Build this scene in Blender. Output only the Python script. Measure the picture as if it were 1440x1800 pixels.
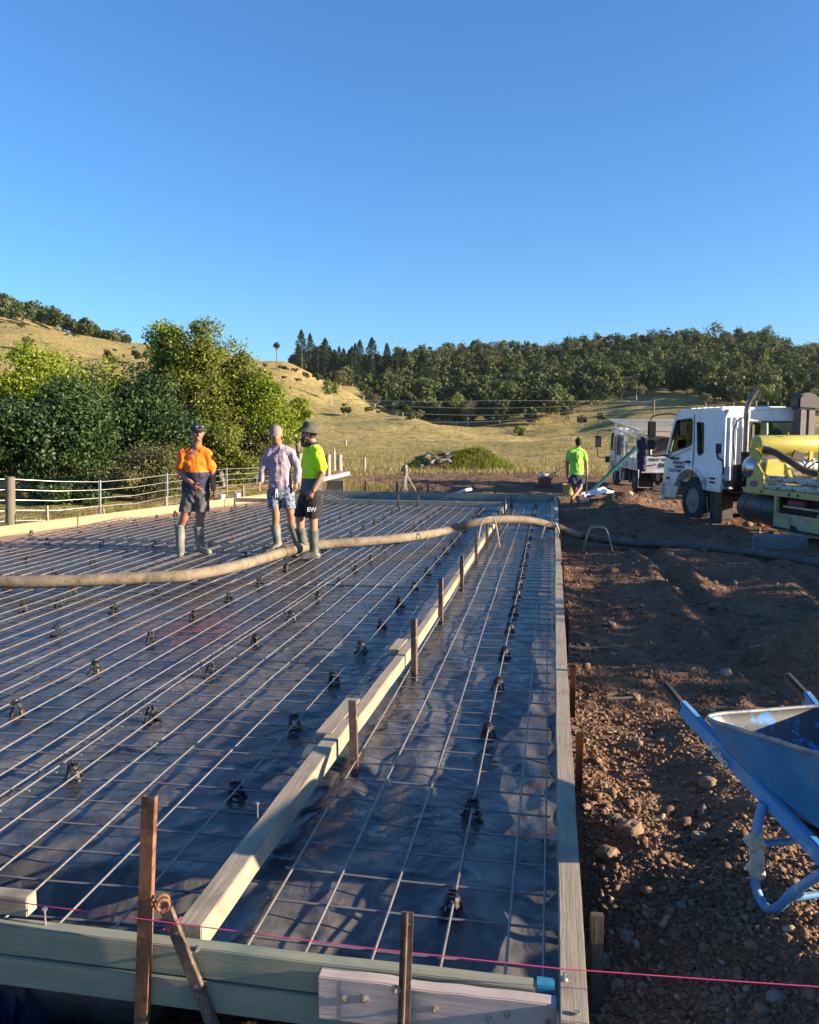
import bpy, bmesh, math, random
import numpy as np
from mathutils import Vector, Matrix, noise as mnoise
from mathutils.geometry import tessellate_polygon
for o in list(bpy.data.objects): bpy.data.objects.remove(o)
SC = bpy.context.scene
COL = SC.collection
rnd = random.Random(7)
R = math.radians
# ------------------------------------------------------------------ camera
H = 1.65
FPX, CX, CY, HOR = 1442.0, 720.0, 900.0, 757.0
PITCH = math.atan((CY-HOR)/FPX)
YAW = math.atan((969-CX)/FPX*math.cos(PITCH))
cam = bpy.data.cameras.new('camera'); cam_o = bpy.data.objects.new('camera', cam); COL.objects.link(cam_o)
cam_o.location = (0, 0, H); cam_o.rotation_euler = (math.pi/2-PITCH, 0, YAW)
cam.sensor_fit = 'HORIZONTAL'; cam.sensor_width = 36; cam.lens = 36*FPX/1440
cam.clip_start = 0.05; cam.clip_end = 6000
SC.camera = cam_o
# ------------------------------------------------------------------ sun and sky
SUN_EL, SUN_AZ = 14.5, 93.0          # azimuth clockwise from +Y
world = bpy.data.worlds.new("World"); SC.world = world; world.use_nodes = True
wn = world.node_tree; wn.nodes.clear()
sky = wn.nodes.new('ShaderNodeTexSky'); sky.sky_type = 'NISHITA'; sky.sun_disc = False
sky.sun_elevation = R(SUN_EL); sky.sun_rotation = R(SUN_AZ)
sky.altitude = 300; sky.air_density = 1.2; sky.dust_density = 0.15; sky.ozone_density = 7.6
bg = wn.nodes.new('ShaderNodeBackground'); bg.inputs['Strength'].default_value = 0.084
wo = wn.nodes.new('ShaderNodeOutputWorld')
wn.links.new(sky.outputs[0], bg.inputs['Color']); wn.links.new(bg.outputs[0], wo.inputs['Surface'])
sun = bpy.data.lights.new('sun', 'SUN'); sun.energy = 5.0; sun.angle = R(0.55); sun.color = (1.0, 0.80, 0.56)
sun_o = bpy.data.objects.new('sun', sun); COL.objects.link(sun_o)
sd = Vector((math.sin(R(SUN_AZ))*math.cos(R(SUN_EL)), math.cos(R(SUN_AZ))*math.cos(R(SUN_EL)), math.sin(R(SUN_EL))))
sun_o.rotation_euler = sd.to_track_quat('Z', 'Y').to_euler(); sun_o.location = (20, 0, 20)
SC.view_settings.view_transform = 'Standard'; SC.view_settings.look = 'None'
SC.view_settings.gamma = 1; SC.view_settings.exposure = 1.62
SC.render.engine = 'CYCLES'
SC.cycles.max_bounces = 6; SC.cycles.transparent_max_bounces = 8
# ------------------------------------------------------------------ calibration: a pixel of the photograph -> a point of the place
_fw = np.array([-math.sin(YAW)*math.cos(PITCH), math.cos(YAW)*math.cos(PITCH), -math.sin(PITCH)])
_rt = np.array([math.cos(YAW), math.sin(YAW), 0.0]); _up = np.cross(_rt, _fw); _C = np.array([0, 0, H])
_fh = np.array([-math.sin(YAW), math.cos(YAW), 0.0])
def ray(x, y): return _fw+_rt*(x-CX)/FPX-_up*(y-CY)/FPX
def at(x, y, z=0.0):
    d = ray(x, y); return Vector(_C+d*((z-H)/d[2]))
def aty(x, y, Y):
    d = ray(x, y); return Vector(_C+d*(Y/d[1]))
def atd(x, y, D):
    d = ray(x, y); return Vector(_C+d*(D/(d@_fh)))
def sd2w(s, d): return s*_rt[0]+d*_fh[0], s*_rt[1]+d*_fh[1]
# ------------------------------------------------------------------ object helpers
def tag(o, label=None, cat=None, group=None, kind=None):
    if label: o['label'] = label
    if cat: o['category'] = cat
    if group: o['group'] = group
    if kind: o['kind'] = kind
    return o
def empty(name, loc=(0,0,0), rz=0.0):
    o = bpy.data.objects.new(name, None); COL.objects.link(o); o.location = loc; o.rotation_euler = (0,0,rz)
    o.empty_display_size = .1
    return o
class MB:
    def __init__(s): s.v = []; s.f = []
    def add(s, vs, fs):
        b = len(s.v); s.v += [tuple(v) for v in vs]; s.f += [tuple(i+b for i in f) for f in fs]; return s
    def box(s, c, d, rot=None):
        x, y, z = d[0]/2, d[1]/2, d[2]/2
        vs = [Vector(p) for p in ((-x,-y,-z),(x,-y,-z),(x,y,-z),(-x,y,-z),(-x,-y,z),(x,-y,z),(x,y,z),(-x,y,z))]
        if rot is not None: vs = [rot @ v for v in vs]
        c = Vector(c)
        return s.add([v+c for v in vs], [(3,2,1,0),(4,5,6,7),(0,1,5,4),(1,2,6,5),(2,3,7,6),(3,0,4,7)])
    def beam(s, a, b, w, h, up=(0,0,1), seg=1, wob=0.0):
        a = Vector(a); b = Vector(b); d = (b-a); L = d.length; d.normalize(); up = Vector(up)
        sx = d.cross(up)
        if sx.length < 1e-4: sx = d.cross(Vector((1,0,0)))
        sx.normalize(); u = sx.cross(d)
        vs = []; fs = []
        for k in range(seg+1):
            c = a+d*L*k/seg+(sx*rnd.uniform(-wob,wob)+u*rnd.uniform(-wob,wob))*(0 < k < seg)
            for i, j in ((-1,-1),(1,-1),(1,1),(-1,1)): vs.append(c+sx*w/2*i+u*h/2*j)
        for k in range(seg):
            q = 4*k
            for i in range(4): fs.append((q+i, q+(i+1)%4, q+4+(i+1)%4, q+4+i))
        fs += [(3,2,1,0), (4*seg,4*seg+1,4*seg+2,4*seg+3)]
        return s.add(vs, fs)
    def tube(s, pts, r, n=8, cap=True, radii=None):
        pts = [Vector(p) for p in pts]; m = len(pts); vs = []; fs = []
        t0 = (pts[1]-pts[0]).normalized(); nrm = t0.orthogonal().normalized()
        for k, p in enumerate(pts):
            t = ((pts[min(k+1,m-1)]-pts[max(k-1,0)])).normalized()
            nrm = (nrm-t*nrm.dot(t)).normalized(); bn = t.cross(nrm); rr = radii[k] if radii else r
            for i in range(n):
                a = 2*math.pi*i/n; vs.append(p+nrm*math.cos(a)*rr+bn*math.sin(a)*rr)
        for k in range(m-1):
            for i in range(n): fs.append((k*n+i, k*n+(i+1)%n, (k+1)*n+(i+1)%n, (k+1)*n+i))
        if cap: fs += [tuple(range(n-1,-1,-1)), tuple((m-1)*n+i for i in range(n))]
        return s.add(vs, fs)
    def lathe(s, prof, n=24, origin=(0,0,0), axis='Z', cap=True):
        vs = []; fs = []; m = len(prof); o = Vector(origin)
        for (r, h) in prof:
            for i in range(n):
                a = 2*math.pi*i/n; p = (r*math.cos(a), r*math.sin(a), h)
                if axis == 'X': p = (p[2], p[0], p[1])
                if axis == 'Y': p = (p[1], p[2], p[0])
                vs.append(o+Vector(p))
        for k in range(m-1):
            for i in range(n): fs.append((k*n+i, k*n+(i+1)%n, (k+1)*n+(i+1)%n, (k+1)*n+i))
        if cap: fs += [tuple(range(n-1,-1,-1)), tuple((m-1)*n+i for i in range(n))]
        return s.add(vs, fs)
    def plate(s, outer, holes=(), t=0.02, frame=None):
        """outline(s) in 2D (u,v) extruded by t along w; frame maps (u,v,w) -> point"""
        fr = frame or (lambda u, v, w: (u, v, w))
        loops = [list(outer)]+[list(h) for h in holes]
        flat = [p for l in loops for p in l]; n = len(flat)
        tris = tessellate_polygon([[Vector((p[0], p[1], 0)) for p in l] for l in loops])
        vs = [fr(p[0], p[1], 0) for p in flat]+[fr(p[0], p[1], t) for p in flat]
        fs = [tuple(t_) for t_ in tris]+[tuple(i+n for i in reversed(t_)) for t_ in tris]
        b = 0
        for l in loops:
            k = len(l)
            for i in range(k): j = (i+1) % k; fs.append((b+i, b+j, n+b+j, n+b+i))
            b += k
        return s.add(vs, fs)
    def sphere(s, c, r, n=12, m=8):
        r = Vector(r) if hasattr(r, '__len__') else Vector((r,r,r)); c = Vector(c)
        pr = [(math.sin(math.pi*k/m), -math.cos(math.pi*k/m)) for k in range(m+1)]
        pr[0] = (0.02,-1); pr[-1] = (0.02,1); vs = []; fs = []
        for (q, h) in pr:
            for i in range(n): a = 2*math.pi*i/n; vs.append(c+Vector((q*math.cos(a)*r.x, q*math.sin(a)*r.y, h*r.z)))
        for k in range(m):
            for i in range(n): fs.append((k*n+i, k*n+(i+1)%n, (k+1)*n+(i+1)%n, (k+1)*n+i))
        fs += [tuple(range(n-1,-1,-1)), tuple(m*n+i for i in range(n))]
        return s.add(vs, fs)
    def build(s, name, mat, parent=None, smooth=False, bevel=0.0, loc=None, angle=40, fix=True):
        me = bpy.data.meshes.new(name); me.from_pydata(s.v, [], s.f)
        if fix:
            bm = bmesh.new(); bm.from_mesh(me); bmesh.ops.recalc_face_normals(bm, faces=bm.faces)
            if bevel > 0:
                es = [e for e in bm.edges if len(e.link_faces) == 2 and e.calc_face_angle(0) > R(35)]
                bmesh.ops.bevel(bm, geom=es, offset=bevel, segments=2, affect='EDGES', clamp_overlap=True)
            bm.to_mesh(me); bm.free()
        o = bpy.data.objects.new(name, me); COL.objects.link(o)
        if mat:
            for m in (mat if isinstance(mat, (list, tuple)) else [mat]): me.materials.append(m)
        if smooth or bevel > 0:
            me.polygons.foreach_set('use_smooth', [True]*len(me.polygons))
            try: me.set_sharp_from_angle(angle=R(angle))
            except Exception: pass
        if parent: o.parent = parent
        if loc is not None: o.location = loc
        me.update(); return o
def np_mesh(name, V, F, mat, parent=None, smooth=False, uv=None):
    V = np.asarray(V, np.float32); F = np.asarray(F, np.int32); k = F.shape[1]
    me = bpy.data.meshes.new(name)
    me.vertices.add(len(V)); me.vertices.foreach_set('co', V.ravel())
    me.loops.add(F.size); me.loops.foreach_set('vertex_index', F.ravel())
    me.polygons.add(len(F)); me.polygons.foreach_set('loop_start', np.arange(0, F.size, k, dtype=np.int32))
    me.polygons.foreach_set('loop_total', np.full(len(F), k, np.int32))
    if smooth: me.polygons.foreach_set('use_smooth', np.ones(len(F), bool))
    me.update(calc_edges=True); me.validate()
    me.materials.append(mat)
    o = bpy.data.objects.new(name, me); COL.objects.link(o)
    if parent: o.parent = parent
    return o
def copy_tree(o, parent=None):
    c = o.copy(); COL.objects.link(c); c.parent = parent
    for ch in o.children: copy_tree(ch, c)
    return c
def recenter(o, base):
    """move a single-mesh thing's origin to its base"""
    b = Vector(base); o.data.transform(Matrix.Translation(-b)); o.location = b; return o
# value noise, vectorised
def _hash(i, j, s):
    h = (i.astype(np.int64)*374761393+j.astype(np.int64)*668265263+s*2147483647) & 0xffffffff
    h = ((h ^ (h >> 13))*1274126177) & 0xffffffff
    h = (h ^ (h >> 16))
    return (h & 0xffff)/65535.0
def vn(x, y, s=0):
    xi = np.floor(x); yi = np.floor(y); fx = x-xi; fy = y-yi
    fx = fx*fx*(3-2*fx); fy = fy*fy*(3-2*fy); xi = xi.astype(np.int64); yi = yi.astype(np.int64)
    a = _hash(xi, yi, s); b = _hash(xi+1, yi, s); c = _hash(xi, yi+1, s); d = _hash(xi+1, yi+1, s)
    return (a*(1-fx)+b*fx)*(1-fy)+(c*(1-fx)+d*fx)*fy-0.5
def fbm(x, y, sc, octv=4, gain=.5, s=0):
    x = np.asarray(x, float); y = np.asarray(y, float)
    t = 0; a = 1; f = 1/sc
    for k in range(octv):
        c, q = math.cos(k*1.1), math.sin(k*1.1)
        t = t+a*vn((x*c-y*q)*f+k*17.3, (x*q+y*c)*f-k*9.1, s+k); a *= gain; f *= 2.03
    return t
# ------------------------------------------------------------------ materials
def new_mat(name):
    m = bpy.data.materials.new(name); m.use_nodes = True; nt = m.node_tree
    return m, nt, nt.nodes['Principled BSDF']
def N(nt, t, **kw):
    n = nt.nodes.new(t)
    for k, v in kw.items():
        if k in n.inputs: n.inputs[k].default_value = v
        else: setattr(n, k, v)
    return n
def noise_node(nt, scale, detail=4, rough=.55, dist=0.0, stretch=None, coord='Object'):
    tc = nt.nodes.new('ShaderNodeTexCoord'); n = nt.nodes.new('ShaderNodeTexNoise')
    n.inputs['Scale'].default_value = scale; n.inputs['Detail'].default_value = detail
    n.inputs['Roughness'].default_value = rough; n.inputs['Distortion'].default_value = dist
    src = tc.outputs[coord]
    if stretch:
        mp = nt.nodes.new('ShaderNodeMapping'); mp.inputs['Scale'].default_value = stretch
        nt.links.new(src, mp.inputs[0]); src = mp.outputs[0]
    nt.links.new(src, n.inputs['Vector']); return n
def ramp(nt, src, stops):
    r = nt.nodes.new('ShaderNodeValToRGB'); e = r.color_ramp.elements
    while len(e) < len(stops): e.new(0.5)
    for k, (p, c) in enumerate(stops):
        e[k].position = p; e[k].color = (*c, 1) if hasattr(c, '__len__') else (c, c, c, 1)
    nt.links.new(src, r.inputs[0]); return r.outputs[0]
def mixc(nt, fac, a, b, mode='MIX'):
    m = nt.nodes.new('ShaderNodeMix'); m.data_type = 'RGBA'; m.blend_type = mode
    for sock, v in ((m.inputs[0], fac), (m.inputs[6], a), (m.inputs[7], b)):
        if hasattr(v, 'is_output') or isinstance(v, bpy.types.NodeSocket): nt.links.new(v, sock)
        else: sock.default_value = (*v, 1) if hasattr(v, '__len__') else v
    return m.outputs[2]
def bump(nt, b, src, strength=.3, dist=.01, chain=None):
    n = nt.nodes.new('ShaderNodeBump'); n.inputs['Strength'].default_value = strength; n.inputs['Distance'].default_value = dist
    nt.links.new(src, n.inputs['Height'])
    if chain: nt.links.new(chain, n.inputs['Normal'])
    if b: nt.links.new(n.outputs[0], b.inputs['Normal'])
    return n.outputs[0]
def simple(name, c, rough=.5, metal=0.0, c2=None, sc=8, lo=.35, hi=.65, dirt=None, dsc=3, dlo=.5, dhi=.7, bs=0.0, bsc=40, bd=.003, stretch=None, spec=None, coat=0, trans=0):
    m, nt, b = new_mat(name); b.inputs['Roughness'].default_value = rough; b.inputs['Metallic'].default_value = metal
    col = c
    if c2 is not None:
        n = noise_node(nt, sc, 5, .6, .2, stretch); f = ramp(nt, n.outputs[0], [(lo, 0.0), (hi, 1.0)])
        col = mixc(nt, f, c, c2)
    if dirt is not None:
        n = noise_node(nt, dsc, 6, .65, .4); f = ramp(nt, n.outputs[0], [(dlo, 0.0), (dhi, 1.0)])
        col = mixc(nt, f, col, dirt)
    if isinstance(col, bpy.types.NodeSocket): nt.links.new(col, b.inputs['Base Color'])
    else: b.inputs['Base Color'].default_value = (*col, 1)
    if bs > 0:
        n = noise_node(nt, bsc, 5, .6, 0, stretch); bump(nt, b, n.outputs[0], bs, bd)
    if spec is not None: b.inputs['Specular IOR Level'].default_value = spec
    if coat: b.inputs['Coat Weight'].default_value = coat
    return m
def timber(name, c, c2, dark, axis='Y', rough=.8, bs=.5, blot=None):
    """weathered board: grain runs along the given axis"""
    m, nt, b = new_mat(name); b.inputs['Roughness'].default_value = rough
    st = {'X': (1.2, 26, 26), 'Y': (26, 1.2, 26), 'Z': (26, 26, 1.2)}[axis]
    g = noise_node(nt, 2.2, 6, .65, .6, st); st2 = tuple(v*3.2 for v in st); g2 = noise_node(nt, 2.0, 4, .6, .2, st2)
    w = noise_node(nt, 4.5, 5, .6, .3)
    col = mixc(nt, ramp(nt, g.outputs[0], [(.3, 0.0), (.7, 1.0)]), c, c2)
    col = mixc(nt, ramp(nt, g2.outputs[0], [(.60, 0.0), (.78, .7)]), col, dark)
    col = mixc(nt, ramp(nt, w.outputs[0], [(.50, 0.0), (.72, .75)]), col, blot if blot else dark)
    nt.links.new(col, b.inputs['Base Color'])
    x = bump(nt, None, g.outputs[0], bs, .004); bump(nt, b, g2.outputs[0], bs, .0015, chain=x)
    return m
def leaf_mat(name, c, c2, c3=None, trans=.35, rough=.5, nsc=1.2, spec=.25):
    m, nt, b = new_mat(name); nt.nodes.remove(b)
    out = nt.nodes['Material Output']
    geo = nt.nodes.new('ShaderNodeNewGeometry'); n = noise_node(nt, nsc, 3, .6)
    col = mixc(nt, ramp(nt, n.outputs[0], [(.36, 0.0), (.64, 1.0)]), c, c2)
    if c3: col = mixc(nt, ramp(nt, geo.outputs['Random Per Island'], [(.6, 0.0), (1.0, 1.0)]), col, c3)
    hv = nt.nodes.new('ShaderNodeHueSaturation'); nt.links.new(col, hv.inputs['Color'])
    mr = nt.nodes.new('ShaderNodeMapRange'); mr.inputs[3].default_value = .74; mr.inputs[4].default_value = 1.28
    nt.links.new(geo.outputs['Random Per Island'], mr.inputs[0]); nt.links.new(mr.outputs[0], hv.inputs['Value'])
    d = nt.nodes.new('ShaderNodeBsdfPrincipled'); d.inputs['Roughness'].default_value = rough; d.inputs['Specular IOR Level'].default_value = spec
    t = nt.nodes.new('ShaderNodeBsdfTranslucent'); mx = nt.nodes.new('ShaderNodeMixShader'); mx.inputs[0].default_value = trans
    nt.links.new(hv.outputs[0], d.inputs['Base Color']); nt.links.new(hv.outputs[0], t.inputs['Color'])
    nt.links.new(d.outputs[0], mx.inputs[1]); nt.links.new(t.outputs[0], mx.inputs[2]); nt.links.new(mx.outputs[0], out.inputs['Surface'])
    return m
# ------------------------------------------------------------------ terrain
KX = np.array([-900, 0, 250, 400, 500, 600, 700, 850, 1000, 1150, 1300, 1440, 1700, 2300], float)
KD = np.array([38, 80, 150, 220, 300, 380, 480, 600, 750, 1200], float)
KY = np.array([
 [831, 800, 740, 680, 620, 580, 560, 530, 520, 570],
 [831, 803, 748, 693, 640, 600, 575, 552, 540, 600],
 [831, 805, 758, 712, 665, 635, 617, 606, 625, 660],
 [831, 806, 765, 722, 680, 648, 630, 622, 640, 680],
 [831, 807, 772, 732, 690, 660, 645, 640, 655, 690],
 [831, 808, 782, 745, 705, 683, 690, 660, 648, 690],
 [831, 809, 788, 748, 720, 735, 712, 668, 640, 680],
 [831, 811, 785, 766, 782, 745, 705, 668, 632, 690],
 [831, 812, 776, 790, 768, 735, 700, 662, 630, 690],
 [831, 812, 776, 792, 742, 705, 690, 652, 618, 690],
 [831, 812, 778, 786, 728, 704, 680, 645, 612, 690],
 [831, 812, 778, 775, 738, 715, 690, 660, 640, 690],
 [831, 812, 780, 770, 740, 700, 670, 650, 640, 690],
 [831, 812, 780, 762, 725, 690, 650, 640, 650, 690]], float)
def zof(ypx, D):
    t = (ypx-CY)/FPX
    sl = (-math.sin(PITCH)-math.cos(PITCH)*t)/(math.cos(PITCH)-math.sin(PITCH)*t)
    return H+sl*D
KZ = zof(KY, KD[None, :])
def terrain(s, d):
    """height at lateral s, depth d in the camera-aligned horizontal frame"""
    s = np.asarray(s, float); d = np.asarray(d, float)
    dc = np.clip(d, 38, 1200); px = np.clip(CX+FPX*s/np.maximum(dc, 1), KX[0], KX[-1])
    i = np.clip(np.searchsorted(KX, px)-1, 0, len(KX)-2); j = np.clip(np.searchsorted(KD, dc)-1, 0, len(KD)-2)
    u = (px-KX[i])/(KX[i+1]-KX[i]); v = (dc-KD[j])/(KD[j+1]-KD[j])
    us = u*u*(3-2*u)*.6+u*.4; vs = v
    z = (KZ[i,j]*(1-us)+KZ[i+1,j]*us)*(1-vs)+(KZ[i,j+1]*(1-us)+KZ[i+1,j+1]*us)*vs
    z = np.where(d < 38, -0.30, z)
    far = np.clip((d-40)/120, 0, 1)
    z = z+far*(fbm(s, d, 60, 4, .5, 3)*5*np.clip(d/300, 0, 1.3)+fbm(s, d, 9, 3, .5, 5)*.6)
    return z
def piles(x, y):
    z = 0
    for (cx, cy, rx, ry, h) in ((1.75, 17.4, .8, 1.2, .22), (1.3, 18.6, .6, .8, .16), (1.75, 21.3, .9, .9, .42), (1.9, 7.3, .9, 1.5, .12),
                                (2.45, 6.5, .9, .5, .40), (3.4, 6.7, .9, .7, .45), (1.2, 6.3, .5, .4, .10), (1.1, 9.3, .6, 1.2, .16), (2.2, 10.8, 1.2, 1.0, .16),
                                (.33, 3.4, .22, .7, .10), (-.75, 1.98, .75, .13, .16), (-4, 22.5, 4, .8, .08), (3.0, 22.5, 1.2, 1.0, .3)):
        q = ((x-cx)/rx)**2+((y-cy)/ry)**2
        z = z+h*np.exp(-q*1.3)*(1+.5*fbm(x, y, .35, 3, .6, 11))
    for x0, sl in ((1.55, .02), (3.05, .03)):
        u = x-x0-sl*(y-8)-.12*np.sin(y*.35); m_ = np.clip((y-5.5)/2, 0, 1)*np.clip((17-y)/2, 0, 1)
        z = z+m_*(-.07*np.exp(-(u/.13)**2)+.045*np.exp(-((np.abs(u)-.24)/.09)**2)+.012*np.sin(y*42)*np.exp(-(u/.11)**2))
    return z
def ground_z(x, y):
    """world x, y (near zone) -> height"""
    x = np.asarray(x, float); y = np.asarray(y, float)
    s = x*_rt[0]+y*_rt[1]; d = x*_fh[0]+y*_fh[1]
    z = terrain(s, d)
    near = np.clip(1-(d-30)/15, 0, 1)
    rel = fbm(x, y, 2.6, 4, .5, 21)*.10+fbm(x, y, .7, 4, .62, 31)*.085
    z = z+near*(rel+piles(x, y))
    zr = -0.25+.03*np.exp(-np.clip(x-.15, 0, 9)/.35)+.20*np.clip((x-.35)/.5, 0, 1)*np.clip((6.0-y)/2.5, 0, 1)      # right of the form the soil is banked up a little
    wr = np.clip((x+.05)/.1, 0, 1)*np.clip((22-y)/4, 0, 1)
    z = z+(zr+.30)*wr*near
    # under the slab: keep well below the plastic
    ins = (x < .10) & (x > -9.2) & (y > 2.2) & (y < 19.7)
    z = np.where(ins, np.minimum(z, -.30), z)
    return z
def spaced(lo, hi, d0, g, c0, c1):
    """grid lines: step d0 inside [c0,c1], growing by g outside"""
    a = list(np.arange(c0, c1, d0)); st = d0
    while a[-1] < hi: st *= g; a.append(a[-1]+st)
    st = d0; b = []; x = c0
    while x > lo: st *= g; x -= st; b.append(x)
    return np.array(b[::-1]+a)
S = spaced(-1500, 1500, .03, 1.028, .2, 2.6); D = spaced(-60, 1300, .03, 1.013, 1.8, 4.6)
Sg, Dg = np.meshgrid(S, D); Xg, Yg = Sg*_rt[0]+Dg*_fh[0], Sg*_rt[1]+Dg*_fh[1]
Zg = ground_z(Xg, Yg)
nx, ny = len(S), len(D); idx = np.arange(nx*ny).reshape(ny, nx)
F = np.stack([idx[:-1,:-1], idx[:-1,1:], idx[1:,1:], idx[1:,:-1]], -1).reshape(-1, 4)
def ground_material():
    m, nt, b = new_mat('soil_and_pasture'); b.inputs['Roughness'].default_value = .95; b.inputs['Specular IOR Level'].default_value = .12
    n1 = noise_node(nt, 1.1, 7, .65, .3); n2 = noise_node(nt, 7, 6, .65, .2); n3 = noise_node(nt, 38, 4, .6)
    soil = mixc(nt, ramp(nt, n1.outputs[0], [(.35, 0.0), (.65, 1.0)]), (.125, .075, .046), (.220, .125, .072))
    soil = mixc(nt, ramp(nt, n2.outputs[0], [(.45, 0.0), (.75, 1.0)]), soil, (.26, .17, .11))
    soil = mixc(nt, ramp(nt, n3.outputs[0], [(.30, .55), (.5, 0.0)]), soil, (.07, .046, .032))
    g1 = noise_node(nt, .035, 6, .6, .4); g2 = noise_node(nt, .5, 7, .68, .2); g3 = noise_node(nt, .16, 7, .68, .6, (1, 3.5, 1))
    gr = mixc(nt, ramp(nt, g1.outputs[0], [(.36, 0.0), (.62, 1.0)]), (.215, .205, .055), (.345, .260, .095))
    gr = mixc(nt, ramp(nt, g3.outputs[0], [(.42, 0.0), (.60, .85)]), gr, (.42, .32, .14))
    gr = mixc(nt, ramp(nt, g2.outputs[0], [(.36, .85), (.52, 0.0)]), gr, (.095, .095, .032))
    # pad edge: depth of about 30 to 36 m, broken by noise
    tc = nt.nodes.new('ShaderNodeTexCoord'); dp = nt.nodes.new('ShaderNodeVectorMath'); dp.operation = 'DOT_PRODUCT'
    dp.inputs[1].default_value = (_fh[0], _fh[1], 0); nt.links.new(tc.outputs['Object'], dp.inputs[0])
    ed = noise_node(nt, .22, 7, .7, .3)
    ma = nt.nodes.new('ShaderNodeMath'); ma.operation = 'MULTIPLY_ADD'; ma.inputs[1].default_value = 26; nt.links.new(ed.outputs[0], ma.inputs[0])
    nt.links.new(dp.outputs['Value'], ma.inputs[2])
    mr = nt.nodes.new('ShaderNodeMapRange'); mr.inputs[1].default_value = 50; mr.inputs[2].default_value = 54; nt.links.new(ma.outputs[0], mr.inputs[0])
    # left of the slab it is grass already
    sx = nt.nodes.new('ShaderNodeSeparateXYZ'); nt.links.new(tc.outputs['Object'], sx.inputs[0])
    mr2 = nt.nodes.new('ShaderNodeMapRange'); mr2.inputs[1].default_value = -7.0; mr2.inputs[2].default_value = -9.0; nt.links.new(sx.outputs[0], mr2.inputs[0])
    mx = nt.nodes.new('ShaderNodeMath'); mx.operation = 'MAXIMUM'; nt.links.new(mr.outputs[0], mx.inputs[0]); nt.links.new(mr2.outputs[0], mx.inputs[1])
    col = mixc(nt, mx.outputs[0], soil, gr); nt.links.new(col, b.inputs['Base Color'])
    x = bump(nt, None, n2.outputs[0], .6, .05); x = bump(nt, None, n3.outputs[0], .8, .015, chain=x); bump(nt, b, g2.outputs[0], .8, .9, chain=x)
    return m
M_ground = ground_material()
ground = np_mesh('ground', np.stack([Xg, Yg, Zg], -1).reshape(-1, 3), F, M_ground, smooth=True)
tag(ground, kind='structure')
# ------------------------------------------------------------------ loose stones
ICO_V = []; ICO_F = []
_b = bmesh.new(); bmesh.ops.create_icosphere(_b, subdivisions=1, radius=1); _b.verts.ensure_lookup_table()
ICO_V = np.array([v.co[:] for v in _b.verts]); ICO_F = np.array([[v.index for v in f.verts] for f in _b.faces]); _b.free()
def stones(name, X, Y, S_, mat, seed, sink=.25, flat=.7):
    g = np.random.default_rng(seed); n = len(X); Z = ground_z(X, Y)
    V = np.repeat(ICO_V[None], n, 0)*(1+g.uniform(-.40, .34, (n, len(ICO_V), 1)))
    sc = np.stack([g.uniform(.7, 1.3, n), g.uniform(.7, 1.2, n), g.uniform(.45, .9, n)*flat/.7], -1)*S_[:, None]
    V = V*sc[:, None, :]; a = g.uniform(0, 6.28, n); c, s_ = np.cos(a)[:, None], np.sin(a)[:, None]
    tl = g.uniform(-.5, .5, n)[:, None]; zz = V[..., 2]+V[..., 0]*tl
    X2 = V[..., 0]*c-V[..., 1]*s_; Y2 = V[..., 0]*s_+V[..., 1]*c
    V = np.stack([X2+X[:, None], Y2+Y[:, None], zz+(Z+S_*sink)[:, None]], -1).reshape(-1, 3)
    Fq = (ICO_F[None]+(np.arange(n)*len(ICO_V))[:, None, None]).reshape(-1, 3)
    return np_mesh(name, V, Fq, mat)
def stone_mat(name, c, c2, c3):
    m, nt, b = new_mat(name); b.inputs['Roughness'].default_value = .92; b.inputs['Specular IOR Level'].default_value = .15
    geo = nt.nodes.new('ShaderNodeNewGeometry')
    col = ramp(nt, geo.outputs['Random Per Island'], [(0, c), (.5, c2), (.93, c2), (1, c3)])
    n = noise_node(nt, 60, 4); col = mixc(nt, ramp(nt, n.outputs[0], [(.4, 0.0), (.7, .5)]), col, (.07, .05, .035))
    nt.links.new(col, b.inputs['Base Color']); bump(nt, b, n.outputs[0], .5, .004); return m
M_grav = stone_mat('gravel', (.125, .076, .047), (.235, .145, .090), (.36, .30, .24))
g = np.random.default_rng(5)
def scatter(n, x0, x1, y0, y1, p=1.0):
    """denser towards the camera"""
    u = g.uniform(0, 1, n); y = y0*(y1/y0)**(u**p); x = x0+(x1-x0)*g.uniform(0, 1, n)*np.clip(.35*y+.3, 0, 1e9)/(.35*y1+.3)*1.0
    return x, y
Xs, Ys = scatter(52000, .17, 4.6, 1.7, 11.5, 1.0); kk = g.uniform(0, 1, len(Xs)) < np.clip(1.15-(Ys-3.2)*.33, .16, 1)*np.clip(1+1.6*fbm(Xs, Ys, .8, 3, .5, 15), .1, 1.2); Xs, Ys = Xs[kk], Ys[kk]; Ss = np.minimum(g.lognormal(math.log(.0056), .52, len(Xs)), .028)*(1+.07*np.clip(Ys-3, 0, 9))
Xa, Ya = scatter(1500, .2, 8.5, 2.0, 24, 1.0); Sa = g.lognormal(math.log(.012), .4, len(Xa))*(1+.10*np.clip(Ya-3, 0, 20))
Xb = g.uniform(-1.9, .1, 900); Yb = g.uniform(1.45, 2.1, 900); Sb = g.lognormal(math.log(.014), .5, 900)
grav = stones('gravel', np.concatenate([Xs, Xa, Xb]), np.concatenate([Ys, Ya, Yb]), np.concatenate([Ss, Sa, Sb]), M_grav, 9)
tag(grav, 'loose brown gravel and clods of soil over the site', 'gravel', kind='stuff')
M_rock = simple('sandstone_rock', (.20, .115, .065), .9, c2=(.28, .20, .14), sc=9, dirt=(.09,.06,.04), dsc=14, bs=.8, bsc=25, bd=.012)
M_rockg = simple('grey_rock', (.14, .12, .10), .9, c2=(.24, .21, .17), sc=9, dirt=(.09,.06,.04), dsc=14, bs=.8, bsc=25, bd=.012)
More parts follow.
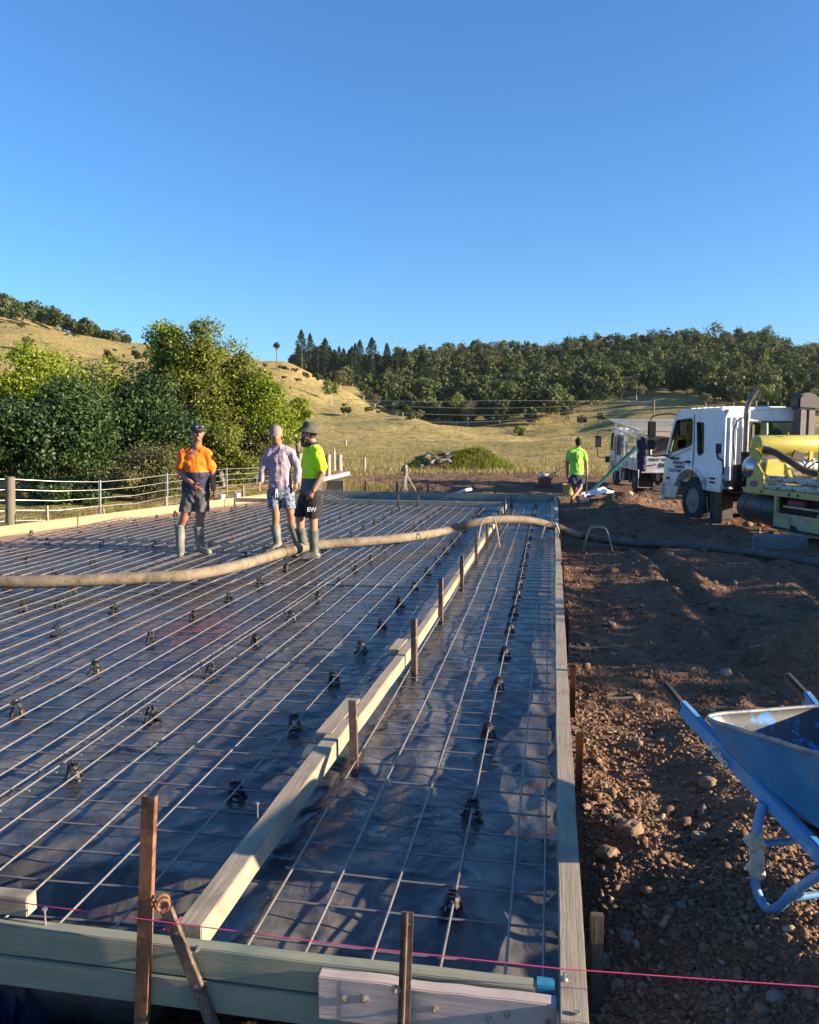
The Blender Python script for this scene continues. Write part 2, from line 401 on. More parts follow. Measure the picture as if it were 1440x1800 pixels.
def rock(x, y, size, seed, mat, label, z=None, name='rock', sq=(1,1,.75), group=None):
    b = bmesh.new(); bmesh.ops.create_icosphere(b, subdivisions=3, radius=1)
    g2 = random.Random(seed); off = Vector((g2.uniform(0,50), g2.uniform(0,50), g2.uniform(0,50)))
    for v in b.verts:
        p = v.co.copy(); f = 1+.28*mnoise.noise(p*1.1+off)+.12*mnoise.noise(p*2.6+off)
        q = max(abs(p.x), abs(p.y), abs(p.z)); f *= .75+.25/q
        v.co = Vector((p.x*f*sq[0], p.y*f*sq[1], p.z*f*sq[2]))*size
    me = bpy.data.meshes.new(name); b.to_mesh(me); b.free(); me.materials.append(mat)
    o = bpy.data.objects.new(name, me); COL.objects.link(o)
    zz = float(ground_z(x, y)) if z is None else z
    o.location = (x, y, zz+size*sq[2]*.35); o.rotation_euler = (g2.uniform(-.2,.2), g2.uniform(-.2,.2), g2.uniform(0,6))
    return tag(o, label, 'rock', group)
for k, (px, py, wpx, m, lab) in enumerate((
    (1105, 1492, 46, M_rock, 'orange brown rock beside the right form, largest of the loose rocks'),
    (1068, 1525, 42, M_rock, 'orange rock half hidden behind the dark wooden peg'),
    (1246, 1372, 30, M_rock, 'round tan rock left of the wheelbarrow shaft'),
    (1082, 1462, 24, M_rockg, 'small grey brown rock just above the largest orange rock'),
    (1230, 1455, 28, M_rockg, 'grey rock between the wheelbarrow leg and the form'),
    (1240, 1435, 20, M_rock, 'small pale yellow rock touching the grey rock'),
    (1218, 1220, 16, M_rock, 'small orange rock right of the wheelbarrow handle'),
    (1252, 1208, 18, M_rockg, 'dark rock behind the wheelbarrow tray'),
    (1100, 1666, 26, M_rockg, 'brown rock in the shadow right of the form'),
    (1362, 1765, 30, M_rockg, 'round grey rock near the bottom right corner'),
    (1150, 1772, 20, M_rockg, 'small round rock at the bottom of the picture'),
    (1058, 1690, 30, M_rockg, 'pale rock against the foot of the near peg'),
    (1085, 1745, 24, M_rock, 'reddish rock under the pink string'),
    (1012, 1625, 1, M_rock, ''),
    (1116, 1228, 20, M_rock, 'flat tan rock between form and wheelbarrow handle'),
    (1030, 1440, 20, M_rock, 'reddish rock beside the long steel peg'),
    (1075, 1098, 16, M_rockg, 'pale upright stone on the shaded soil'),
    (1275, 1170, 24, M_rockg, 'grey stone at the foot of the soil mound'),
    (1198, 1585, 18, M_rockg, 'pointed stone in the shadow of the wheelbarrow'),
    (1050, 1352, 16, M_rock, 'small rock with a sunlit top near the second peg'))):
    if wpx < 5: continue
    P = at(px, py, -.22 if px < 1150 else -.08); dist = P.length
    rock(P.x, P.y, wpx/1442*(P.y+.2)*.46, 100+k, m, lab)
# ------------------------------------------------------------------ plastic membrane
def membrane_material():
    m, nt, b = new_mat('black_membrane')
    n1 = noise_node(nt, 1.3, 6, .65, .5); n2 = noise_node(nt, 5.0, 6, .65, .4); n3 = noise_node(nt, 16, 4, .6, .6)
    c = mixc(nt, ramp(nt, n2.outputs[0], [(.38, 0.0), (.70, 1.0)]), (.020, .024, .032), (.085, .080, .076))
    c = mixc(nt, ramp(nt, n1.outputs[0], [(.44, 0.0), (.66, .75)]), c, (.16, .145, .125))
    tc = nt.nodes.new('ShaderNodeTexCoord')
    vm = nt.nodes.new('ShaderNodeVectorMath'); vm.operation = 'DISTANCE'; vm.inputs[1].default_value = (-2.95, 6.3, 0); nt.links.new(tc.outputs['Object'], vm.inputs[0])
    mr = nt.nodes.new('ShaderNodeMapRange'); mr.inputs[1].default_value = 0.9; mr.inputs[2].default_value = .1; nt.links.new(vm.outputs['Value'], mr.inputs[0])
    mm = nt.nodes.new('ShaderNodeMath'); mm.operation = 'MULTIPLY'; nt.links.new(mr.outputs[0], mm.inputs[0])
    nt.links.new(ramp(nt, n2.outputs[0], [(.35, 0.0), (.6, .8)]), mm.inputs[1])
    c = mixc(nt, mm.outputs[0], c, (.16, .035, .035))       # red paint dust sprayed on the sheet
    nt.links.new(c, b.inputs['Base Color'])
    r = ramp(nt, n2.outputs[0], [(.3, .16), (.7, .44)]); nt.links.new(r, b.inputs['Roughness']); b.inputs['Specular IOR Level'].default_value = .6
    n4 = noise_node(nt, 3.6, 1.5, .5, 1.6); n5 = noise_node(nt, 11, 1, .5, 2.2, (1, .6, 1)); x = bump(nt, None, n4.outputs[0], .42, .05); x = bump(nt, None, n5.outputs[0], .30, .012, chain=x); bump(nt, b, n2.outputs[0], .10, .01, chain=x)
    return m
M_mem = membrane_material()
def slab_left(y): return -11.0+(y-2.0)*.262
def mem_z(x, y):
    near = np.clip(1-(y-4)/7, .25, 1)
    z = (.5-np.abs(fbm(x*1.0, y*.55, .6, 3, .42, 41))*1.6)*.030*near+(.3-np.abs(fbm(x*1.3-.4*y, y*.9, .22, 2, .5, 43)))*.022*near
    z = z+(fbm(x, y, .16, 2, .5, 47))*.007*near
    # strip between the forms is slacker: long folds running with the form
    st = np.clip((x+.95)/.15, 0, 1)*np.clip((.1-x)/.05, 0, 1)
    z = z+st*near*(fbm(x*3.2+.5*y, y*.8, .60, 3, .42, 53)*.055)
    # dragged towards chairs
    # dip into the footing trench at the near edge
    dip = np.clip((2.75-y)/.40, 0, 1); dip = dip*dip*(3-2*dip)*np.clip((y-2.17)/.10, .1, 1)
    z = z-dip*np.clip((-.95-x)/.3, 0, 1)*(.26+.06*fbm(x, y, .3, 3, .6, 61))
    z = z-np.clip((2.6-y)/.4, 0, 1)*np.clip((x+.95)/.2, 0, 1)*.035
    # lap up onto the near board
    return np.minimum(z, .045)
xs = np.concatenate([np.arange(-11.2, -4.0, .08), np.arange(-4.0, .1185, .0165)]); xs[-1] = .118
ys = np.concatenate([np.arange(2.165, 6.5, .017), np.arange(6.5, 19.75, .07)])
Xm, Ym = np.meshgrid(xs, ys)
Xm = np.maximum(Xm, slab_left(Ym)+.03); Zm = mem_z(Xm, Ym)
id2 = np.arange(Xm.size).reshape(Xm.shape)
Fm = np.stack([id2[:-1,:-1], id2[:-1,1:], id2[1:,1:], id2[1:,:-1]], -1).reshape(-1, 4)
mem = np_mesh('plastic_membrane', np.stack([Xm, Ym, Zm], -1).reshape(-1, 3), Fm, M_mem, smooth=True)
tag(mem, 'black plastic moisture membrane spread under all the steel mesh', 'plastic sheet')
# a skirt of plastic hanging below the near form at the left
sk = MB(); W = 30
for k in range(W+1):
    x = -1.83+k*.0085+.01*math.sin(k*.9); y = 2.23+.02*math.sin(k*.5)
    sk.v += [(x, y, .0), (x+.01, y+.03*math.sin(k*.7), -.2), (x+.015*math.sin(k), y-.02, -.42)]
for k in range(W): sk.f += [(3*k, 3*k+3, 3*k+4, 3*k+1), (3*k+1, 3*k+4, 3*k+5, 3*k+2)]
M_blue = simple('blue_plastic', (.012, .03, .075), .35, c2=(.03, .045, .07), sc=6, bs=.3, bsc=12, bd=.01)
tag(sk.build('plastic_flap', M_blue, smooth=True, fix=False), 'dark blue plastic flap hanging under the near boards at the left edge', 'plastic flap')
# ------------------------------------------------------------------ steel mesh
def bar_mat():
    m, nt, b = new_mat('mesh_steel'); b.inputs['Metallic'].default_value = .45; b.inputs['Roughness'].default_value = .42
    n = noise_node(nt, 9, 5, .65); n2 = noise_node(nt, 70, 3)
    c = mixc(nt, ramp(nt, n.outputs[0], [(.4, 0.0), (.7, 1.0)]), (.30, .29, .28), (.19, .165, .15))
    c = mixc(nt, ramp(nt, n2.outputs[0], [(.55, 0.0), (.7, .6)]), c, (.16, .09, .06)); nt.links.new(c, b.inputs['Base Color'])
    tc = nt.nodes.new('ShaderNodeTexCoord')
    w = nt.nodes.new('ShaderNodeTexWave'); w.wave_type = 'BANDS'; w.bands_direction = 'DIAGONAL'; w.inputs['Scale'].default_value = 75
    nt.links.new(tc.outputs['Object'], w.inputs[0]); bump(nt, b, w.outputs['Fac'], .5, .0015)
    return m
M_bar = bar_mat()
M_bar2 = simple('cross_wire_shaded_steel', (.24,.235,.24), .5, .3, c2=(.16,.15,.15), sc=14)  # own shade of the cross wires put into a darker steel colour
BZ = .064; BR = .0046
def bar_wob(x, y): return .006*math.sin(x*2.1+y*1.3)+.004*math.sin(x*5.3-y*2.2)
def mesh_sheet(x0, x1, y0, y1, nlong, label, near=False, skew=0.0, xs_list=None, ny0=None):
    global M_bar2
    mb = MB(); lx = xs_list or [x0+(x1-x0)*k/(nlong-1) for k in range(nlong)]
    sg = 1.0
    for i, x in enumerate(lx):
        n = max(2, int((y1-y0)/sg)+1)
        pts = []
        for k in range(n):
            y = y0+(y1-y0)*k/(n-1); pts.append((x+.006*math.sin(i*2.3+y*.8), y, BZ+BR+bar_wob(x, y)+skew))
        mb.tube(pts, BR, 6)
    nf = len(mb.f); yy = ny0 if ny0 is not None else y0+.1
    j = 0
    while yy < y1-.02:
        n = max(2, int((x1-x0)/.45)+1); pts = []
        xa, xb = min(lx)-.025, max(lx)+.025
        if xa < slab_left(yy)+.1: xa = slab_left(yy)+.1
        if xb > xa+.1:
            for k in range(n):
                x = xa+(xb-xa)*k/(n-1); pts.append((x, yy+.004*math.sin(j*1.7+x), BZ-BR+bar_wob(x, yy)+skew))
            mb.tube(pts, BR, 6)
        yy += .2; j += 1
    o = mb.build('steel_mesh_sheet', [M_bar, M_bar2], smooth=True, angle=80, fix=False); o.data.polygons.foreach_set('material_index', [0]*nf+[1]*(len(mb.f)-nf))
    tag(o, label, 'steel mesh', 'steel reinforcing mesh sheets'); return o
mesh_sheet(-.93, .0, 2.2, 8.2, 6, 'near steel mesh sheet in the narrow strip between middle and right boards', xs_list=[-.9,-.705,-.505,-.3,-.1,0.0], ny0=2.32)
mesh_sheet(-.93, .0, 8.0, 14.0, 6, 'steel mesh sheet in the narrow strip where the hose passes over', xs_list=[-.91,-.71,-.51,-.305,-.105,0.0], ny0=8.12, skew=.009)
mesh_sheet(-.93, .0, 13.8, 19.5, 6, 'far steel mesh sheet at the end of the narrow strip', xs_list=[-.9,-.705,-.505,-.3,-.1,0.0], ny0=13.92)
rows = [(2.2, 8.2, 2.32, 'near'), (8.0, 14.0, 8.12, 'middle'), (13.8, 19.5, 13.92, 'far')]
cols = [(-1.14, -2.44, 'right of the main slab beside the middle board'), (-2.27, -4.67, 'second from the middle board'),
        (-4.5, -6.9, 'third from the middle board'), (-6.73, -9.13, 'fourth from the middle board'), (-8.96, -11.2, 'furthest left along the left form')]
for ci, (xa, xb, cl) in enumerate(cols):
    for ri, (ya, yb, yn, rl) in enumerate(rows):
        lx = []; x = xa
        while x >= xb-1e-3: lx.append(x); x -= .2
        lx = [v for v in lx if v > slab_left(ya)+.15]
        if not lx: continue
        lx2 = [v for v in lx if v > slab_left(yb)+.05] if ri else lx
        if not lx2: continue
        mesh_sheet(min(lx2), max(lx2), ya, yb, len(lx2), '%s row of steel mesh, sheet %s' % (rl, cl), xs_list=lx2, ny0=yn+(ci % 2)*.035, skew=.009*((ci+ri) % 2))
# ------------------------------------------------------------------ bar chairs
M_chair = simple('black_chair_plastic', (.012, .012, .014), .6, c2=(.025,.023,.022), sc=30)
def chair_mesh():
    mb = MB(); h = .086
    for a in range(4):
        t = math.pi/4+a*math.pi/2; c, s_ = math.cos(t), math.sin(t)
        mb.beam((c*.047, s_*.047, 0), (c*.024, s_*.024, h*.80), .017, .010, up=(c, s_, .3))
        mb.beam((c*.050, s_*.050, .004), (c*.060, s_*.060, .004), .026, .006)
    for a in range(4):
        t = math.pi/4+a*math.pi/2; t2 = t+math.pi/2
        mb.beam((math.cos(t)*.047, math.sin(t)*.047, .006), (math.cos(t2)*.047, math.sin(t2)*.047, .006), .007, .008)
    pr = [(.030, h*.72), (.031, h*.80), (.024, h*.90), (.016, h*.93), (.015, h*.82)]
    mb.lathe(pr, 10)
    for sx in (-1, 1):
        mb.box((sx*.012, 0, h*.99), (.007, .03, .020))
        mb.box((sx*.022, 0, h*.90), (.008, .026, .018))
    return mb
ch0 = chair_mesh().build('bar_chair', M_chair); first = True
spots = []
yy = 2.62
for k, yv in enumerate((2.62, 3.35, 4.27, 5.07, 5.83, 6.59, 7.26, 8.02, 8.65, 9.2, 10.0, 10.8, 11.7, 12.6, 13.6, 14.8, 16.2, 17.6)): spots.append((-.305, yv, 'strip'))
for i in range(11):
    for j in range(19):
        x = -1.37-.835*i; y = (3.36 if i % 2 == 0 else 3.42)+.825*j+(.05*math.sin(i*3+j))
        if i == 2: y -= .03
        if y > 16.9 or x < slab_left(y)+.3: continue
        spots.append((x, y, 'main'))
for x, y in ((-4.52, 6.9), (-1.9, 18.2), (-3.0, 18.3), (-4.2, 18.2), (-5.3, 18.3)): spots.append((x, y, 'far'))
for k, (x, y, w) in enumerate(spots):
    o = ch0 if k == 0 else ch0.copy()
    if k: COL.objects.link(o)
    z = float(mem_z(np.array([x]), np.array([y]))[0])
    o.location = (x, y, min(max(z, 0), .012)-.003); o.rotation_euler = (rnd.uniform(-.07, .07), rnd.uniform(-.07, .07), rnd.uniform(0, 1.57)); s_ = rnd.uniform(.88, 1.0); o.scale = (s_, s_, 1)
    lab = {'strip': 'black plastic bar chair holding up the mesh in the narrow strip by the right form',
           'main': 'black plastic bar chair holding up the mesh of the wide main slab',
           'far': 'black plastic bar chair holding up the mesh beyond the far cross board'}[w]
    tag(o, lab, 'bar chair', 'bar chairs in the '+{'strip': 'narrow strip', 'main': 'main slab', 'far': 'far strip'}[w])
g8 = random.Random(12); mb = MB()
for k in range(5):
    c = Vector((-.42+g8.uniform(-.10,.06), 3.18+g8.uniform(-.12,.12), .035)); pts = []; a0 = g8.uniform(0,6)
    hd = g8.uniform(0, 6); pc = c.copy()
    for q in range(26): hd += g8.uniform(.05, .75); pc = pc+Vector((math.cos(hd)*.022, math.sin(hd)*.022, g8.uniform(-.004,.004))); pts.append(pc.copy())
    mb.tube(pts, .0012, 5)
tag(mb.build('wire_tangle', simple('tie_wire', (.03,.025,.022), .7), smooth=True), 'tangle of dark tie wire lying on the plastic in the narrow strip', 'wire')
# ------------------------------------------------------------------ timbers
T_grey = timber('weathered_pine', (.27, .222, .158), (.37, .312, .228), (.13, .10, .07), 'Y', blot=(.17, .135, .10))
T_greyx = timber('weathered_pine_cross', (.30, .26, .20), (.42, .35, .25), (.14, .12, .09), 'X')
T_green = timber('treated_green_board', (.21, .215, .15), (.29, .285, .20), (.10, .11, .08), 'X', bs=.3, blot=(.12, .19, .15))
T_pink = timber('bleached_pink_board', (.38, .315, .275), (.50, .42, .375), (.20, .15, .13), 'X', blot=(.36, .27, .24))
T_orange = timber('raw_pine_left', (.37, .20, .115), (.45, .27, .16), (.24, .13, .075), 'Y', blot=(.40,.31,.21))
T_dark = timber('dark_hardwood', (.06, .05, .04), (.11, .09, .07), (.03, .025, .02), 'Z')
T_peg = timber('pale_peg', (.34, .24, .15), (.45, .33, .22), (.2, .14, .09), 'Z')
M_rust = simple('rusty_steel', (.20, .085, .04), .75, .35, c2=(.33, .16, .08), sc=22, dirt=(.08, .045, .03), dsc=9, dlo=.5, dhi=.62, bs=.5, bsc=60, bd=.002)
M_rustd = simple('old_dark_steel', (.085, .055, .042), .7, .3, c2=(.16, .12, .095), sc=18, dirt=(.30, .26, .22), dsc=26, dlo=.58, dhi=.66, bs=.5, bsc=60, bd=.002)
M_zinc = simple('zinc_bolt', (.62, .60, .55), .35, .8, c2=(.4, .36, .3), sc=80)
def board(name, a, b, w, h, mat, label, cat='board', group=None, up=(0,0,1), bevel=.003, seg=6, wob=.002):
    a = Vector(a); b = Vector(b); mb = MB(); mb.beam(a, b, w, h, up, seg, wob)
    o = mb.build(name, mat, bevel=bevel); recenter(o, (a+b)/2)
    return tag(o, label, cat, group)
def bolt(parent, p, dirv=(0,-1,0), r=.011, name='bolt'):
    d = Vector(dirv).normalized(); p = Vector(p)
    mb = MB(); mb.tube([p, p+d*.006], r, 6); mb.tube([p+d*.004, p+d*.018], r*.42, 8); mb.tube([p-d*.001, p+d*.0015], r*1.45, 12)
    o = mb.build(name, M_zinc, smooth=True, angle=30)
    if parent: o.data.transform(Matrix.Translation(-parent.location)); o.parent = parent
    return o
def nail(parent, p, h=.05, lean=(0,0)):
    p = Vector(p); mb = MB(); t = p+Vector((lean[0], lean[1], h)); mb.tube([p-Vector((0,0,.01)), t], .0032, 8); mb.tube([t, t+Vector((0,0,.004))], .0085, 10)
    o = mb.build('nail', M_zinc, smooth=True, angle=30); o.data.transform(Matrix.Translation(-parent.location)); o.parent = parent
FT = .145
# right form: boards butted end to end, seen from above as one long pale line
xr = .088
f1 = board('form_board', (xr-.004, 2.0, .104), (xr+.002, 5.27, .104), .074, .082, T_grey, 'near pale timber board of the right form, cracked and half shaded', group='right form boards')
board('form_board', (xr+.002, 5.275, .102), (xr+.02, 9.4, .102), .074, .082, T_grey, 'second pale board of the right form beyond the first joint', group='right form boards')
board('form_board', (xr+.022, 9.405, .103), (xr+.03, 13.9, .103), .070, .082, T_grey, 'third board of the right form where the hose crosses', group='right form boards')
board('form_board', (xr+.032, 13.905, .103), (xr+.04, 19.68, .103), .070, .082, T_grey, 'far board of the right form ending at the back corner', group='right form boards')
bolt(f1, (.062, 2.165, .146), (0,0,1), .009); nail(f1, (.092, 2.03, .145), .004)
# middle board: three lengths with offcuts bridging the joints
m1 = board('screed_board', (-1.055, 2.20, .118), (-1.03, 4.02, .118), .078, .088, T_grey, 'near thick timber of the middle form, sawn end facing the camera', group='middle form boards', seg=8, wob=.003)
m2 = board('screed_board', (-1.000, 4.02, .116), (-.955, 5.62, .116), .060, .084, T_grey, 'second middle form timber between the two packing blocks', group='middle form boards')
m3 = board('screed_board', (-.955, 5.625, .116), (-.93, 10.1, .116), .052, .084, T_grey, 'third middle form timber running under the row of steel pegs', group='middle form boards')
m4 = board('screed_board', (-.93, 10.105, .116), (-.885, 17.25, .116), .052, .084, T_grey, 'far middle form timber ending at the cross board', group='middle form boards')
k1 = board('packing_block', (-1.085, 3.80, .137), (-1.065, 4.34, .137), .085, .054, T_grey, 'packing block lapping the first joint of the middle form', 'block')
board('packing_block', (-1.035, 5.38, .14), (-1.025, 5.68, .14), .075, .05, T_grey, 'small packing block at the second joint of the middle form', 'block')
bolt(k1, (-1.075, 3.800, .140), (0,-1,0), .010)
nail(m1, (-1.095, 2.90, .160), .055); 
# near form: two green boards, a pink board and a short top board
n1 = board('form_board', (-2.4, 2.150, .097), (-.02, 2.138, .097), .045, .093, T_green, 'upper green treated board of the near form', group='near form boards', seg=8)
n2 = board('form_board', (-2.4, 2.146, -.001), (-.30, 2.134, -.001), .045, .093, T_green, 'lower green treated board of the near form', group='near form boards', seg=8)
for (px, py) in ((348, 1668), (337, 1672)): bolt(n1, aty(px, py, 2.126), (0,-1,0), .008)
bolt(n2, aty(361, 1744, 2.122), (0,-1,0), .009); bolt(n1, aty(565, 1716, 2.118), (0,-1,0), .007)
nail(n1, (-1.50, 2.15, .142), .052)
n3 = board('form_board', (-2.4, 2.185, .188), (-1.565, 2.182, .188), .050, .062, T_greyx, 'short pale board laid on top of the near form at the left edge', group='near form boards')
n4 = board('cover_board', (-.615, 2.093, .074), (.040, 2.085, .074), .042, .128, T_pink, 'bleached pink board with rusty bolts on the near form', group=None, seg=10, wob=.003)
for (px, py) in ((604, 1756), (640, 1756), (764, 1772), (859, 1788), (891, 1781), (963, 1794)): bolt(n4, aty(px, py, 2.068), (0,-1,0), .0085)
bp = MB(); bp.box((.010, 2.145, .098), (.050, .046, .0945))
M_bpaint = simple('blue_paint', (.02, .17, .30), .6, c2=(.04, .23, .36), sc=30, bs=.3)
o = bp.build('form_board', M_bpaint, bevel=.002); recenter(o, (.01, 2.145, .098)); tag(o, 'short board end sprayed bright blue in the near right corner', 'board', 'near form boards')
# far forms
board('form_board', (-7.0, 19.78, .085), (-2.3, 19.72, .085), .04, .15, T_greyx, 'left length of the back form with steel pegs behind it', group='back form boards')
board('form_board', (-2.5, 19.675, .08), (.10, 19.66, .08), .04, .14, T_greyx, 'right length of the back form lapped in front of the left one', group='back form boards')
board('cross_board', (-7.45, 17.35, .11), (-.93, 17.27, .11), .05, .085, T_greyx, 'long cross board stepping down the slab before the back form')
gs = board('straight_edge', (-5.2, 17.14, .165), (-1.9, 17.05, .165), .09, .025, simple('green_alloy', (.16, .30, .27), .45, .3, c2=(.25,.36,.33), sc=10), 'pale green straight edge lying along the cross board', 'straight edge')
# left form, orange pine, three lengths
def lf(y0, y1, lab, m=None):
    board('form_board', (slab_left(y0), y0, .070), (slab_left(y1), y1, .070), .045, .17, m or T_orange, lab, group='left form boards')
lf(8.0, 13.0, 'near orange pine board of the left form at the picture edge')
lf(13.02, 17.0, 'middle orange pine board of the left form behind the man in orange')
lf(17.02, 19.8, 'far pale board of the left form near the white pipe stubs')
# ------------------------------------------------------------------ pegs
def star_peg(base, h, label, mat, lean=(0,0), w=.032, group=None, rz=0, name='steel_peg', th=.004):
    """angle section steel peg"""
    mb = MB(); b = Vector((0,0,0)); t = Vector((lean[0], lean[1], h))
    def sec(c): return [(c.x-w/2, c.y, c.z), (c.x+w/2, c.y, c.z), (c.x+w/2, c.y+w, c.z), (c.x+w/2-th, c.y+w, c.z), (c.x+w/2-th, c.y+th, c.z), (c.x-w/2, c.y+th, c.z)]
    A = sec(b); B = sec(t); mb.add(A+B, [tuple(range(5,-1,-1)), tuple(range(6,12))]+[(i, (i+1) % 6, 6+(i+1) % 6, 6+i) for i in range(6)])
    o = mb.build(name, mat, bevel=.0008); o.location = base; o.rotation_euler = (0,0,rz)
    return tag(o, label, 'peg', group)
pg = [((-.905, 3.70), .42, 'nearest dark steel peg holding the middle form'), ((-.875, 5.25), .46, 'second steel peg along the middle form, just past the packing block'),
      ((-.900, 6.79), .46, 'third steel peg along the middle form'), ((-.885, 8.30), .42, 'fourth steel peg along the middle form'),
      ((-.885, 10.01), .45, 'rusty steel peg of the middle form just before the hose hoop'), ((-.87, 11.5), .40, 'steel peg of the middle form right behind the hose hoop'),
      ((-.84, 13.6), .38, 'steel peg of the middle form beyond the hose'), ((-.84, 15.5), .42, 'tall steel peg of the middle form before the cross board'), ((-.80, 17.05), .38, 'steel peg at the far end of the middle form')]
for (x, y), h, l in pg: star_peg((x, y, -.05), h, l, M_rustd, group='middle form pegs', rz=rnd.uniform(-.2,.2), lean=(rnd.uniform(-.01,.01), 0), w=.036)
for k, (x, y, h, m, l) in enumerate(((.185, 4.05, .33, M_rust, 'rusty steel peg outside the right form near the lit soil'), (.18, 5.15, .36, M_rust, 'thin rusty peg outside the right form, level with the second board'),
        (.175, 6.9, .33, M_rustd, 'pale grey peg outside the right form in the shade'), (.17, 9.3, .36, M_rust, 'peg outside the right form just before the hose'),
        (.17, 11.6, .40, M_rust, 'rusty peg outside the right form just past the hose'), (.185, 14.8, .62, M_rust, 'tall orange rusty peg outside the far right form'), (.18, 18.6, .35, M_rustd, 'peg at the far right corner of the slab'))):
    star_peg((x, y, -.22), h+.04, l, m, group='right form pegs', rz=1.57, w=.036)
o = board('timber_peg', (.178, 2.55, -.30), (.172, 2.56, .105), .042, .03, T_dark, 'dark hardwood peg leaning on the near right form', 'peg', up=(0,1,0))
# tall rusty stake at the near form
p0 = aty(232, 1810, 2.085); p1 = aty(260, 1402, 2.085)
def c_section(a, b, w, d, mat, name, label, parent=None):
    a = Vector(a); b = Vector(b); ax = (b-a).normalized(); sx = Vector((1,0,0)); sx = (sx-ax*sx.dot(ax)).normalized(); sy = ax.cross(sx)
    th = .004; prof = [(-w/2, 0), (w/2, 0), (w/2, d), (w/2-th, d), (w/2-th, th), (-w/2+th, th), (-w/2+th, d), (-w/2, d)]
    mb = MB(); n = 8
    vs = [a+sx*u+sy*v for u, v in prof]+[b+sx*u+sy*v for u, v in prof]
    mb.add(vs, [tuple(range(7,-1,-1)), tuple(range(8,16))]+[(i, (i+1) % n, n+(i+1) % n, n+i) for i in range(n)])
    o = mb.build(name, mat, bevel=.001, loc=(0,0,0)); recenter(o, a)
    if label: tag(o, label, 'stake')
    return o
c_section((p0.x, 2.100, -.36), p1, .040, .022, M_rust, 'rusty_stake', 'tall rusty orange steel stake standing in front of the near form')
p0 = aty(374, 1815, 2.10); p1 = aty(290, 1600, 2.085)
st = c_section((p0.x+.012, p0.y, p0.z-.02), p1, .036, .016, M_rustd, 'leaning_stake', 'dark steel stake leaning left with a rusty clamp ring on top')
mb = MB()
for q in range(2):
    pts = [(math.cos(a)*.017, q*.026, math.sin(a)*.017) for a in [x*math.pi/10-1.2 for x in range(0, 17)]]; mb.tube(pts, .0045, 8)
mb.box((0, .013, -.016), (.02, .03, .012)); mb.tube([(-.022, .013, -.005), (-.022, .013, .026)], .005, 8)
rg = mb.build('clamp_ring', M_rust, smooth=True, angle=40); rg.parent = st; rg.location = Vector(p1)-st.location+Vector((0, -.01, .02)); rg.rotation_euler = (0, -.3, .5)
mb = MB(); a_ = Vector(p1)+(Vector((p0.x, p0.y, p0.z))-Vector(p1))*.12
mb.tube([(-.021, -.006, -.014), (.0, -.008, -.004), (.021, -.006, .012), (.021, .024, .012), (-.021, .024, -.014), (-.021, -.006, -.014)], .0014, 6)
M_pink = simple('pink_string', (.62, .045, .16), .7)
kn = mb.build('string_wrap', M_pink); kn.parent = st; kn.location = a_-st.location
p0 = aty(700, 1815, 2.03); p1 = aty(716, 1604, 2.05)
mb = MB(); w = .034
def star(c): return [(c.x-w/2, c.y, c.z), (c.x-.003, c.y, c.z), (c.x-.003, c.y-.022, c.z), (c.x+.003, c.y-.022, c.z), (c.x+.003, c.y, c.z), (c.x+w/2, c.y, c.z), (c.x+w/2, c.y+.006, c.z), (c.x-w/2, c.y+.006, c.z)]
A = star(Vector((p0.x, p0.y, -.40))); B = star(Vector(p1)); mb.add(A+B, [tuple(range(7,-1,-1)), tuple(range(8,16))]+[(i, (i+1) % 8, 8+(i+1) % 8, 8+i) for i in range(8)])
ss = mb.build('star_picket', M_rustd, bevel=.001); recenter(ss, (p0.x, p0.y, -.4)); tag(ss, 'short flaking steel picket screwed to the pink board', 'stake'); bolt(ss, aty(696, 1739, 2.03), (0,-1,0), .009)
# pegs behind the back form, timber pegs of the left form
for k, (px, top) in enumerate(((602, 845), (643, 845), (698, 848), (752, 849), (790, 862), (870, 857))):
    P = at(px, 866, .1); P.y = 19.86; s_ = aty(px, top, 19.86)
    star_peg((s_.x, 19.84, -.3), s_.z+.3, '%s steel peg standing behind the back form' % ('first second third fourth fifth sixth'.split()[k]), M_rustd, group='back form pegs', w=.05, th=.012)
for k, (px, pt) in enumerate(((566, 873), (700, 871), (900, 876), (735, 870))):
    s_ = aty(px, pt, 17.22); star_peg((s_.x, 17.18, -.02), .30, '%s steel peg along the cross board' % ('left second right middle'.split()[k]), M_rustd, group='cross board pegs', w=.04, th=.01)
for k, (px, py, ty) in enumerate(((82, 915, 889), (181, 902, 894), (291, 885, 873), (427, 872, 853), (413, 876, 865))):
    B0 = at(px, py+6, -.1); s_ = aty(px, ty, B0.y+.08)
    b2 = Vector((s_.x, B0.y+.08, -.3)); board('timber_peg', b2, (s_.x, B0.y+.08, s_.z), .05, .04, T_peg, '%s pale timber peg behind the left form' % ('first second third fourth fifth'.split()[k]), 'peg', 'left form timber pegs', up=(0,1,0))
# ------------------------------------------------------------------ string line
pts = [aty(px, py, yv) for px, py, yv in ((-60, 1574, 2.13), (290, 1621, 2.075), (640, 1666, 2.085), (985, 1703, 2.10), (1250, 1722, 2.12), (1470, 1737, 2.13))]
mb = MB(); mb.tube(pts, .0016, 6); tag(mb.build('string_line', M_pink, smooth=True), 'taut bright pink builders string across the near form', 'string')
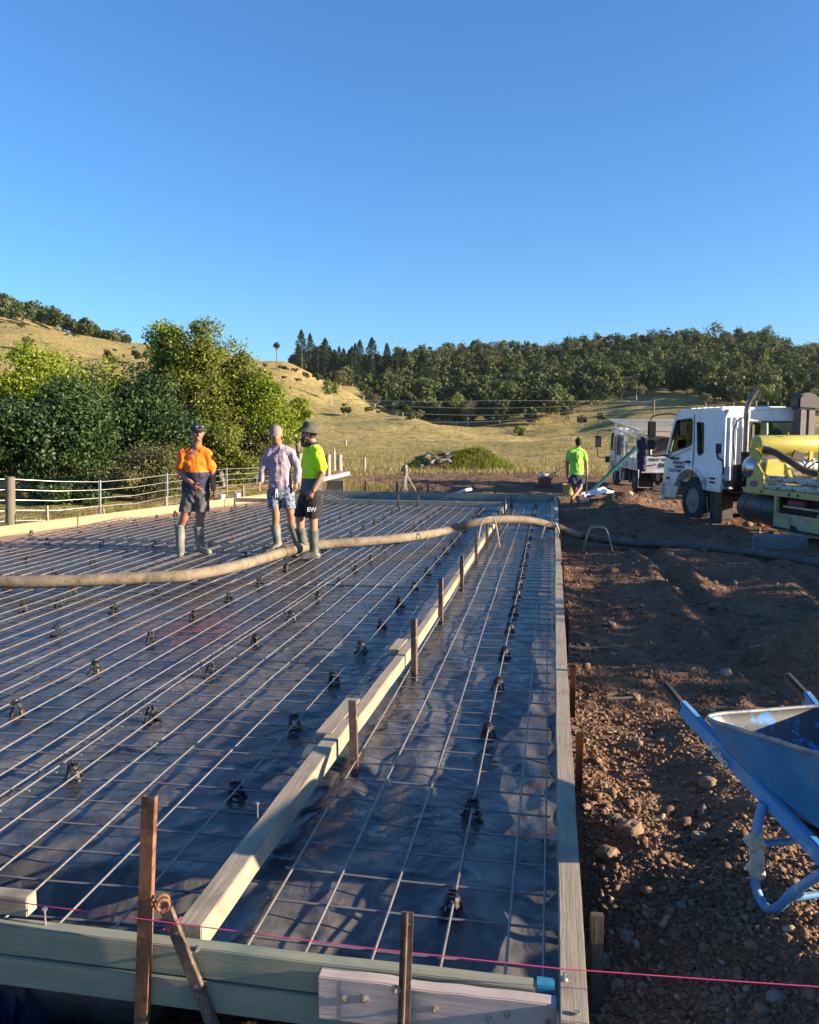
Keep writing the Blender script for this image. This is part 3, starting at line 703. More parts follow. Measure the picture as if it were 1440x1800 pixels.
# ------------------------------------------------------------------ pump hose
M_hose = simple('muddy_hose', (.16, .125, .085), .8, c2=(.24, .195, .14), sc=5, dirt=(.10, .08, .055), dsc=12, bs=.7, bsc=22, bd=.006)
M_hosed = simple('dark_hose', (.045, .043, .042), .6, c2=(.09, .08, .068), sc=5, dirt=(.14,.12,.09), dsc=9, bs=.5, bsc=22, bd=.005)
def spline(pts, n=8):
    pts = [Vector(p) for p in pts]; P = [pts[0]*2-pts[1]]+pts+[pts[-1]*2-pts[-2]]; out = []
    for i in range(1, len(P)-2):
        for k in range(n):
            t = k/n; a, b, c, d = P[i-1], P[i], P[i+1], P[i+2]
            out.append(.5*((2*b)+(c-a)*t+(2*a-5*b+4*c-d)*t*t+(3*b-a-3*c+d)*t**3))
    out.append(pts[-1]); return out
HR = .062
hp = [at(-260, 1012, .14)]+[at(x, y, .14) for x, y in ((-100, 1020), (0, 1023), (120, 1021), (240, 1016), (340, 1010), (430, 991), (500, 970))]
hose1 = spline(hp, 8)
hp2 = [at(500, 970, .14), at(560, 958, .15), at(640, 952, .16), at(720, 944, .17)]
hp2 += [aty(780, 934, 12.3), aty(830, 920, 12.4), aty(880, 913, 12.6), aty(930, 915, 12.9), aty(975, 926, 13.1), aty(1020, 941, 13.3), at(1090, 953, -.14), at(1180, 959, -.16), at(1270, 966, -.17), at(1350, 976, -.17), at(1440, 991, -.17), at(1560, 1015, -.17), at(1800, 1070, -.17)]
ho = empty('concrete_hose', hp[3]); tag(ho, 'long muddy concrete pumping hose snaking over the mesh to the truck', 'hose')
s2 = spline(hp2, 8); cut = 9*8
L0 = Vector(ho.location)
def rel(ps): return [p-L0 for p in ps]
mb = MB(); mb.tube(rel(hose1), HR, 18, radii=[HR*(1+.05*math.sin(k*.7)*rnd.random()) for k in range(len(hose1))]); mb.build('near_length', M_hose, ho, smooth=True, angle=60)
mb = MB(); mb.tube(rel(s2[:cut+1]), HR, 18); mb.build('middle_length', M_hose, ho, smooth=True, angle=60)
mb = MB(); mb.tube(rel(s2[cut:]), HR*.98, 18); mb.build('far_length', M_hosed, ho, smooth=True, angle=60)
jp = s2[0]-L0; jd = (s2[1]-s2[0]).normalized(); mb = MB()
mb.tube([jp-jd*.14, jp-jd*.12, jp-jd*.05, jp-jd*.04, jp+jd*.04, jp+jd*.05, jp+jd*.12, jp+jd*.14], .07, 18, radii=[.066,.074,.074,.084,.084,.072,.072,.066])
mb.beam(jp+Vector((-.02,-.02,.08)), jp+Vector((.10,.06,.095)), .03, .02)
mb.build('coupling', simple('clamp_steel', (.16,.12,.09), .6, .5, c2=(.08,.06,.05), sc=20), ho, smooth=True, angle=30)
# bent wire hoops carrying the hose
M_rod = simple('bare_rod', (.45, .38, .30), .45, .4, c2=(.3,.22,.16), sc=20)
def hoop(pa, pb, top, label, dy=.22, r=.010, rows=2):
    t = empty('hose_hoop', pa); tag(t, label, 'hoop', 'bent rod hoops along the hose'); A = Vector(pa)
    off = [0, dy] if rows == 2 else [0]
    for q in off:
        a = Vector((0, q, 0)); b = Vector(pb)-A+Vector((0, q, 0)); m = (a+b)/2; h = top-A.z
        d = (b-a)*.5; pts = [a, a+d*.22+Vector((0,0,h*.55)), a+d*.45+Vector((0,0,h*.9))]+[m-d*math.cos(x)*.55+Vector((0,0,h*(.9+.1*math.sin(x)))) for x in (.8, 1.2, 1.57, 1.94, 2.34)]+[b-d*.45+Vector((0,0,h*.9)), b-d*.22+Vector((0,0,h*.55)), b]
        mb = MB(); mb.tube(spline(pts, 4), r, 8); mb.build('rod', M_rod, t, smooth=True)
hoop(aty(838, 968, 11.2), aty(878, 962, 11.35), aty(858, 912, 11.25).z, 'bent rod hoop standing in front of the hose at the middle form', rows=1, r=.012)
hoop(aty(950, 956, 12.0), aty(986, 952, 12.1), aty(970, 921, 12.1).z, 'bent rod hoop beside the right form under the hose', rows=1, r=.012)
hoop(at(1026, 968, -.22), at(1077, 970, -.22), aty(1052, 927, 13.0).z, 'pair of bent rod hoops standing on the soil over the hose', dy=.25, r=.011)
# ------------------------------------------------------------------ fence on the left
M_gal = simple('galvanised', (.50, .50, .47), .45, .5, c2=(.38,.38,.36), sc=15)
T_post = timber('grey_post', (.11, .09, .068), (.19, .16, .125), (.10, .08, .06), 'Z', bs=.8)
T_postp = timber('pale_post', (.26, .23, .175), (.38, .34, .27), (.2, .16, .12), 'Z', bs=.8)
fn = empty('wire_fence', at(18, 925, -.3)); tag(fn, 'five strand wire fence with steel posts behind the left form', 'fence')
FL = Vector(fn.location)
fposts = [(-260, 968, 838, 'w'), (18, 925, 838, 'w'), (175, 904, 844, 's'), (293, 890, 832, 's'), (398, 868, 822, 's'), (480, 860, 818, 's')]
tops = []; bots = []
fd = [14.0, 15.6, 17.2, 19.4, 24.0, 27.5]
for (px, by, ty, kd), dd in zip(fposts, fd):
    a = atd(px, by, dd); a.z = -.38; t = atd(px, ty, dd); mb = MB()
    if kd == 'w':
        mb.tube([a-FL, (a+t)/2-FL, t-FL], .085, 12, radii=[.095, .088, .085]); mb.build('post', T_post, fn, smooth=True, angle=50)
    else:
        mb.beam(a-FL, t-FL, .05, .035, up=(0,1,0)); mb.build('post', M_gal, fn)
    tops.append(t); bots.append(Vector((a.x, a.y, -.30)))
for q in range(5):
    mb = MB(); pts = []
    for k in range(len(tops)):
        f = .96-q*.185
        p = bots[k]*(1-f)+tops[k]*f; pts.append(p-FL)
        if k < len(tops)-1:
            p2 = bots[k+1]*(1-f)+tops[k+1]*f; pts.append((p+p2)/2-FL-Vector((0,0,.018+.01*q)))
    mb.tube(pts, .006, 6); mb.build('wire', M_gal, fn, smooth=True)
# older posts in the paddock
for k, (px, by, ty, w, dd, lab) in enumerate(((527, 850, 797, .13, 27, 'weathered timber strainer post behind the man in the pink shirt'), (577, 838, 799, .11, 33, 'timber gate post right of the man in lime green'),
      (597, 824, 799, .14, 40, 'round timber post further up the paddock'), (641, 826, 804, .07, 40, 'thin pale timber post at the paddock edge'), (608, 781, 773, .16, 110, 'small far post up the grassy slope'))):
    a = atd(px, by, dd); t = atd(px, ty, dd); a.z -= .15; mb = MB(); mb.tube([a, (a+t)/2, t], w*.9, 10, radii=[w, w*.95, w*.9]); o = mb.build('timber_post', T_postp, smooth=True, angle=50); recenter(o, a); tag(o, lab, 'post', 'timber posts in the paddock')
gt = atd(577, 838, 33); g2_ = atd(597, 824, 40)
fo = empty('field_gate', gt); tag(fo, 'thin tubular steel gate between two timber posts in the paddock', 'gate'); mb = MB()
for q in range(5):
    a = Vector((.2, .3, .25+.2*q)); b = g2_-gt+Vector((-.2, -.3, 0)); b.z = .25+.2*q+(g2_-gt).z; mb.tube([a, b], .018, 6)
for f in (0, .5, 1):
    a = Vector((.2, .3, 0)).lerp(g2_-gt+Vector((-.2,-.3,0)), f); mb.tube([a+Vector((0,0,.22)), a+Vector((0,0,1.08))], .02, 6)
mb.build('gate_frame', M_gal, fo, smooth=True)
# far small yards on the slope behind the walker
mb = MB(); P0 = atd(985, 781, 140); P1 = atd(1003, 781, 140)
o = empty('stock_rail', P0); tag(o, 'tiny pale timber stock rail on the far paddock left of the walker', 'rail fence')
for f in range(4):
    a = Vector((0,0,0)).lerp(P1-P0, f/3); mb.beam(a+Vector((0,0,-.3)), a+Vector((0,0,1.1)), .16, .16, up=(0,1,0))
for z in (.95,): mb.beam((0,0,z), Vector((0,0,z))+(P1-P0), .1, .14)
mb.build('rails', T_postp, o)
# white pipe stubs, pipe bundle
M_pvc = simple('white_pvc', (.80, .80, .78), .35, c2=(.70,.69,.65), sc=8)
for k, (px, by, ty, lab) in enumerate(((391, 887, 871, 'white capped pipe stub left of the cross board, nearer one'), (418, 876, 868, 'white pipe stub in the far left corner of the slab'))):
    B0 = at(px, by, .02); t = aty(px, ty, B0.y); mb = MB(); h = t.z-B0.z+.02
    mb.lathe([(.055, 0), (.055, h*.25), (.07, h*.28), (.07, h*.62), (.055, h*.66), (.055, h*.8), (.075, h*.82), (.075, h)], 16)
    o = mb.build('pipe_stub', M_pvc, smooth=True, angle=40, loc=B0); tag(o, lab, 'pipe')
mb = MB()
for k in range(3): mb.tube([atd(560, 846-k*1.5, 24+k*.1), atd(615, 833-k*1.2, 24.2+k*.1)], .045, 10)
o = mb.build('pipe_bundle', M_pvc, smooth=True, angle=50); recenter(o, atd(560, 846, 24)); tag(o, 'bundle of long white plastic pipes beside the man in lime green', 'pipes')
mb = MB(); a = atd(590, 846, 24.1); mb.beam((a.x, a.y, -.38), (a.x, a.y, a.z+.02), .5, .12, up=(0,1,0)); o = mb.build('pipe_rest', T_post); recenter(o, (a.x,a.y,-.38)); tag(o, 'low timber block carrying the white pipes', 'block')
mb = MB(); mb.tube(spline([aty(800, 869, 20.3), aty(812, 864, 20.3), aty(822, 861, 20.4), aty(828, 860, 20.5)], 4), .04, 10)
o = mb.build('bent_pipe', M_pvc, smooth=True, angle=50); recenter(o, aty(800, 869, 20.3)); tag(o, 'short bent white conduit lying over the back form', 'pipe')
# ------------------------------------------------------------------ laser level on a tripod
tp = at(713, 863, -.28); lv = empty('laser_level', tp); tag(lv, 'surveying laser level on a pale tripod behind the back form', 'laser level')
hz = aty(712, 834, tp.y).z-tp.z
M_tripod = simple('tripod_alloy', (.62, .60, .52), .5, c2=(.5,.46,.36), sc=10); M_yel = simple('level_case', (.30, .28, .16), .5, c2=(.16,.15,.10), sc=14)
for (dx, dy) in ((-.17, -.1), (.235, .0), (.0, .22)):
    mb = MB(); mb.beam((dx*1.45, dy, 0), (dx*.12, dy*.12, hz), .035, .03, up=(0,1,0)); mb.build('leg', M_tripod, lv)
mb = MB(); mb.beam((0, -.12, .05), (0, -.02, hz), .045, .03, up=(0,1,0)); mb.build('leg', M_tripod, lv)
mb = MB(); mb.lathe([(.07, hz-.02), (.09, hz), (.09, hz+.03), (.05, hz+.04), (.05, hz+.07), (.10, hz+.08), (.11, hz+.2), (.06, hz+.23), (.06, hz+.29), (.045, hz+.31)], 14)
mb.box((0, 0, hz+.15), (.27, .12, .10)); mb.build('level_head', M_yel, lv, smooth=True, angle=35)
# ------------------------------------------------------------------ plate compactor far behind
cp = at(957, 858, -.3); co = empty('plate_compactor', cp); co.rotation_euler = (0,0,.4); co.scale = (.82,.82,.82); tag(co, 'small red plate compactor with a bent handle beside the walker', 'compactor')
mb = MB(); mb.box((0,0,.06), (.55,.6,.06)); mb.beam((-.27,0,.05), (-.36,0,.16), .56, .04, up=(0,0,1)); mb.build('base_plate', M_rustd, co, bevel=.006)
M_red = simple('red_engine', (.34, .05, .025), .5, c2=(.2,.06,.04), sc=9); mb = MB(); mb.box((0,0,.30), (.46,.42,.32)); mb.box((.06,.0,.16), (.3,.3,.1)); mb.build('engine_block', M_red, co, bevel=.03)
mb = MB(); mb.lathe([(.04,.44),(.2,.46),(.22,.52),(.19,.60),(.05,.62)], 14); mb.box((-.18,0,.5), (.16,.2,.14)); mb.build('fuel_tank', simple('pale_tank', (.5,.46,.40), .5), co, smooth=True, angle=40)
mb = MB()
for s_ in (-1, 1): mb.tube(spline([(.2, s_*.1, .25), (.45, s_*.14, .65), (.75, s_*.2, .86), (1.0, s_*.3, 1.05)], 5), .018, 8)
mb.tube([(.45, -.14, .65), (.45, .14, .65)], .015, 8); mb.tube([(1.0,-.3,1.05), (1.02,-.42,1.0)], .028, 8); mb.tube([(1.0,.3,1.05), (1.02,.42,1.1)], .028, 8)
mb.build('handle', M_rustd, co, smooth=True)
# bucket, bag, offcuts, block
bk = at(1001, 870, -.3); bo = empty('bucket', bk); tag(bo, 'yellow plastic bucket on the ground behind the walker', 'bucket')
bo.location.x -= .02
mb = MB(); mb.lathe([(.02,.01),(.15,.0),(.17,.15),(.19,.30),(.2,.31),(.2,.33),(.185,.33),(.16,.03),(.02,.02)], 20); mb.build('body', simple('yellow_bucket', (.40,.36,.10), .5, c2=(.25,.22,.09), sc=9), bo, smooth=True, angle=40)
mb = MB(); mb.tube([(math.cos(a)*.2, .02, .31-abs(math.sin(a))*.14) for a in [math.pi*k/10 for k in range(11)]], .005, 6); mb.build('handle', M_gal, bo)
bm_ = bmesh.new(); bmesh.ops.create_grid(bm_, x_segments=30, y_segments=18, size=.5)
for v in bm_.verts:
    x, y = v.co.x, v.co.y; v.co = Vector((x*1.35+.1*y, y*.8, .10*(.5+mnoise.noise(Vector((x*3, y*3, 2))))+.06*mnoise.noise(Vector((x*8,y*8,1)))+.12*max(0, 1-3*abs(x+.05))))
me = bpy.data.meshes.new('plastic_bag'); bm_.to_mesh(me); bm_.free(); wb = bpy.data.objects.new('plastic_bag', me); COL.objects.link(wb); me.materials.append(simple('white_sheet', (.68,.71,.76), .5))
me.polygons.foreach_set('use_smooth', [True]*len(me.polygons))
q = at(1070, 886, -.25); wb.location = (q.x, q.y, float(ground_z(q.x, q.y))+.04); wb.rotation_euler = (.05, 0, .3); tag(wb, 'crumpled white plastic sheet lying on the dark soil', 'plastic sheet')
def off(name, px, py, d, mat, lab, cat, rz=0, z=None):
    q = at(px, py, -.27); mb = MB(); mb.box((0,0,d[2]/2), d); o = mb.build(name, mat, bevel=.006); o.location = (q.x, q.y, float(ground_z(q.x, q.y))-.01); o.rotation_euler = (.03, .02, rz); return tag(o, lab, cat)
off('foam_block', 1025, 886, (.34,.18,.09), simple('white_foam', (.75,.75,.73), .8), 'small white block on the ground at the walker feet', 'block', .15)
off('timber_offcut', 1050, 887, (.42,.09,.07), simple('grey_offcut', (.20,.22,.24), .8), 'grey offcut lying against the white sheet', 'offcut', .1)
mbk = MB(); mbk.box((0,0,.13), (.78,.30,.26)); kb = mbk.build('concrete_block', simple('blue_grey_block', (.13,.15,.165), .9, c2=(.19,.205,.21), sc=10, dirt=(.10,.08,.06), dsc=5, bs=.6, bsc=30, bd=.008), bevel=.025)
q = at(1370, 968, -.26); kb.location = (q.x, q.y, float(ground_z(q.x, q.y))-.03); kb.rotation_euler = (.04, -.03, -.05); tag(kb, 'large grey concrete block lying on the soil below the pump truck', 'block')
def stub(px, py, lab): pass

M_stick = simple('grey_stick', (.30,.25,.19), .85, c2=(.2,.16,.12), sc=20)
for k, (px, py, L, a, lab) in enumerate(((1042, 1128, .34, .1, 'thin pale stick on the shaded soil beside the right form'), (1158, 1060, .28, -.5, 'short stick lying on the shaded soil mound'), (1168, 1660, .07, 1.1, 'tiny twig on the gravel below the wheelbarrow'), (1345, 1170, .30, .5, 'grey offcut lying on the side of the soil mound'), (1290, 1010, .35, .05, 'flat stick half buried near the hose'), (1095, 1225, .22, .2, 'small weathered stick on the sunlit soil'))):
    q = at(px, py, -.2); z = float(ground_z(q.x, q.y)); mb = MB(); d = Vector((math.cos(a), math.sin(a), .04))*L/2
    mb.beam(-d, d, .018, .012, seg=4, wob=.003); o = mb.build('stick', M_stick); o.location = (q.x, q.y, z+.012); tag(o, lab, 'stick')
# ------------------------------------------------------------------ foliage
def leaves(cen, rad, n, size, rg, droop=0.0, up=.35, shell=.55, aspect=.5):
    """n leaf quads around every clump (cen (m,3), rad (m,3))"""
    m = len(cen); d = rg.normal(size=(m, n, 3)); d /= np.linalg.norm(d, axis=2, keepdims=True)
    r = shell+(1-shell)*rg.uniform(0, 1, (m, n, 1))**.6; r *= 1+.18*rg.normal(size=(m, n, 1))
    p = cen[:, None]+d*r*rad[:, None]; p[..., 2] -= droop*rg.uniform(0, 1, (m, n))
    nr = d*.7+rg.normal(size=(m, n, 3))*.55+np.array([0, 0, up]); nr /= np.linalg.norm(nr, axis=2, keepdims=True)
    t = np.cross(nr, rg.normal(size=(m, n, 3))); t /= np.linalg.norm(t, axis=2, keepdims=True)+1e-9; b = np.cross(nr, t)
    s = size*rg.uniform(.6, 1.35, (m, n, 1))
    q = np.stack([p-t*s, p-b*s*aspect+nr*s*.12, p+t*s, p+b*s*aspect+nr*s*.12], 2).reshape(-1, 3)
    return q, np.arange(len(q)).reshape(-1, 4)
BARK = simple('bark', (.12, .095, .07), .9, c2=(.22, .19, .15), sc=8, bs=.8, bsc=20, bd=.02)
BARKP = simple('pale_bark', (.32, .29, .24), .85, c2=(.42, .39, .33), sc=6, bs=.4, bsc=20, bd=.02)
L_lime = leaf_mat('camphor_leaves', (.10, .165, .014), (.24, .315, .028), (.32, .36, .05), .42)
L_mid = leaf_mat('privet_leaves', (.075, .11, .018), (.19, .235, .03), (.26, .26, .07), .38)
L_dark = leaf_mat('dark_leaves', (.020, .046, .018), (.045, .090, .028), (.085, .13, .035), .25)
L_olive = leaf_mat('olive_leaves', (.085, .095, .035), (.14, .14, .05), (.19, .17, .08), .3)
def build_tree(name, label, cat, base, env, nclump, nleaf, leaf, lmat, seed, trunk=.12, bark=BARK, crad=.5, group=None, hollow=.45, skirt=False, multi=1, droop=.1, up=.35):
    """env: list of crown lobes (x, y, z, rx, ry, rz) relative to the base"""
    rg = np.random.default_rng(seed); pr = random.Random(seed)
    t = empty(name, base); tag(t, label, cat, group)
    env = np.array(env, float); vol = env[:, 3]*env[:, 4]*env[:, 5]; pick = rg.choice(len(env), nclump, p=vol/vol.sum())
    d = rg.normal(size=(nclump, 3)); d /= np.linalg.norm(d, axis=1, keepdims=True); rr = hollow+(1-hollow)*rg.uniform(0, 1, (nclump, 1))**.5
    cen = env[pick, :3]+d*rr*env[pick, 3:]; cen[:, 2] = np.maximum(cen[:, 2], .25)
    cr = crad*rg.uniform(.55, 1.35, (nclump, 1))*np.array([[1, 1, .78]])
    V, F = leaves(cen, cr, nleaf, leaf, rg, droop, up)
    np_mesh('crown', V, F, lmat, t)
    mb = MB()
    for k in range(multi):
        lean = Vector((pr.uniform(-.3,.3)*multi, pr.uniform(-.3,.3)*multi, 0)); top = Vector(env[:, :3].mean(0)); hh = top.z
        p = [Vector((lean.x*.3*k, lean.y*.2*k, -.4)), lean*.4+Vector((top.x*.2, top.y*.2, hh*.35)), lean*.8+Vector((top.x*.6, top.y*.6, hh*.7)), lean*.6+Vector((top.x, top.y, hh*1.05))]
        sp = spline(p, 4); mb.tube(sp, trunk, 8, radii=[trunk*(1.15-.85*i/len(sp)) for i in range(len(sp))])
        for j in range(min(nclump, 16)):
            c = Vector(cen[pr.randrange(nclump)]); s_ = sp[pr.randrange(3, len(sp))]
            mid = (s_+c)/2+Vector((pr.uniform(-.2,.2), pr.uniform(-.2,.2), -.12)); mb.tube(spline([s_, mid, c], 3), trunk*.3, 5, radii=[trunk*.34, trunk*.3, trunk*.26, trunk*.2, trunk*.16, trunk*.1, trunk*.06][:7])
    mb.build('trunk', bark, t, smooth=True, fix=False)
    return t
def scr_tree(px, D, top, wpx, lmat, seed, label, cat='tree', name='leafy_tree', lobes=None, bot=None, n=60, nl=230, leaf=.06, crad=.5, **kw):
    """a tree standing at depth D whose crown spans the given picture size"""
    b = atd(px, 860, D); b.z = float(terrain(*[np.array(v) for v in ((px-CX)/FPX*D, D)]))
    topz = atd(px, top, D).z-b.z; w = wpx/FPX*D/2; botz = .5 if bot is None else max(.2, atd(px, bot, D).z-b.z)
    if lobes is None:
        r_ = random.Random(seed); lobes = []
        for k in range(5):
            f = k/4; zc = botz+(topz-botz)*(.22+.60*f); ww = w*(.62-.22*f*f); lobes.append((r_.uniform(-.5,.5)*w*(1-.4*f), r_.uniform(-.4,.4)*w, zc, ww, ww*.9, (topz-botz)*.22))
        lobes.append((r_.uniform(-.25,.25)*w, 0, topz-(topz-botz)*.14, w*.33, w*.33, (topz-botz)*.13))
    return build_tree(name, label, cat, b, lobes, n, nl, leaf, lmat, seed, crad=crad, **kw)
G1 = 'dense bushes and trees behind the fence'
scr_tree(-60, 27, 575, 260, L_lime, 1, 'yellow green leafy tree cut by the left picture edge', group=G1, n=64, nl=440, crad=.60)
scr_tree(60, 27, 618, 190, L_lime, 2, 'yellow green tree left of the darker bushes, sunlit top', group=G1, n=64, nl=440, crad=.60)
scr_tree(165, 30, 628, 220, L_lime, 3, 'wide tree with lime tops in front of the dry hill', group=G1, n=66, nl=440, crad=.60)
scr_tree(302, 31, 578, 120, L_lime, 4, 'tall narrow tree with an airy top, left of the tallest crown', group=G1, n=52, nl=440, crad=.55, leaf=.062)
scr_tree(345, 30, 566, 110, L_mid, 5, 'tallest tree of the clump, topped by one bright tuft', group=G1, n=60, nl=440, crad=.58, leaf=.06)
scr_tree(418, 31, 612, 130, L_mid, 6, 'vine covered tree right of the tallest crown', group=G1, n=64, nl=440, crad=.60, leaf=.055)
scr_tree(480, 31, 652, 130, L_lime, 7, 'rounded tree at the right end of the clump', group=G1, n=60, nl=440, crad=.58, leaf=.055)
scr_tree(528, 31.5, 705, 46, L_lime, 8, 'small bright bush sticking out at the right end of the clump', 'bush', 'leafy_bush', group=G1, n=22, nl=260, leaf=.05, crad=.3, bot=760)
scr_tree(30, 24, 705, 230, L_dark, 9, 'dark green bush at the left edge behind the wooden fence post', 'bush', 'leafy_bush', group=G1, n=66, nl=440, crad=.60, leaf=.06, bot=830)
scr_tree(150, 25, 680, 220, L_dark, 10, 'dark bush with bluish leaves left of centre of the thicket', 'bush', 'leafy_bush', group=G1, n=66, nl=440, crad=.60, leaf=.06, bot=820)
scr_tree(255, 26.5, 672, 190, L_dark, 11, 'darkest bush in the middle of the thicket under the tall tree', 'bush', 'leafy_bush', group=G1, n=66, nl=440, crad=.60, leaf=.06, bot=800)
scr_tree(262, 22.5, 790, 170, L_olive, 12, 'low olive shrub with small leaves right behind the steel fence posts', 'shrub', 'leafy_shrub', group=G1, n=80, nl=300, leaf=.035, crad=.34, bot=890)
scr_tree(392, 28, 745, 130, L_mid, 13, 'bright green shrub behind the man in orange', 'shrub', 'leafy_shrub', group=G1, n=70, nl=300, leaf=.05, crad=.4, bot=860)
scr_tree(455, 30, 745, 110, L_olive, 14, 'dull shrub behind the man in the pink shirt', 'shrub', 'leafy_shrub', group=G1, n=70, nl=280, leaf=.05, crad=.42, bot=850)
scr_tree(110, 22.5, 850, 190, L_dark, 15, 'low dark ground bush behind the fence wires', 'bush', 'leafy_bush', group=G1, n=60, nl=240, leaf=.05, crad=.3, bot=890)
scr_tree(335, 26, 800, 90, L_dark, 16, 'dark shrub between fence posts left of the man in orange', 'shrub', 'leafy_shrub', group=G1, n=50, nl=260, leaf=.05, crad=.36, bot=870)
scr_tree(-190, 24, 690, 260, L_dark, 17, 'dark tree just outside the left picture edge', group=G1, n=60, nl=260, leaf=.06)
# unseen bushes added off frame on the right to throw shade over the soil
for k, (x, y, h, w) in enumerate(((9.6, 6.9, 2.9, 1.5), (10.4, 9.4, 3.2, 1.7), (11.0, 12.2, 3.6, 1.8))):
    env = [(0, 0, h*.55, w*.7, w*.7, h*.42), (w*.3, w*.5, h*.45, w*.6, w*.6, h*.34), (-w*.3, -w*.5, h*.45, w*.6, w*.6, h*.34)]
    build_tree('leafy_bush', '%s added unseen bush right of the site, casting shade on the soil' % ('nearest middle farthest'.split()[k]), 'bush', (x, y, -.3), env, 46, 170, .09, L_mid, 60+k, crad=.6, group='unseen shade bushes added on the right')
# ------------------------------------------------------------------ far trees
FM_a = leaf_mat('forest_leaves', (.038, .062, .024), (.115, .135, .050), None, .22, nsc=.085, spec=.06)
FM_pine = leaf_mat('hoop_pine_leaves', (.020, .036, .022), (.038, .056, .028), None, .1, nsc=.1, spec=.05)
FM_lt = leaf_mat('pale_gum_leaves', (.12, .125, .06), (.19, .18, .09), None, .25, nsc=.1, spec=.06)
FM_fresh = leaf_mat('fresh_leaves', (.12, .17, .03), (.20, .23, .05), None, .3, nsc=.1)
def forest_arrays(P, Hh, W, rg, nclump, nleaf, size):
    """many crowns at once; P (n,3) bases"""
    n = len(P); th = rg.uniform(0, 6.28, (n, nclump)); rr = np.sqrt(rg.uniform(0, 1, (n, nclump)))*.72
    zc = rg.uniform(.38, .90, (n, nclump)); rr = rr*(1.25-zc)
    cen = np.stack([P[:, None, 0]+np.cos(th)*rr*W[:, None], P[:, None, 1]+np.sin(th)*rr*W[:, None], P[:, None, 2]+zc*Hh[:, None]], -1).reshape(-1, 3)
    rad = np.repeat((W*.42)[:, None], nclump, 1).reshape(-1, 1)*rg.uniform(.7, 1.2, (n*nclump, 1))*np.array([[1, 1, .8]])
    return leaves(cen, rad, nleaf, size, rg, 0, .4, .6, .8)
def hillpts(n, f_lo, f_hi, px0, px1, rg):
    """random points on the hill between two depth curves"""
    px = rg.uniform(px0, px1, n*3); u = rg.uniform(0, 1, n*3); lo = f_lo(px); hi = f_hi(px); D = lo+(hi-lo)*u
    keep = (hi > lo)&(rg.uniform(0, 1, n*3) < D/800); px, D = px[keep][:n], D[keep][:n]
    s_ = (px-CX)/FPX*D; z = terrain(s_, D); x, y = sd2w(s_, D); return np.stack([x, y, z], -1), px, D
rg = np.random.default_rng(77)
def flo(px): return np.interp(px, [500, 540, 620, 700, 760, 850, 1000, 1080, 1180, 1260, 1440, 1750], [640, 560, 470, 400, 372, 355, 345, 375, 390, 370, 330, 330])
def fhi(px): return np.interp(px, [500, 560, 1750], [700, 800, 800])
Pf, pxf, Df = hillpts(2500, flo, fhi, 512, 1700, rg)
clear = ((pxf > 755)&(pxf < 850)&(Df > 470)&(Df < 585)) | ((pxf > 1090)&(pxf < 1230)&(Df < 410))
Pf, Df = Pf[~clear], Df[~clear]
Hf = np.clip(rg.lognormal(math.log(11.5), .30, len(Pf)), 5.5, 23); Hf = Hf*np.where((np.abs(Pf @ np.array([_rt[0], _rt[1], 0])/Df*FPX+CX-600) < 95), .62, 1.0); Wf = Hf*rg.uniform(.28, .58, len(Pf))
V, F = forest_arrays(Pf, Hf, Wf, rg, 11, 34, .78)
FO = np_mesh('distant_forest', V, F, FM_a); tag(FO, 'dense dark green forest covering the far hills', 'forest', kind='stuff')
Pl, pxl, Dl = hillpts(520, lambda p: np.interp(p, [-900, 0, 120, 235], [500, 520, 545, 585]), lambda p: np.interp(p, [-900, 0, 235], [760, 760, 640]), -500, 232, rg)
Hl = rg.uniform(9, 15, len(Pl))*np.interp(pxl, [-500, 120, 232], [1, 1, .6]); V, F = forest_arrays(Pl, Hl, Hl*.5, rg, 9, 26, .95)
FO2 = np_mesh('ridge_forest', V, F, FM_a); tag(FO2, 'strip of forest along the top of the dry hill on the left', 'forest', kind='stuff')
# prototype far trees, each a thing with trunk and crown
def proto_round(seed, h, lm, bark=BARKP, ncl=16, nl=70, leaf=.42, wide=.36, lift=.35):
    rg2 = np.random.default_rng(seed); env = [(0, 0, h*.66, h*wide, h*wide, h*.26), (h*.14, 0, h*.55, h*wide*.7, h*wide*.7, h*.16), (-h*.12, h*.1, h*.78, h*wide*.6, h*wide*.6, h*.16)]
    return env
def far_tree(px, D, h, lm, seed, label, cat='tree', name='gum_tree', wide=.36, leaf=.40, n=22, nl=60, group='scattered trees on the far slopes', bark=BARKP, crad=None):
    s_ = (px-CX)/FPX*D; x, y = sd2w(s_, D); z = float(terrain(np.array(s_), np.array(D)))
    env = [(0, 0, h*.66, h*wide, h*wide, h*.26), (h*.14, 0, h*.52, h*wide*.7, h*wide*.7, h*.16), (-h*.12, h*.1, h*.80, h*wide*.6, h*wide*.6, h*.16)]
    return build_tree(name, label, cat, (x, y, z), env, n, nl, leaf, lm, seed, trunk=h*.022, bark=bark, crad=crad or h*.11, group=group, hollow=.3, droop=.3)
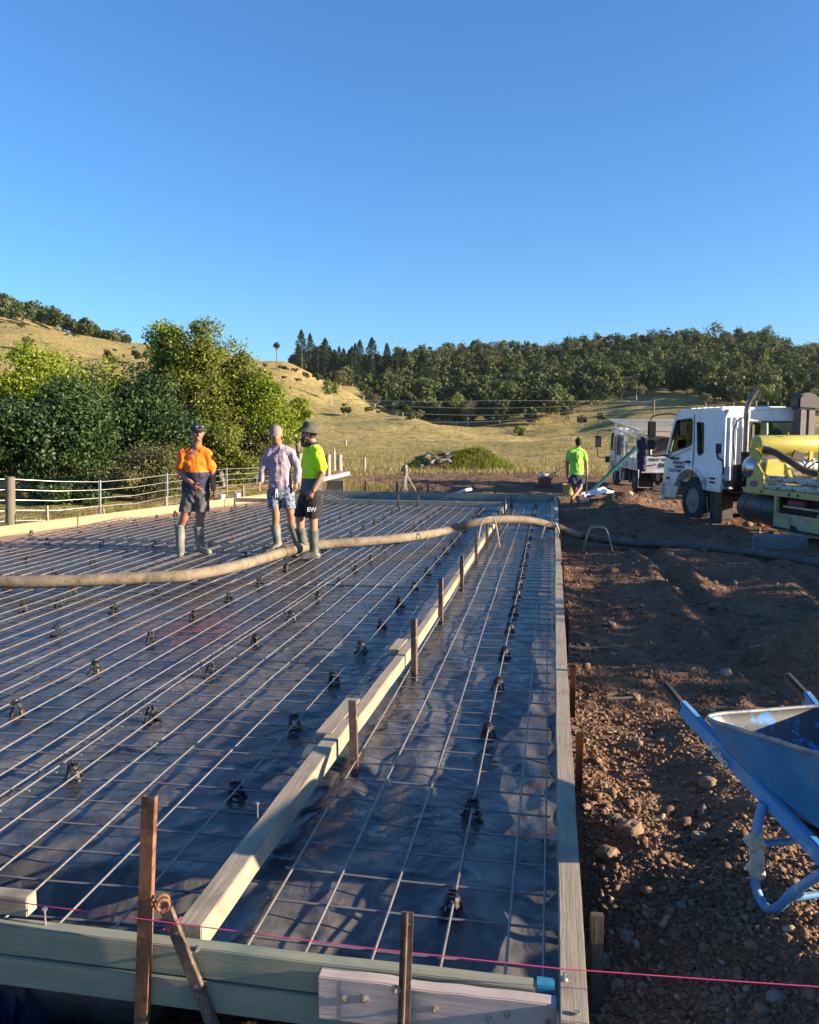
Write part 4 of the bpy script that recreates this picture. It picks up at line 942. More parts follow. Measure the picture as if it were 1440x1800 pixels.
ft = [(583, 300, 8.5, FM_fresh, 'lone rounded tree on the dry slope above the men'), (709, 262, 5.0, FM_a, 'small bush like tree on the crest of the grassy ridge'), (560, 395, 6, FM_a, 'low tree on the ridge below the palm'),
      (912, 300, 5.2, FM_fresh, 'small bright tree alone in the shaded valley'), (1022, 315, 5.0, FM_lt, 'brownish round tree in the valley left of the trucks'), (1237, 352, 7.5, FM_lt, 'slender pale tree on the sunny knoll above the pump truck cab'),
      (1286, 356, 9, FM_lt, 'bare looking pale tree on the knoll above the cab roof'), (1055, 335, 4.5, FM_fresh, 'small green sapling in front of the sunny knoll'), (855, 372, 7, FM_fresh, 'young bright tree at the forest edge'),
      (1345, 330, 12, FM_fresh, 'large yellow green tree behind the pump truck'), (1325, 335, 11, FM_lt, 'grey leaved tree next to the yellow green one'), (1400, 325, 12, FM_a, 'dark full tree behind the air intake of the pump truck'), (1436, 322, 13, FM_lt, 'pale tree at the right picture edge'),
      (200, 330, 9, FM_a, 'bushy tree halfway up the dry hill behind the thicket'), (245, 350, 6, FM_a, 'small tree on the dry hill left of the tall thicket top'), (60, 350, 7, FM_lt, 'thin pale tree high on the left hill'), (218, 610, 13, FM_lt, 'last thin tree at the end of the left ridge forest'),
      (505, 430, 5, FM_a, 'low bush on the ridge left of the palm'), (540, 420, 5, FM_lt, 'pale bush on the ridge right of the palm'), (600, 380, 9, FM_lt, 'pale gum on the ridge before the dark pines'), (640, 400, 10, FM_a, 'round gum in front of the dark pines'),
      (660, 385, 8, FM_lt, 'pale round gum right of the pines'), (690, 395, 11, FM_a, 'gum at the corner of the forest and grass ridge'), (735, 365, 7, FM_lt, 'small gum in the dark valley edge'), (770, 372, 9, FM_a, 'gum at the lower forest edge under the clearing')]
for k, (px, Dd, h, lm, lab) in enumerate(ft): far_tree(px, Dd, h, lm, 200+k, lab, n=24, nl=90, leaf=.30)
bp_ = [far_tree(px, Dd, h, lm, 500+k, 'low scrubby bush on the dry grassy ridge', cat='bush', name='scrub_bush', group='scrub bushes on the ridges', n=12, nl=60, leaf=.3, wide=.55) for k, (px, Dd, h, lm) in enumerate(((455, 395, 3.0, FM_a), (470, 380, 2.6, FM_lt)))]
for k in range(46):
    px = rnd.uniform(20, 780); Dd = rnd.uniform(250, 430) if px > 380 else rnd.uniform(330, 560)
    if px > 600: Dd = rnd.uniform(230, 330)
    o = copy_tree(bp_[k % 2]); s_ = (px-CX)/FPX*Dd; x, y = sd2w(s_, Dd); o.location = (x, y, float(terrain(np.array(s_), np.array(Dd)))); q = rnd.uniform(.35, 1.3); o.scale = (q*1.2, q, q*rnd.uniform(.6, 1)); o.rotation_euler = (0,0,rnd.uniform(0,6))
# emergent pale gums in the forest, copies of four built trees
gp = [far_tree(px, Dd, h, lm, 300+k, lab, name='gum_tree', group='taller gums standing out of the forest', n=26, nl=60, leaf=.55, wide=.3)
      for k, (px, Dd, h, lm, lab) in enumerate(((868, 610, 19, FM_lt, 'tall pale gum with a spreading crown near the hill top'), (1060, 520, 17, FM_lt, 'tall pale gum in the middle of the forest'), (1180, 470, 18, FM_fresh, 'bright tall gum above the sunny knoll'), (960, 560, 20, FM_a, 'tall dark gum in the forest centre')))]
for k in range(64):
    px = rnd.uniform(700, 1500); lo = float(flo(np.array(px))); Dd = rnd.uniform(lo, 760)
    if 755 < px < 850 and 440 < Dd < 600: continue
    src = gp[k % 4]; o = copy_tree(src); s_ = (px-CX)/FPX*Dd; x, y = sd2w(s_, Dd); o.location = (x, y, float(terrain(np.array(s_), np.array(Dd)))); q = rnd.uniform(.62, 1.05)
    o.scale = (q, q, q); o.rotation_euler = (0, 0, rnd.uniform(0, 6.28))
    tag(o, '%s gum tree rising out of the far hill forest' % ('pale', 'pale', 'bright green', 'dark green')[k % 4], 'tree', 'taller gums standing out of the forest')
# hoop pines on the ridge: whorled conical crowns
def pine(h, seed):
    rg2 = np.random.default_rng(seed); cen = []; rad = []
    for k in range(46):
        f = k/45; z = h*(.16+.82*f); w = h*.17*(1-f)**.75+.25; a = rg2.uniform(0, 6.28)
        for q in range(3): aa = a+q*2.1; cen.append((math.cos(aa)*w*.75, math.sin(aa)*w*.75, z)); rad.append((w*.55+.2, w*.55+.2, h*.028))
    return leaves(np.array(cen), np.array(rad), 16, .42, rg2, .25, .2, .4, .6)
def make_pine(h, seed):
    t = empty('hoop_pine'); V, F = pine(h, seed); np_mesh('crown', V, F, FM_pine, t); mb = MB(); mb.tube([(0,0,-1), (0,0,h*.5), (0,0,h*.97)], .3, 8, radii=[.42, .25, .05]); mb.build('trunk', BARK, t, smooth=True); return t
pp = [make_pine(27, 1), make_pine(24, 2), make_pine(29, 3)]
pines = [(527, 600), (537, 610), (548, 590), (556, 620), (566, 585), (574, 640), (582, 600), (590, 585), (598, 630), (606, 600), (616, 610), (626, 590), (634, 650), (645, 600), (655, 640), (668, 600), (681, 640), (533, 570), (561, 560), (589, 545), (604, 560), (620, 540), (633, 555), (742, 470), (712, 600), (742, 520), (698, 560), (572, 550), (652, 555)]
pos_w = 'leftmost second third fourth fifth sixth seventh eighth ninth tenth eleventh twelfth'.split()
for k, (px, Dd) in enumerate(pines):
    o = pp[k] if k < 3 else copy_tree(pp[k % 3]); s_ = (px-CX)/FPX*Dd; x, y = sd2w(s_, Dd); o.location = (x, y, float(terrain(np.array(s_), np.array(Dd)))-1)
    top = 588 if px < 640 else 600; base_y = atd(px, 640, Dd).z; q = rnd.uniform(.70, 1.04); w_ = rnd.uniform(1.0, 1.7); o.scale = (q*w_, q*w_, q); o.rotation_euler = (0, 0, rnd.uniform(0, 6))
    tag(o, 'dark conical hoop pine in the stand at the left end of the forest', 'pine tree', 'hoop pines on the ridge')
# the palm on the ridge
s_ = (490-CX)/FPX*420; x, y = sd2w(s_, 420); zb = float(terrain(np.array(s_), np.array(420.0))); zt = atd(490, 606, 420).z
pt = empty('fan_palm', (x, y, zb)); tag(pt, 'single tall fan palm with a thin trunk on the ridge skyline', 'palm tree')
mb = MB(); mb.tube([(0,0,-1), (0,0,(zt-zb)*.5), (0,0,zt-zb)], .28, 8); mb.build('trunk', BARK, pt, smooth=True)
V, F = leaves(np.array([[0, 0, zt-zb]]), np.array([[1.5, 1.5, 1.4]]), 260, .7, np.random.default_rng(4), .6, .2, .15, .3); np_mesh('crown', V, F, FM_a, pt)
# power line
pole = atd(1149, 741, 300); pl = empty('power_pole', pole); tag(pl, 'timber power pole standing in front of the sunny knoll', 'power pole')
h = atd(1149, 703, 300).z-pole.z; mb = MB(); mb.tube([(0,0,-3), (0,0,h)], .3, 8); mb.build('pole', BARK, pl, smooth=True)
mb = MB(); mb.beam((-1.1, 0, h-.3), (1.1, 0, h-.3), .2, .2); mb.build('crossarm', BARK, pl)
M_wire = simple('wire', (.30, .31, .32), .5, .3); WG = []
for k, (ya, yb, yc) in enumerate(((705, 703, 706), (714, 716, 708), (726, 728, 714), (741, 738, 722))):
    pts = [atd(380, ya-14, 330), atd(700, ya, 310), atd(900, yb+1, 303), atd(1149, yc, 300)]
    mb = MB(); mb.tube(spline(pts, 6), .075, 5); o = mb.build('power_line', M_wire, smooth=True); recenter(o, pts[-1]); tag(o, '%s of the four power lines crossing the dark valley' % ('topmost second third lowest'.split()[k]), 'power line', 'power lines over the valley')
# ------------------------------------------------------------------ rubble mound with grass
mp = atd(800, 830, 44); mp.z = float(ground_z(mp.x, mp.y))
def mound(x, y): return .82*np.exp(-((x/1.9)**2+(y/1.2)**2))+.75*np.exp(-(((x-1.6)/1.2)**2+(y/1.1)**2))+.55*np.exp(-(((x+1.5)/1.0)**2+(y/.9)**2))+.08*fbm(x, y, .6, 3, .6, 71)-.16
gx = np.linspace(-4.4, 4.4, 90); gy = np.linspace(-2.6, 2.6, 50); GX, GY = np.meshgrid(gx, gy); GZ = mound(GX, GY); i3 = np.arange(GX.size).reshape(GX.shape)
mo = np_mesh('earth_mound', np.stack([GX, GY, GZ], -1).reshape(-1, 3), np.stack([i3[:-1,:-1], i3[:-1,1:], i3[1:,1:], i3[1:,:-1]], -1).reshape(-1, 4), M_ground, smooth=True); mo.location = mp; mo.rotation_euler = (0, 0, YAW)
tag(mo, 'low earth heap carrying rubble and bright grass', kind='structure')
M_slab = simple('broken_concrete', (.22,.20,.175), .9, c2=(.13,.115,.10), sc=4, bs=.5)
for k in range(26):
    x = rnd.uniform(-2.0, -.2) if k < 17 else rnd.uniform(.7, 2.6); y = rnd.uniform(-1.0, .5) if k < 17 else rnd.uniform(-.2, .8); z = float(mound(np.array(x), np.array(y)))
    w = Matrix.Rotation(YAW, 3, 'Z') @ Vector((x, y, z)); P = mp+w
    lab = 'broken %s rubble slab on the earth heap' % ('grey', 'pale')[k % 2]
    rock(P.x, P.y, rnd.uniform(.14, .33), 400+k, M_slab if k % 3 else M_rockg, lab, z=P.z, name='rubble_slab', sq=(1.3, .8, .4), group='rubble pieces on the earth heap')
def tufts(name, X, Y, Z, h, nb, mat, seed, wd=.02, spread=.12):
    g3 = np.random.default_rng(seed); n = len(X); a = g3.uniform(0, 6.28, (n, nb)); r0 = g3.uniform(0, spread, (n, nb)); hh = h[:, None]*g3.uniform(.5, 1.2, (n, nb)); ln = g3.uniform(.1, .6, (n, nb))
    bx = X[:, None]+np.cos(a)*r0; by = Y[:, None]+np.sin(a)*r0; tx = bx+np.cos(a)*hh*ln; ty = by+np.sin(a)*hh*ln; px_, py_ = -np.sin(a)*wd, np.cos(a)*wd; z0 = np.repeat(Z[:, None], nb, 1)-.02
    V = np.stack([np.stack([bx-px_, by-py_, z0], -1), np.stack([bx+px_, by+py_, z0], -1), np.stack([tx, ty, z0+hh], -1)], 2).reshape(-1, 3)
    return np_mesh(name, V, np.arange(len(V)).reshape(-1, 3), mat)
L_grass = leaf_mat('lush_grass', (.11, .15, .018), (.20, .24, .03), (.26, .27, .06), .4, nsc=.8)
L_dry = leaf_mat('dry_grass', (.22, .19, .07), (.34, .26, .12), (.16, .17, .05), .35, nsc=.5)
g4 = np.random.default_rng(8); n = 2600; x = g4.uniform(-3.2, 3.4, n); y = g4.uniform(-1.9, 1.2, n); z = mound(x, y); kp = (z > .02)&~((x > -1.9)&(x < -.1)&(y < .3)&(g4.uniform(0,1,n) < .9)); x, y, z = x[kp], y[kp], z[kp]
c, s_ = math.cos(YAW), math.sin(YAW); o = tufts('mound_grass', mp.x+x*c-y*s_, mp.y+x*s_+y*c, mp.z+z, g4.uniform(.12, .30, len(x)), 9, L_grass, 3, .016); tag(o, 'bright lush grass growing over the earth heap', 'grass', kind='stuff')
n = 15000; d_ = g4.uniform(0, 1, n)**1.4*95+33; s0 = g4.uniform(-1, 1, n)*(d_*.60); xx, yy2 = sd2w(s0, d_); ok = (d_+26*(fbm(xx, yy2, 8, 4, .6, 91)) > 36); xx, yy2, d_, s0 = xx[ok], yy2[ok], d_[ok], s0[ok]
o = tufts('pasture_grass', xx, yy2, ground_z(xx, yy2), g4.uniform(.06, .22, len(xx))*(1+d_/90), 6, L_dry, 4, .02, .25); tag(o, 'dry tufted grass over the sloping paddock', 'grass', kind='stuff')
n = 2600; y = g4.uniform(9, 28, n); x = slab_left(y)-g4.uniform(.15, 3.0, n)**1.0; o = tufts('fence_grass', x, y, ground_z(x, y), g4.uniform(.1, .42, n), 7, L_dry, 5, .008, .08); tag(o, 'dry grass stalks along the wire fence', 'grass', kind='stuff')
# ------------------------------------------------------------------ people
def blob(caps, name, mat, parent, voxel=.009, smooth_it=4, wrinkle=0.0, seed=0, wsc=9, cut=None):
    """union of tapered capsules / ellipsoids -> one continuous voxel-remeshed surface"""
    mb = MB()
    for c in caps:
        if c[0] == 'e':       # ellipsoid: centre, radii, optional rotation matrix
            _, p, r = c[:3]; rot = c[3] if len(c) > 3 else None
            m2 = MB(); m2.sphere((0,0,0), r, 16, 10); vs = [(rot @ Vector(v) if rot else Vector(v))+Vector(p) for v in m2.v]; mb.add(vs, m2.f)
        else:                 # 'c': a, ra, b, rb  (flat: x/y squash given by side vector)
            _, a, ra, b, rb = c[:5]; a = Vector(a); b = Vector(b); side = Vector(c[5]) if len(c) > 5 else None; fl = c[6] if len(c) > 6 else 1.0
            ax = (b-a); L = ax.length; ax = ax.normalized() if L > 1e-6 else Vector((0,0,1))
            if side is None: sx = ax.orthogonal().normalized()
            else: sx = (side-ax*side.dot(ax)).normalized()
            sy = ax.cross(sx); n = 14; rings = []
            for k in range(5): t = k/4*math.pi/2; rings.append((-math.cos(t)*ra, ra*math.sin(t)))
            for k in range(5): t = k/4*math.pi/2; rings.append((L+math.sin(t)*rb, rb*math.cos(t)))
            vs = []; fs = []
            for h, r in rings:
                r = max(r, .0008)
                if h < 0 or h > L: h = h if h < 0 else h
                for i in range(n): w = 2*math.pi*i/n; vs.append(a+ax*(h*(fl if (h < 0) else 1) if h < 0 else (L+(h-L)*fl if h > L else h))+sx*math.cos(w)*r+sy*math.sin(w)*r*fl)
            m = len(rings)
            for k in range(m-1):
                for i in range(n): fs.append((k*n+i, k*n+(i+1)%n, (k+1)*n+(i+1)%n, (k+1)*n+i))
            fs += [tuple(range(n-1,-1,-1)), tuple((m-1)*n+i for i in range(n))]; mb.add(vs, fs)
    o = mb.build(name, mat)
    md = o.modifiers.new('r', 'REMESH'); md.mode = 'VOXEL'; md.voxel_size = voxel; md.use_smooth_shade = True
    ms = o.modifiers.new('s', 'SMOOTH'); ms.factor = .5; ms.iterations = smooth_it
    dg = bpy.context.evaluated_depsgraph_get(); me = bpy.data.meshes.new_from_object(o.evaluated_get(dg)); o.modifiers.clear(); old = o.data; o.data = me; bpy.data.meshes.remove(old)
    if wrinkle or cut:
        bm = bmesh.new(); bm.from_mesh(me); bm.normal_update(); off = Vector((seed*3.1, seed*1.7, 0))
        if wrinkle:
            for v in bm.verts:
                p = v.co; q = Vector((p.x*wsc+off.x, p.y*wsc+off.y, p.z*wsc*.7)); f = mnoise.noise(q+Vector((mnoise.noise(q*.6)*2, 0, 0)))
                v.co = p+v.normal*(f*abs(f)*2.2+.4*mnoise.noise(q*2.3))*wrinkle
        if cut:
            for (pt, nr) in cut: bmesh.ops.bisect_plane(bm, geom=bm.verts[:]+bm.edges[:]+bm.faces[:], plane_co=pt, plane_no=nr, clear_outer=True)
        bm.to_mesh(me); bm.free()
    if not me.materials: me.materials.append(mat)
    me.polygons.foreach_set('use_smooth', [True]*len(me.polygons)); o.parent = parent
    return o
def skin_m(name, c): 
    m = simple(name, c, .55, c2=tuple(v*.8 for v in c), sc=12, spec=.35); b = m.node_tree.nodes['Principled BSDF']; b.inputs['Subsurface Weight'].default_value = .15; b.inputs['Subsurface Radius'].default_value = (.02,.008,.004); b.inputs['Subsurface Scale'].default_value = .5; return m
SK1 = skin_m('ruddy_skin', (.40, .17, .105)); SK2 = skin_m('tanned_skin', (.38, .20, .13)); SK3 = skin_m('walker_skin', (.36, .20, .14))
M_boot = simple('muddy_gumboot', (.115, .125, .10), .6, c2=(.24, .23, .18), sc=7, dirt=(.10, .115, .10), dsc=10, dlo=.5, dhi=.6, bs=.3, bsc=30)
M_bootd = simple('dark_gumboot', (.055, .065, .05), .55, c2=(.12, .13, .10), sc=8, dirt=(.22, .21, .16), dsc=9, dlo=.56, dhi=.66, bs=.3, bsc=30)
M_eye = simple('eye', (.02,.015,.012), .2); M_lip = simple('lips', (.30,.09,.07), .5); M_teeth = simple('teeth', (.7,.66,.6), .4)
def zonal(name, zsplit, top, bot, rough=.75, front=None):
    """cloth whose colour changes at a height (a sewn two-tone shirt), local z"""
    m, nt, b = new_mat(name); b.inputs['Roughness'].default_value = rough; b.inputs['Specular IOR Level'].default_value = .2
    tc = nt.nodes.new('ShaderNodeTexCoord'); sx = nt.nodes.new('ShaderNodeSeparateXYZ'); nt.links.new(tc.outputs['Object'], sx.inputs[0])
    n = noise_node(nt, 5, 3); ma = nt.nodes.new('ShaderNodeMath'); ma.operation = 'GREATER_THAN'; ma.inputs[1].default_value = zsplit; nt.links.new(sx.outputs[2], ma.inputs[0])
    c = mixc(nt, ma.outputs[0], bot, top); f = noise_node(nt, 25, 4); c = mixc(nt, ramp(nt, f.outputs[0], [(.4, 0.0), (.7, .16)]), c, (.1,.09,.08)); nt.links.new(c, b.inputs['Base Color'])
    w = noise_node(nt, 14, 4, .6, 1.0, (1, 1, .6)); bump(nt, b, w.outputs[0], .5, .02); return m
def arm_chain(sh, el, wr, r=(.052, .043, .030)):
    sh = Vector(sh)+Vector((0, 0, -.040))
    return [('c', sh, r[0], el, r[1]), ('c', el, r[1], wr, r[2])]
def hand(wr, tip, side, palm_n, curl=.5, s=1.0):
    """palm, four separate fingers and a thumb; side = direction of the thumb side, palm_n = towards the palm"""
    wr = Vector(wr); d = (Vector(tip)-wr); d.normalize(); sd_ = Vector(side); sd_ = (sd_-d*sd_.dot(d)).normalized(); pn = Vector(palm_n); pn = (pn-d*pn.dot(d)-sd_*pn.dot(sd_)).normalized()
    c = [('c', wr+d*.01*s, .026*s, wr+d*.080*s, .036*s, sd_, .52)]
    for k, (o_, L, r) in enumerate(((.030, .072, .0085), (.010, .080, .009), (-.011, .074, .0085), (-.030, .058, .0075))):
        a = wr+d*(.088-.004*abs(k-1))*s+sd_*o_*s; ang = curl*(.55+.12*k); p = a; dd = d.copy(); seg = (L*.45, L*.32, L*.25); rr = r
        for q in range(3):
            dd = (dd*math.cos(ang)+pn*math.sin(ang)).normalized(); nx_ = p+dd*seg[q]*s; c.append(('c', p, rr*s, nx_, rr*.92*s)); p = nx_; rr *= .92
    a = wr+d*.028*s+sd_*.026*s; b = a+(d*.6+sd_*.75).normalized()*.040*s; e = b+(d*.85+sd_*.15+pn*.4).normalized()*.034*s
    c += [('c', a, .014*s, b, .0115*s), ('c', b, .011*s, e, .009*s)]
    return c
def head_caps(hc, face, s=1.0):
    """head centred at hc, looking along face"""
    f = Vector(face).normalized(); up = Vector((0,0,1)); rt_ = f.cross(up).normalized(); u = rt_.cross(f); hc = Vector(hc)
    Rm = Matrix((rt_, f, u)).transposed()
    E_ = lambda x, y, z, r: ('e', hc+Rm @ Vector((x*s, y*s, z*s)), Vector(r)*s, Rm)
    return [E_(0, -.012, .035, (.076, .094, .085)), E_(0, .012, -.03, (.066, .078, .078)), E_(0, .035, -.075, (.045, .048, .036)), E_(0, .048, -.088, (.022, .022, .018)),
            E_(0, .090, -.018, (.012, .020, .020)), E_(0, .082, .006, (.009, .014, .022)), E_(0, .066, .028, (.050, .020, .012)), E_(.03, .058, -.022, (.024, .022, .020)), E_(-.03, .058, -.022, (.024, .022, .020)),
            E_(.080, -.005, -.005, (.010, .018, .032)), E_(-.080, -.005, -.005, (.010, .018, .032)), E_(0, .070, -.052, (.026, .018, .010)), E_(0, .066, -.066, (.022, .016, .009))], Rm
def face_bits(parent, hc, Rm, s=1.0, smile=False):
    hc = Vector(hc)
    for sx in (-1, 1):
        mb = MB(); mb.sphere((0,0,0), (.0105*s, .007*s, .006*s), 10, 6); o = mb.build('eye', M_eye, parent, smooth=True); o.location = hc+Rm @ Vector((sx*.030*s, .0775*s, .010*s)); o.rotation_euler = Rm.to_euler()
        mb = MB(); mb.sphere((0,0,0), (.017*s, .006*s, .0035*s), 10, 6); o = mb.build('eyebrow', simple('eyebrow_hair', (.06,.04,.03), .9), parent, smooth=True); o.location = hc+Rm @ Vector((sx*.031*s, .083*s, .030*s)); o.rotation_euler = Rm.to_euler()
    mb = MB(); mb.sphere((0,0,0), (.021*s, .005*s, .0035*s if not smile else .0045*s), 12, 6); o = mb.build('mouth', M_teeth if smile else M_lip, parent, smooth=True); o.location = hc+Rm @ Vector((0, .084*s, -.058*s)); o.rotation_euler = Rm.to_euler()
def cap_mesh(parent, hc, Rm, mat, s=1.0, peak=.075, name='cap', tilt=0.0, flat=False):
    mb = MB(); vs = []; fs = []; n = 20; m = 7
    for k in range(m):
        t = k/(m-1)*math.pi/2; rr = math.cos(t); zz = math.sin(t)
        for i in range(n): a = 2*math.pi*i/n; vs.append((rr*math.cos(a)*.088*s+0, rr*math.sin(a)*.104*s-.010*s, .038*s+zz*.088*s))
    for k in range(m-1):
        for i in range(n): fs.append((k*n+i, k*n+(i+1)%n, (k+1)*n+(i+1)%n, (k+1)*n+i))
    fs.append(tuple(range(n-1,-1,-1)))
    mb.add(vs, fs)
    pk = []; w = .072*s; N_ = 10
    for k in range(N_+1):
        u = -1+2*k/N_; y0 = (.088*math.sqrt(max(0, 1-(u*.8)**2)))*s; pk.append((u*w, y0, .040*s)); pk.append((u*w*.92, y0+peak*s*math.sqrt(max(0.05, 1-u*u)), .040*s-(.014+.012*u*u)*s-tilt*peak*s))
    b0 = len(mb.v); mb.v += pk; mb.v += [(x, y, z+.006*s) for x, y, z in pk]; q = len(pk)
    for k in range(N_): i = b0+2*k; mb.f += [(i, i+1, i+3, i+2), (i+q, i+q+2, i+q+3, i+q+1), (i+1, i+1+q, i+3+q, i+3)]
    o = mb.build(name, mat, parent, smooth=True, angle=50); o.location = hc; o.rotation_euler = Rm.to_euler(); return o
def boot(parent, top, ank, toe, mat, r=.071):
    """gumboot: wide shaft, heel, instep and toe"""
    top = Vector(top); ank = Vector(ank); toe = Vector(toe); g_ = Vector((toe.x, toe.y, ank.z-.045)); fwd = Vector((toe.x-ank.x, toe.y-ank.y, 0)).normalized(); heel = Vector((ank.x, ank.y, ank.z-.04))-fwd*.035
    L = .185; tp_ = heel+fwd*L
    caps = [('c', top, r, (top+ank)/2, r*.86), ('c', (top+ank)/2, r*.86, ank, r*.78), ('c', heel+Vector((0,0,.012)), .046, tp_+Vector((0,0,.004)), .047), ('c', ank, .058, tp_+Vector((0,0,.01)), .044), ('c', ank+Vector((0,0,.03)), .060, heel+fwd*.09+Vector((0,0,.03)), .046)]
    o = blob(caps, 'gumboot', mat, parent, .009, 3, cut=[(top+Vector((0,0,.0)), (top-ank).normalized()), (Vector((0,0,heel.z-.028)), Vector((0,0,-1)))])
    mb = MB(); ax = (top-ank).normalized(); mb.tube([top-ax*.012, top+ax*.004], r*1.04, 20, cap=False); mb.tube([top+ax*.004, top-ax*.02], r*.90, 20, cap=True); c_ = mb.build('boot_rim', mat, o, smooth=True, angle=60); return o
def collar(parent, nk, face, mat, r=.066, w=.035):
    f = Vector(face); f = Vector((f.x, f.y, 0)).normalized(); rt_ = f.cross(Vector((0,0,1))); mb = MB(); vs = []; n = 22
    for k in range(n+1):
        a = math.radians(205)*(-1+2*k/n)*.80; d = -f*math.cos(a)+rt_*math.sin(a); op = abs(-1+2*k/n)
        vs += [Vector(nk)+d*r*.94+Vector((0,0,.022-.030*op)), Vector(nk)+d*r*(1.28+.2*op)+Vector((0,0,-.014-.045*op**3)), Vector(nk)+d*r*.98+Vector((0,0,.030-.030*op))]
    fs = []
    for k in range(n): i = 3*k; fs += [(i, i+3, i+5, i+2), (i+2, i+5, i+4, i+1)]
    mb.add(vs, fs); return mb.build('collar', mat, parent, smooth=True, fix=False)
def hang(lbl_objs, root):
    for o in root.children:
        pass
def shirt_caps(nk, sa, sb, ea, eb, c0, c1, c2, r0, r1, r2, side, fl, ta, tb, rs=.066, re=.074):
    dn = Vector((0,0,-.038)); i_ = (sb-sa).normalized()*.012
    a, b = sa+dn+i_, sb+dn-i_
    return [('c', nk+Vector((0,0,-.040)), .066, a, rs), ('c', nk+Vector((0,0,-.040)), .066, b, rs), ('c', a, rs, b, rs), ('c', a, rs, a.lerp(ea, ta), re), ('c', b, rs, b.lerp(eb, tb), re),
            ('c', c0, r0, c1, r1, side, fl), ('c', c1, r1, c2, r2, side, fl)]
class Man:
    def __init__(s, label, D, feet_px):
        s.D = D; b = atd(feet_px[0], feet_px[1], D); s.b = Vector((b.x, b.y, feet_px[2])); s.t = empty('person', s.b); tag(s.t, label, 'person')
    def p(s, x, y, dd=0.0): return atd(x, y, s.D+dd)-s.b
fcam = Vector(-_fh); rcam = Vector(_rt)      # towards the camera, picture right
# ---- man in orange
m = Man('man in an orange and navy work shirt with black cap and gumboots', 10.62, (338, 982, 0.0)); P = m.p
M_or = zonal('orange_navy_shirt', P(0, 829).z, (.95, .20, .012), (.035, .035, .075)); M_orp = simple('orange_cloth', (.95, .20, .012), .75, bs=.4, bsc=14, bd=.01, spec=.2)
M_navy = simple('navy_cloth', (.03,.03,.065), .8, bs=.4, bsc=14, bd=.01); M_charc = simple('charcoal_shorts', (.075, .075, .072), .85, c2=(.10,.10,.095), sc=9, bs=.5, bsc=14, bd=.012)
shL, shR, nk = P(321, 791), P(365, 792), P(346, 784); elL, wrL = P(317, 829, -.03), P(338, 851, -.20); elR, wrR = P(374, 829, .02), P(375, 860, -.04)
hpL, hpR = P(334, 868), P(355, 868); knL, knR = P(324, 912, -.02), P(352, 912, .0); btL, btR = P(317, 925), P(349, 925); anL, anR = P(317, 968, -.08), P(353, 964, .05)
face1 = (fcam*.85+rcam*.42+Vector((0,0,-.05))); hc = P(347, 761, -.02)
hcaps, Rm = head_caps(hc, face1, 1.0)
body = hcaps+[('c', nk+Vector((0,0,-.03)), .060, hc+Vector((0,0,-.05)), .056), ('c', shL+Vector((0,0,-.05)), .045, shR+Vector((0,0,-.05)), .045)]+arm_chain(shL, elL, wrL, (.058,.047,.032))+arm_chain(shR, elR, wrR, (.058,.047,.032))
body += [('c', P(343, 800), .13, P(344, 858), .125, rcam, .7), ('c', hpL, .088, knL, .058), ('c', knL, .058, btL+Vector((0,0,-.02)), .052), ('c', hpR, .088, knR, .058), ('c', knR, .058, btR+Vector((0,0,-.02)), .052), ('c', btL+Vector((0,0,-.02)), .050, anL, .030), ('c', btR+Vector((0,0,-.02)), .050, anR, .030)]
body += hand(wrR, P(373, 878, -.06), fcam, -rcam, .55)+hand(wrL, P(345, 858, -.24), Vector((0,0,1)), -fcam, .8)
blob(body, 'body', SK1, m.t, .0085, 3)
sh = shirt_caps(nk, shL, shR, elL, elR, P(344, 808), P(345, 832), P(344, 862), .168, .172, .178, rcam, .67, .74, .70)+[('e', P(344, 834, -.09), (.13, .10, .13))]
sh_cut = [(P(344, 871), Vector((-.10,0,-1)))]
blob(sh, 'shirt', M_or, m.t, .0095, 2, .018, 1, cut=sh_cut)
collar(m.t, nk+Vector((0,0,-.002)), face1, M_navy, .068)
so = [('c', P(344, 862), .165, P(344, 872), .170, rcam, .70), ('c', hpL, .100, P(325.5, 905), .098), ('c', hpR, .100, P(354, 905), .098)]
blob(so, 'shorts', M_charc, m.t, .0095, 2, .020, 2, cut=[(P(340, 899), Vector((0,0,-1)))])
face_bits(m.t, hc, Rm, smile=True); M_capb = simple('black_cap', (.015,.015,.018), .7); cp_ = cap_mesh(m.t, hc, Rm, M_capb, 1.02)
mb = MB()
for sx in (-1, 1): mb.sphere((sx*.034, .098, .082), (.028, .010, .018), 12, 8)
mb.tube([(-.062, .09, .085), (-.088, .02, .09)], .003, 6); mb.tube([(.062, .09, .085), (.088, .02, .09)], .003, 6); mb.tube([(-.01, .107, .086), (.01, .107, .086)], .003, 6)
gl = mb.build('sunglasses', simple('glass_frames', (.08,.08,.09), .15, .3), cp_, smooth=True)
boot(m.t, btL, anL, anL+fcam*.22+rcam*.06, M_boot); boot(m.t, btR, anR, anR+fcam*.12+rcam*.18, M_boot)
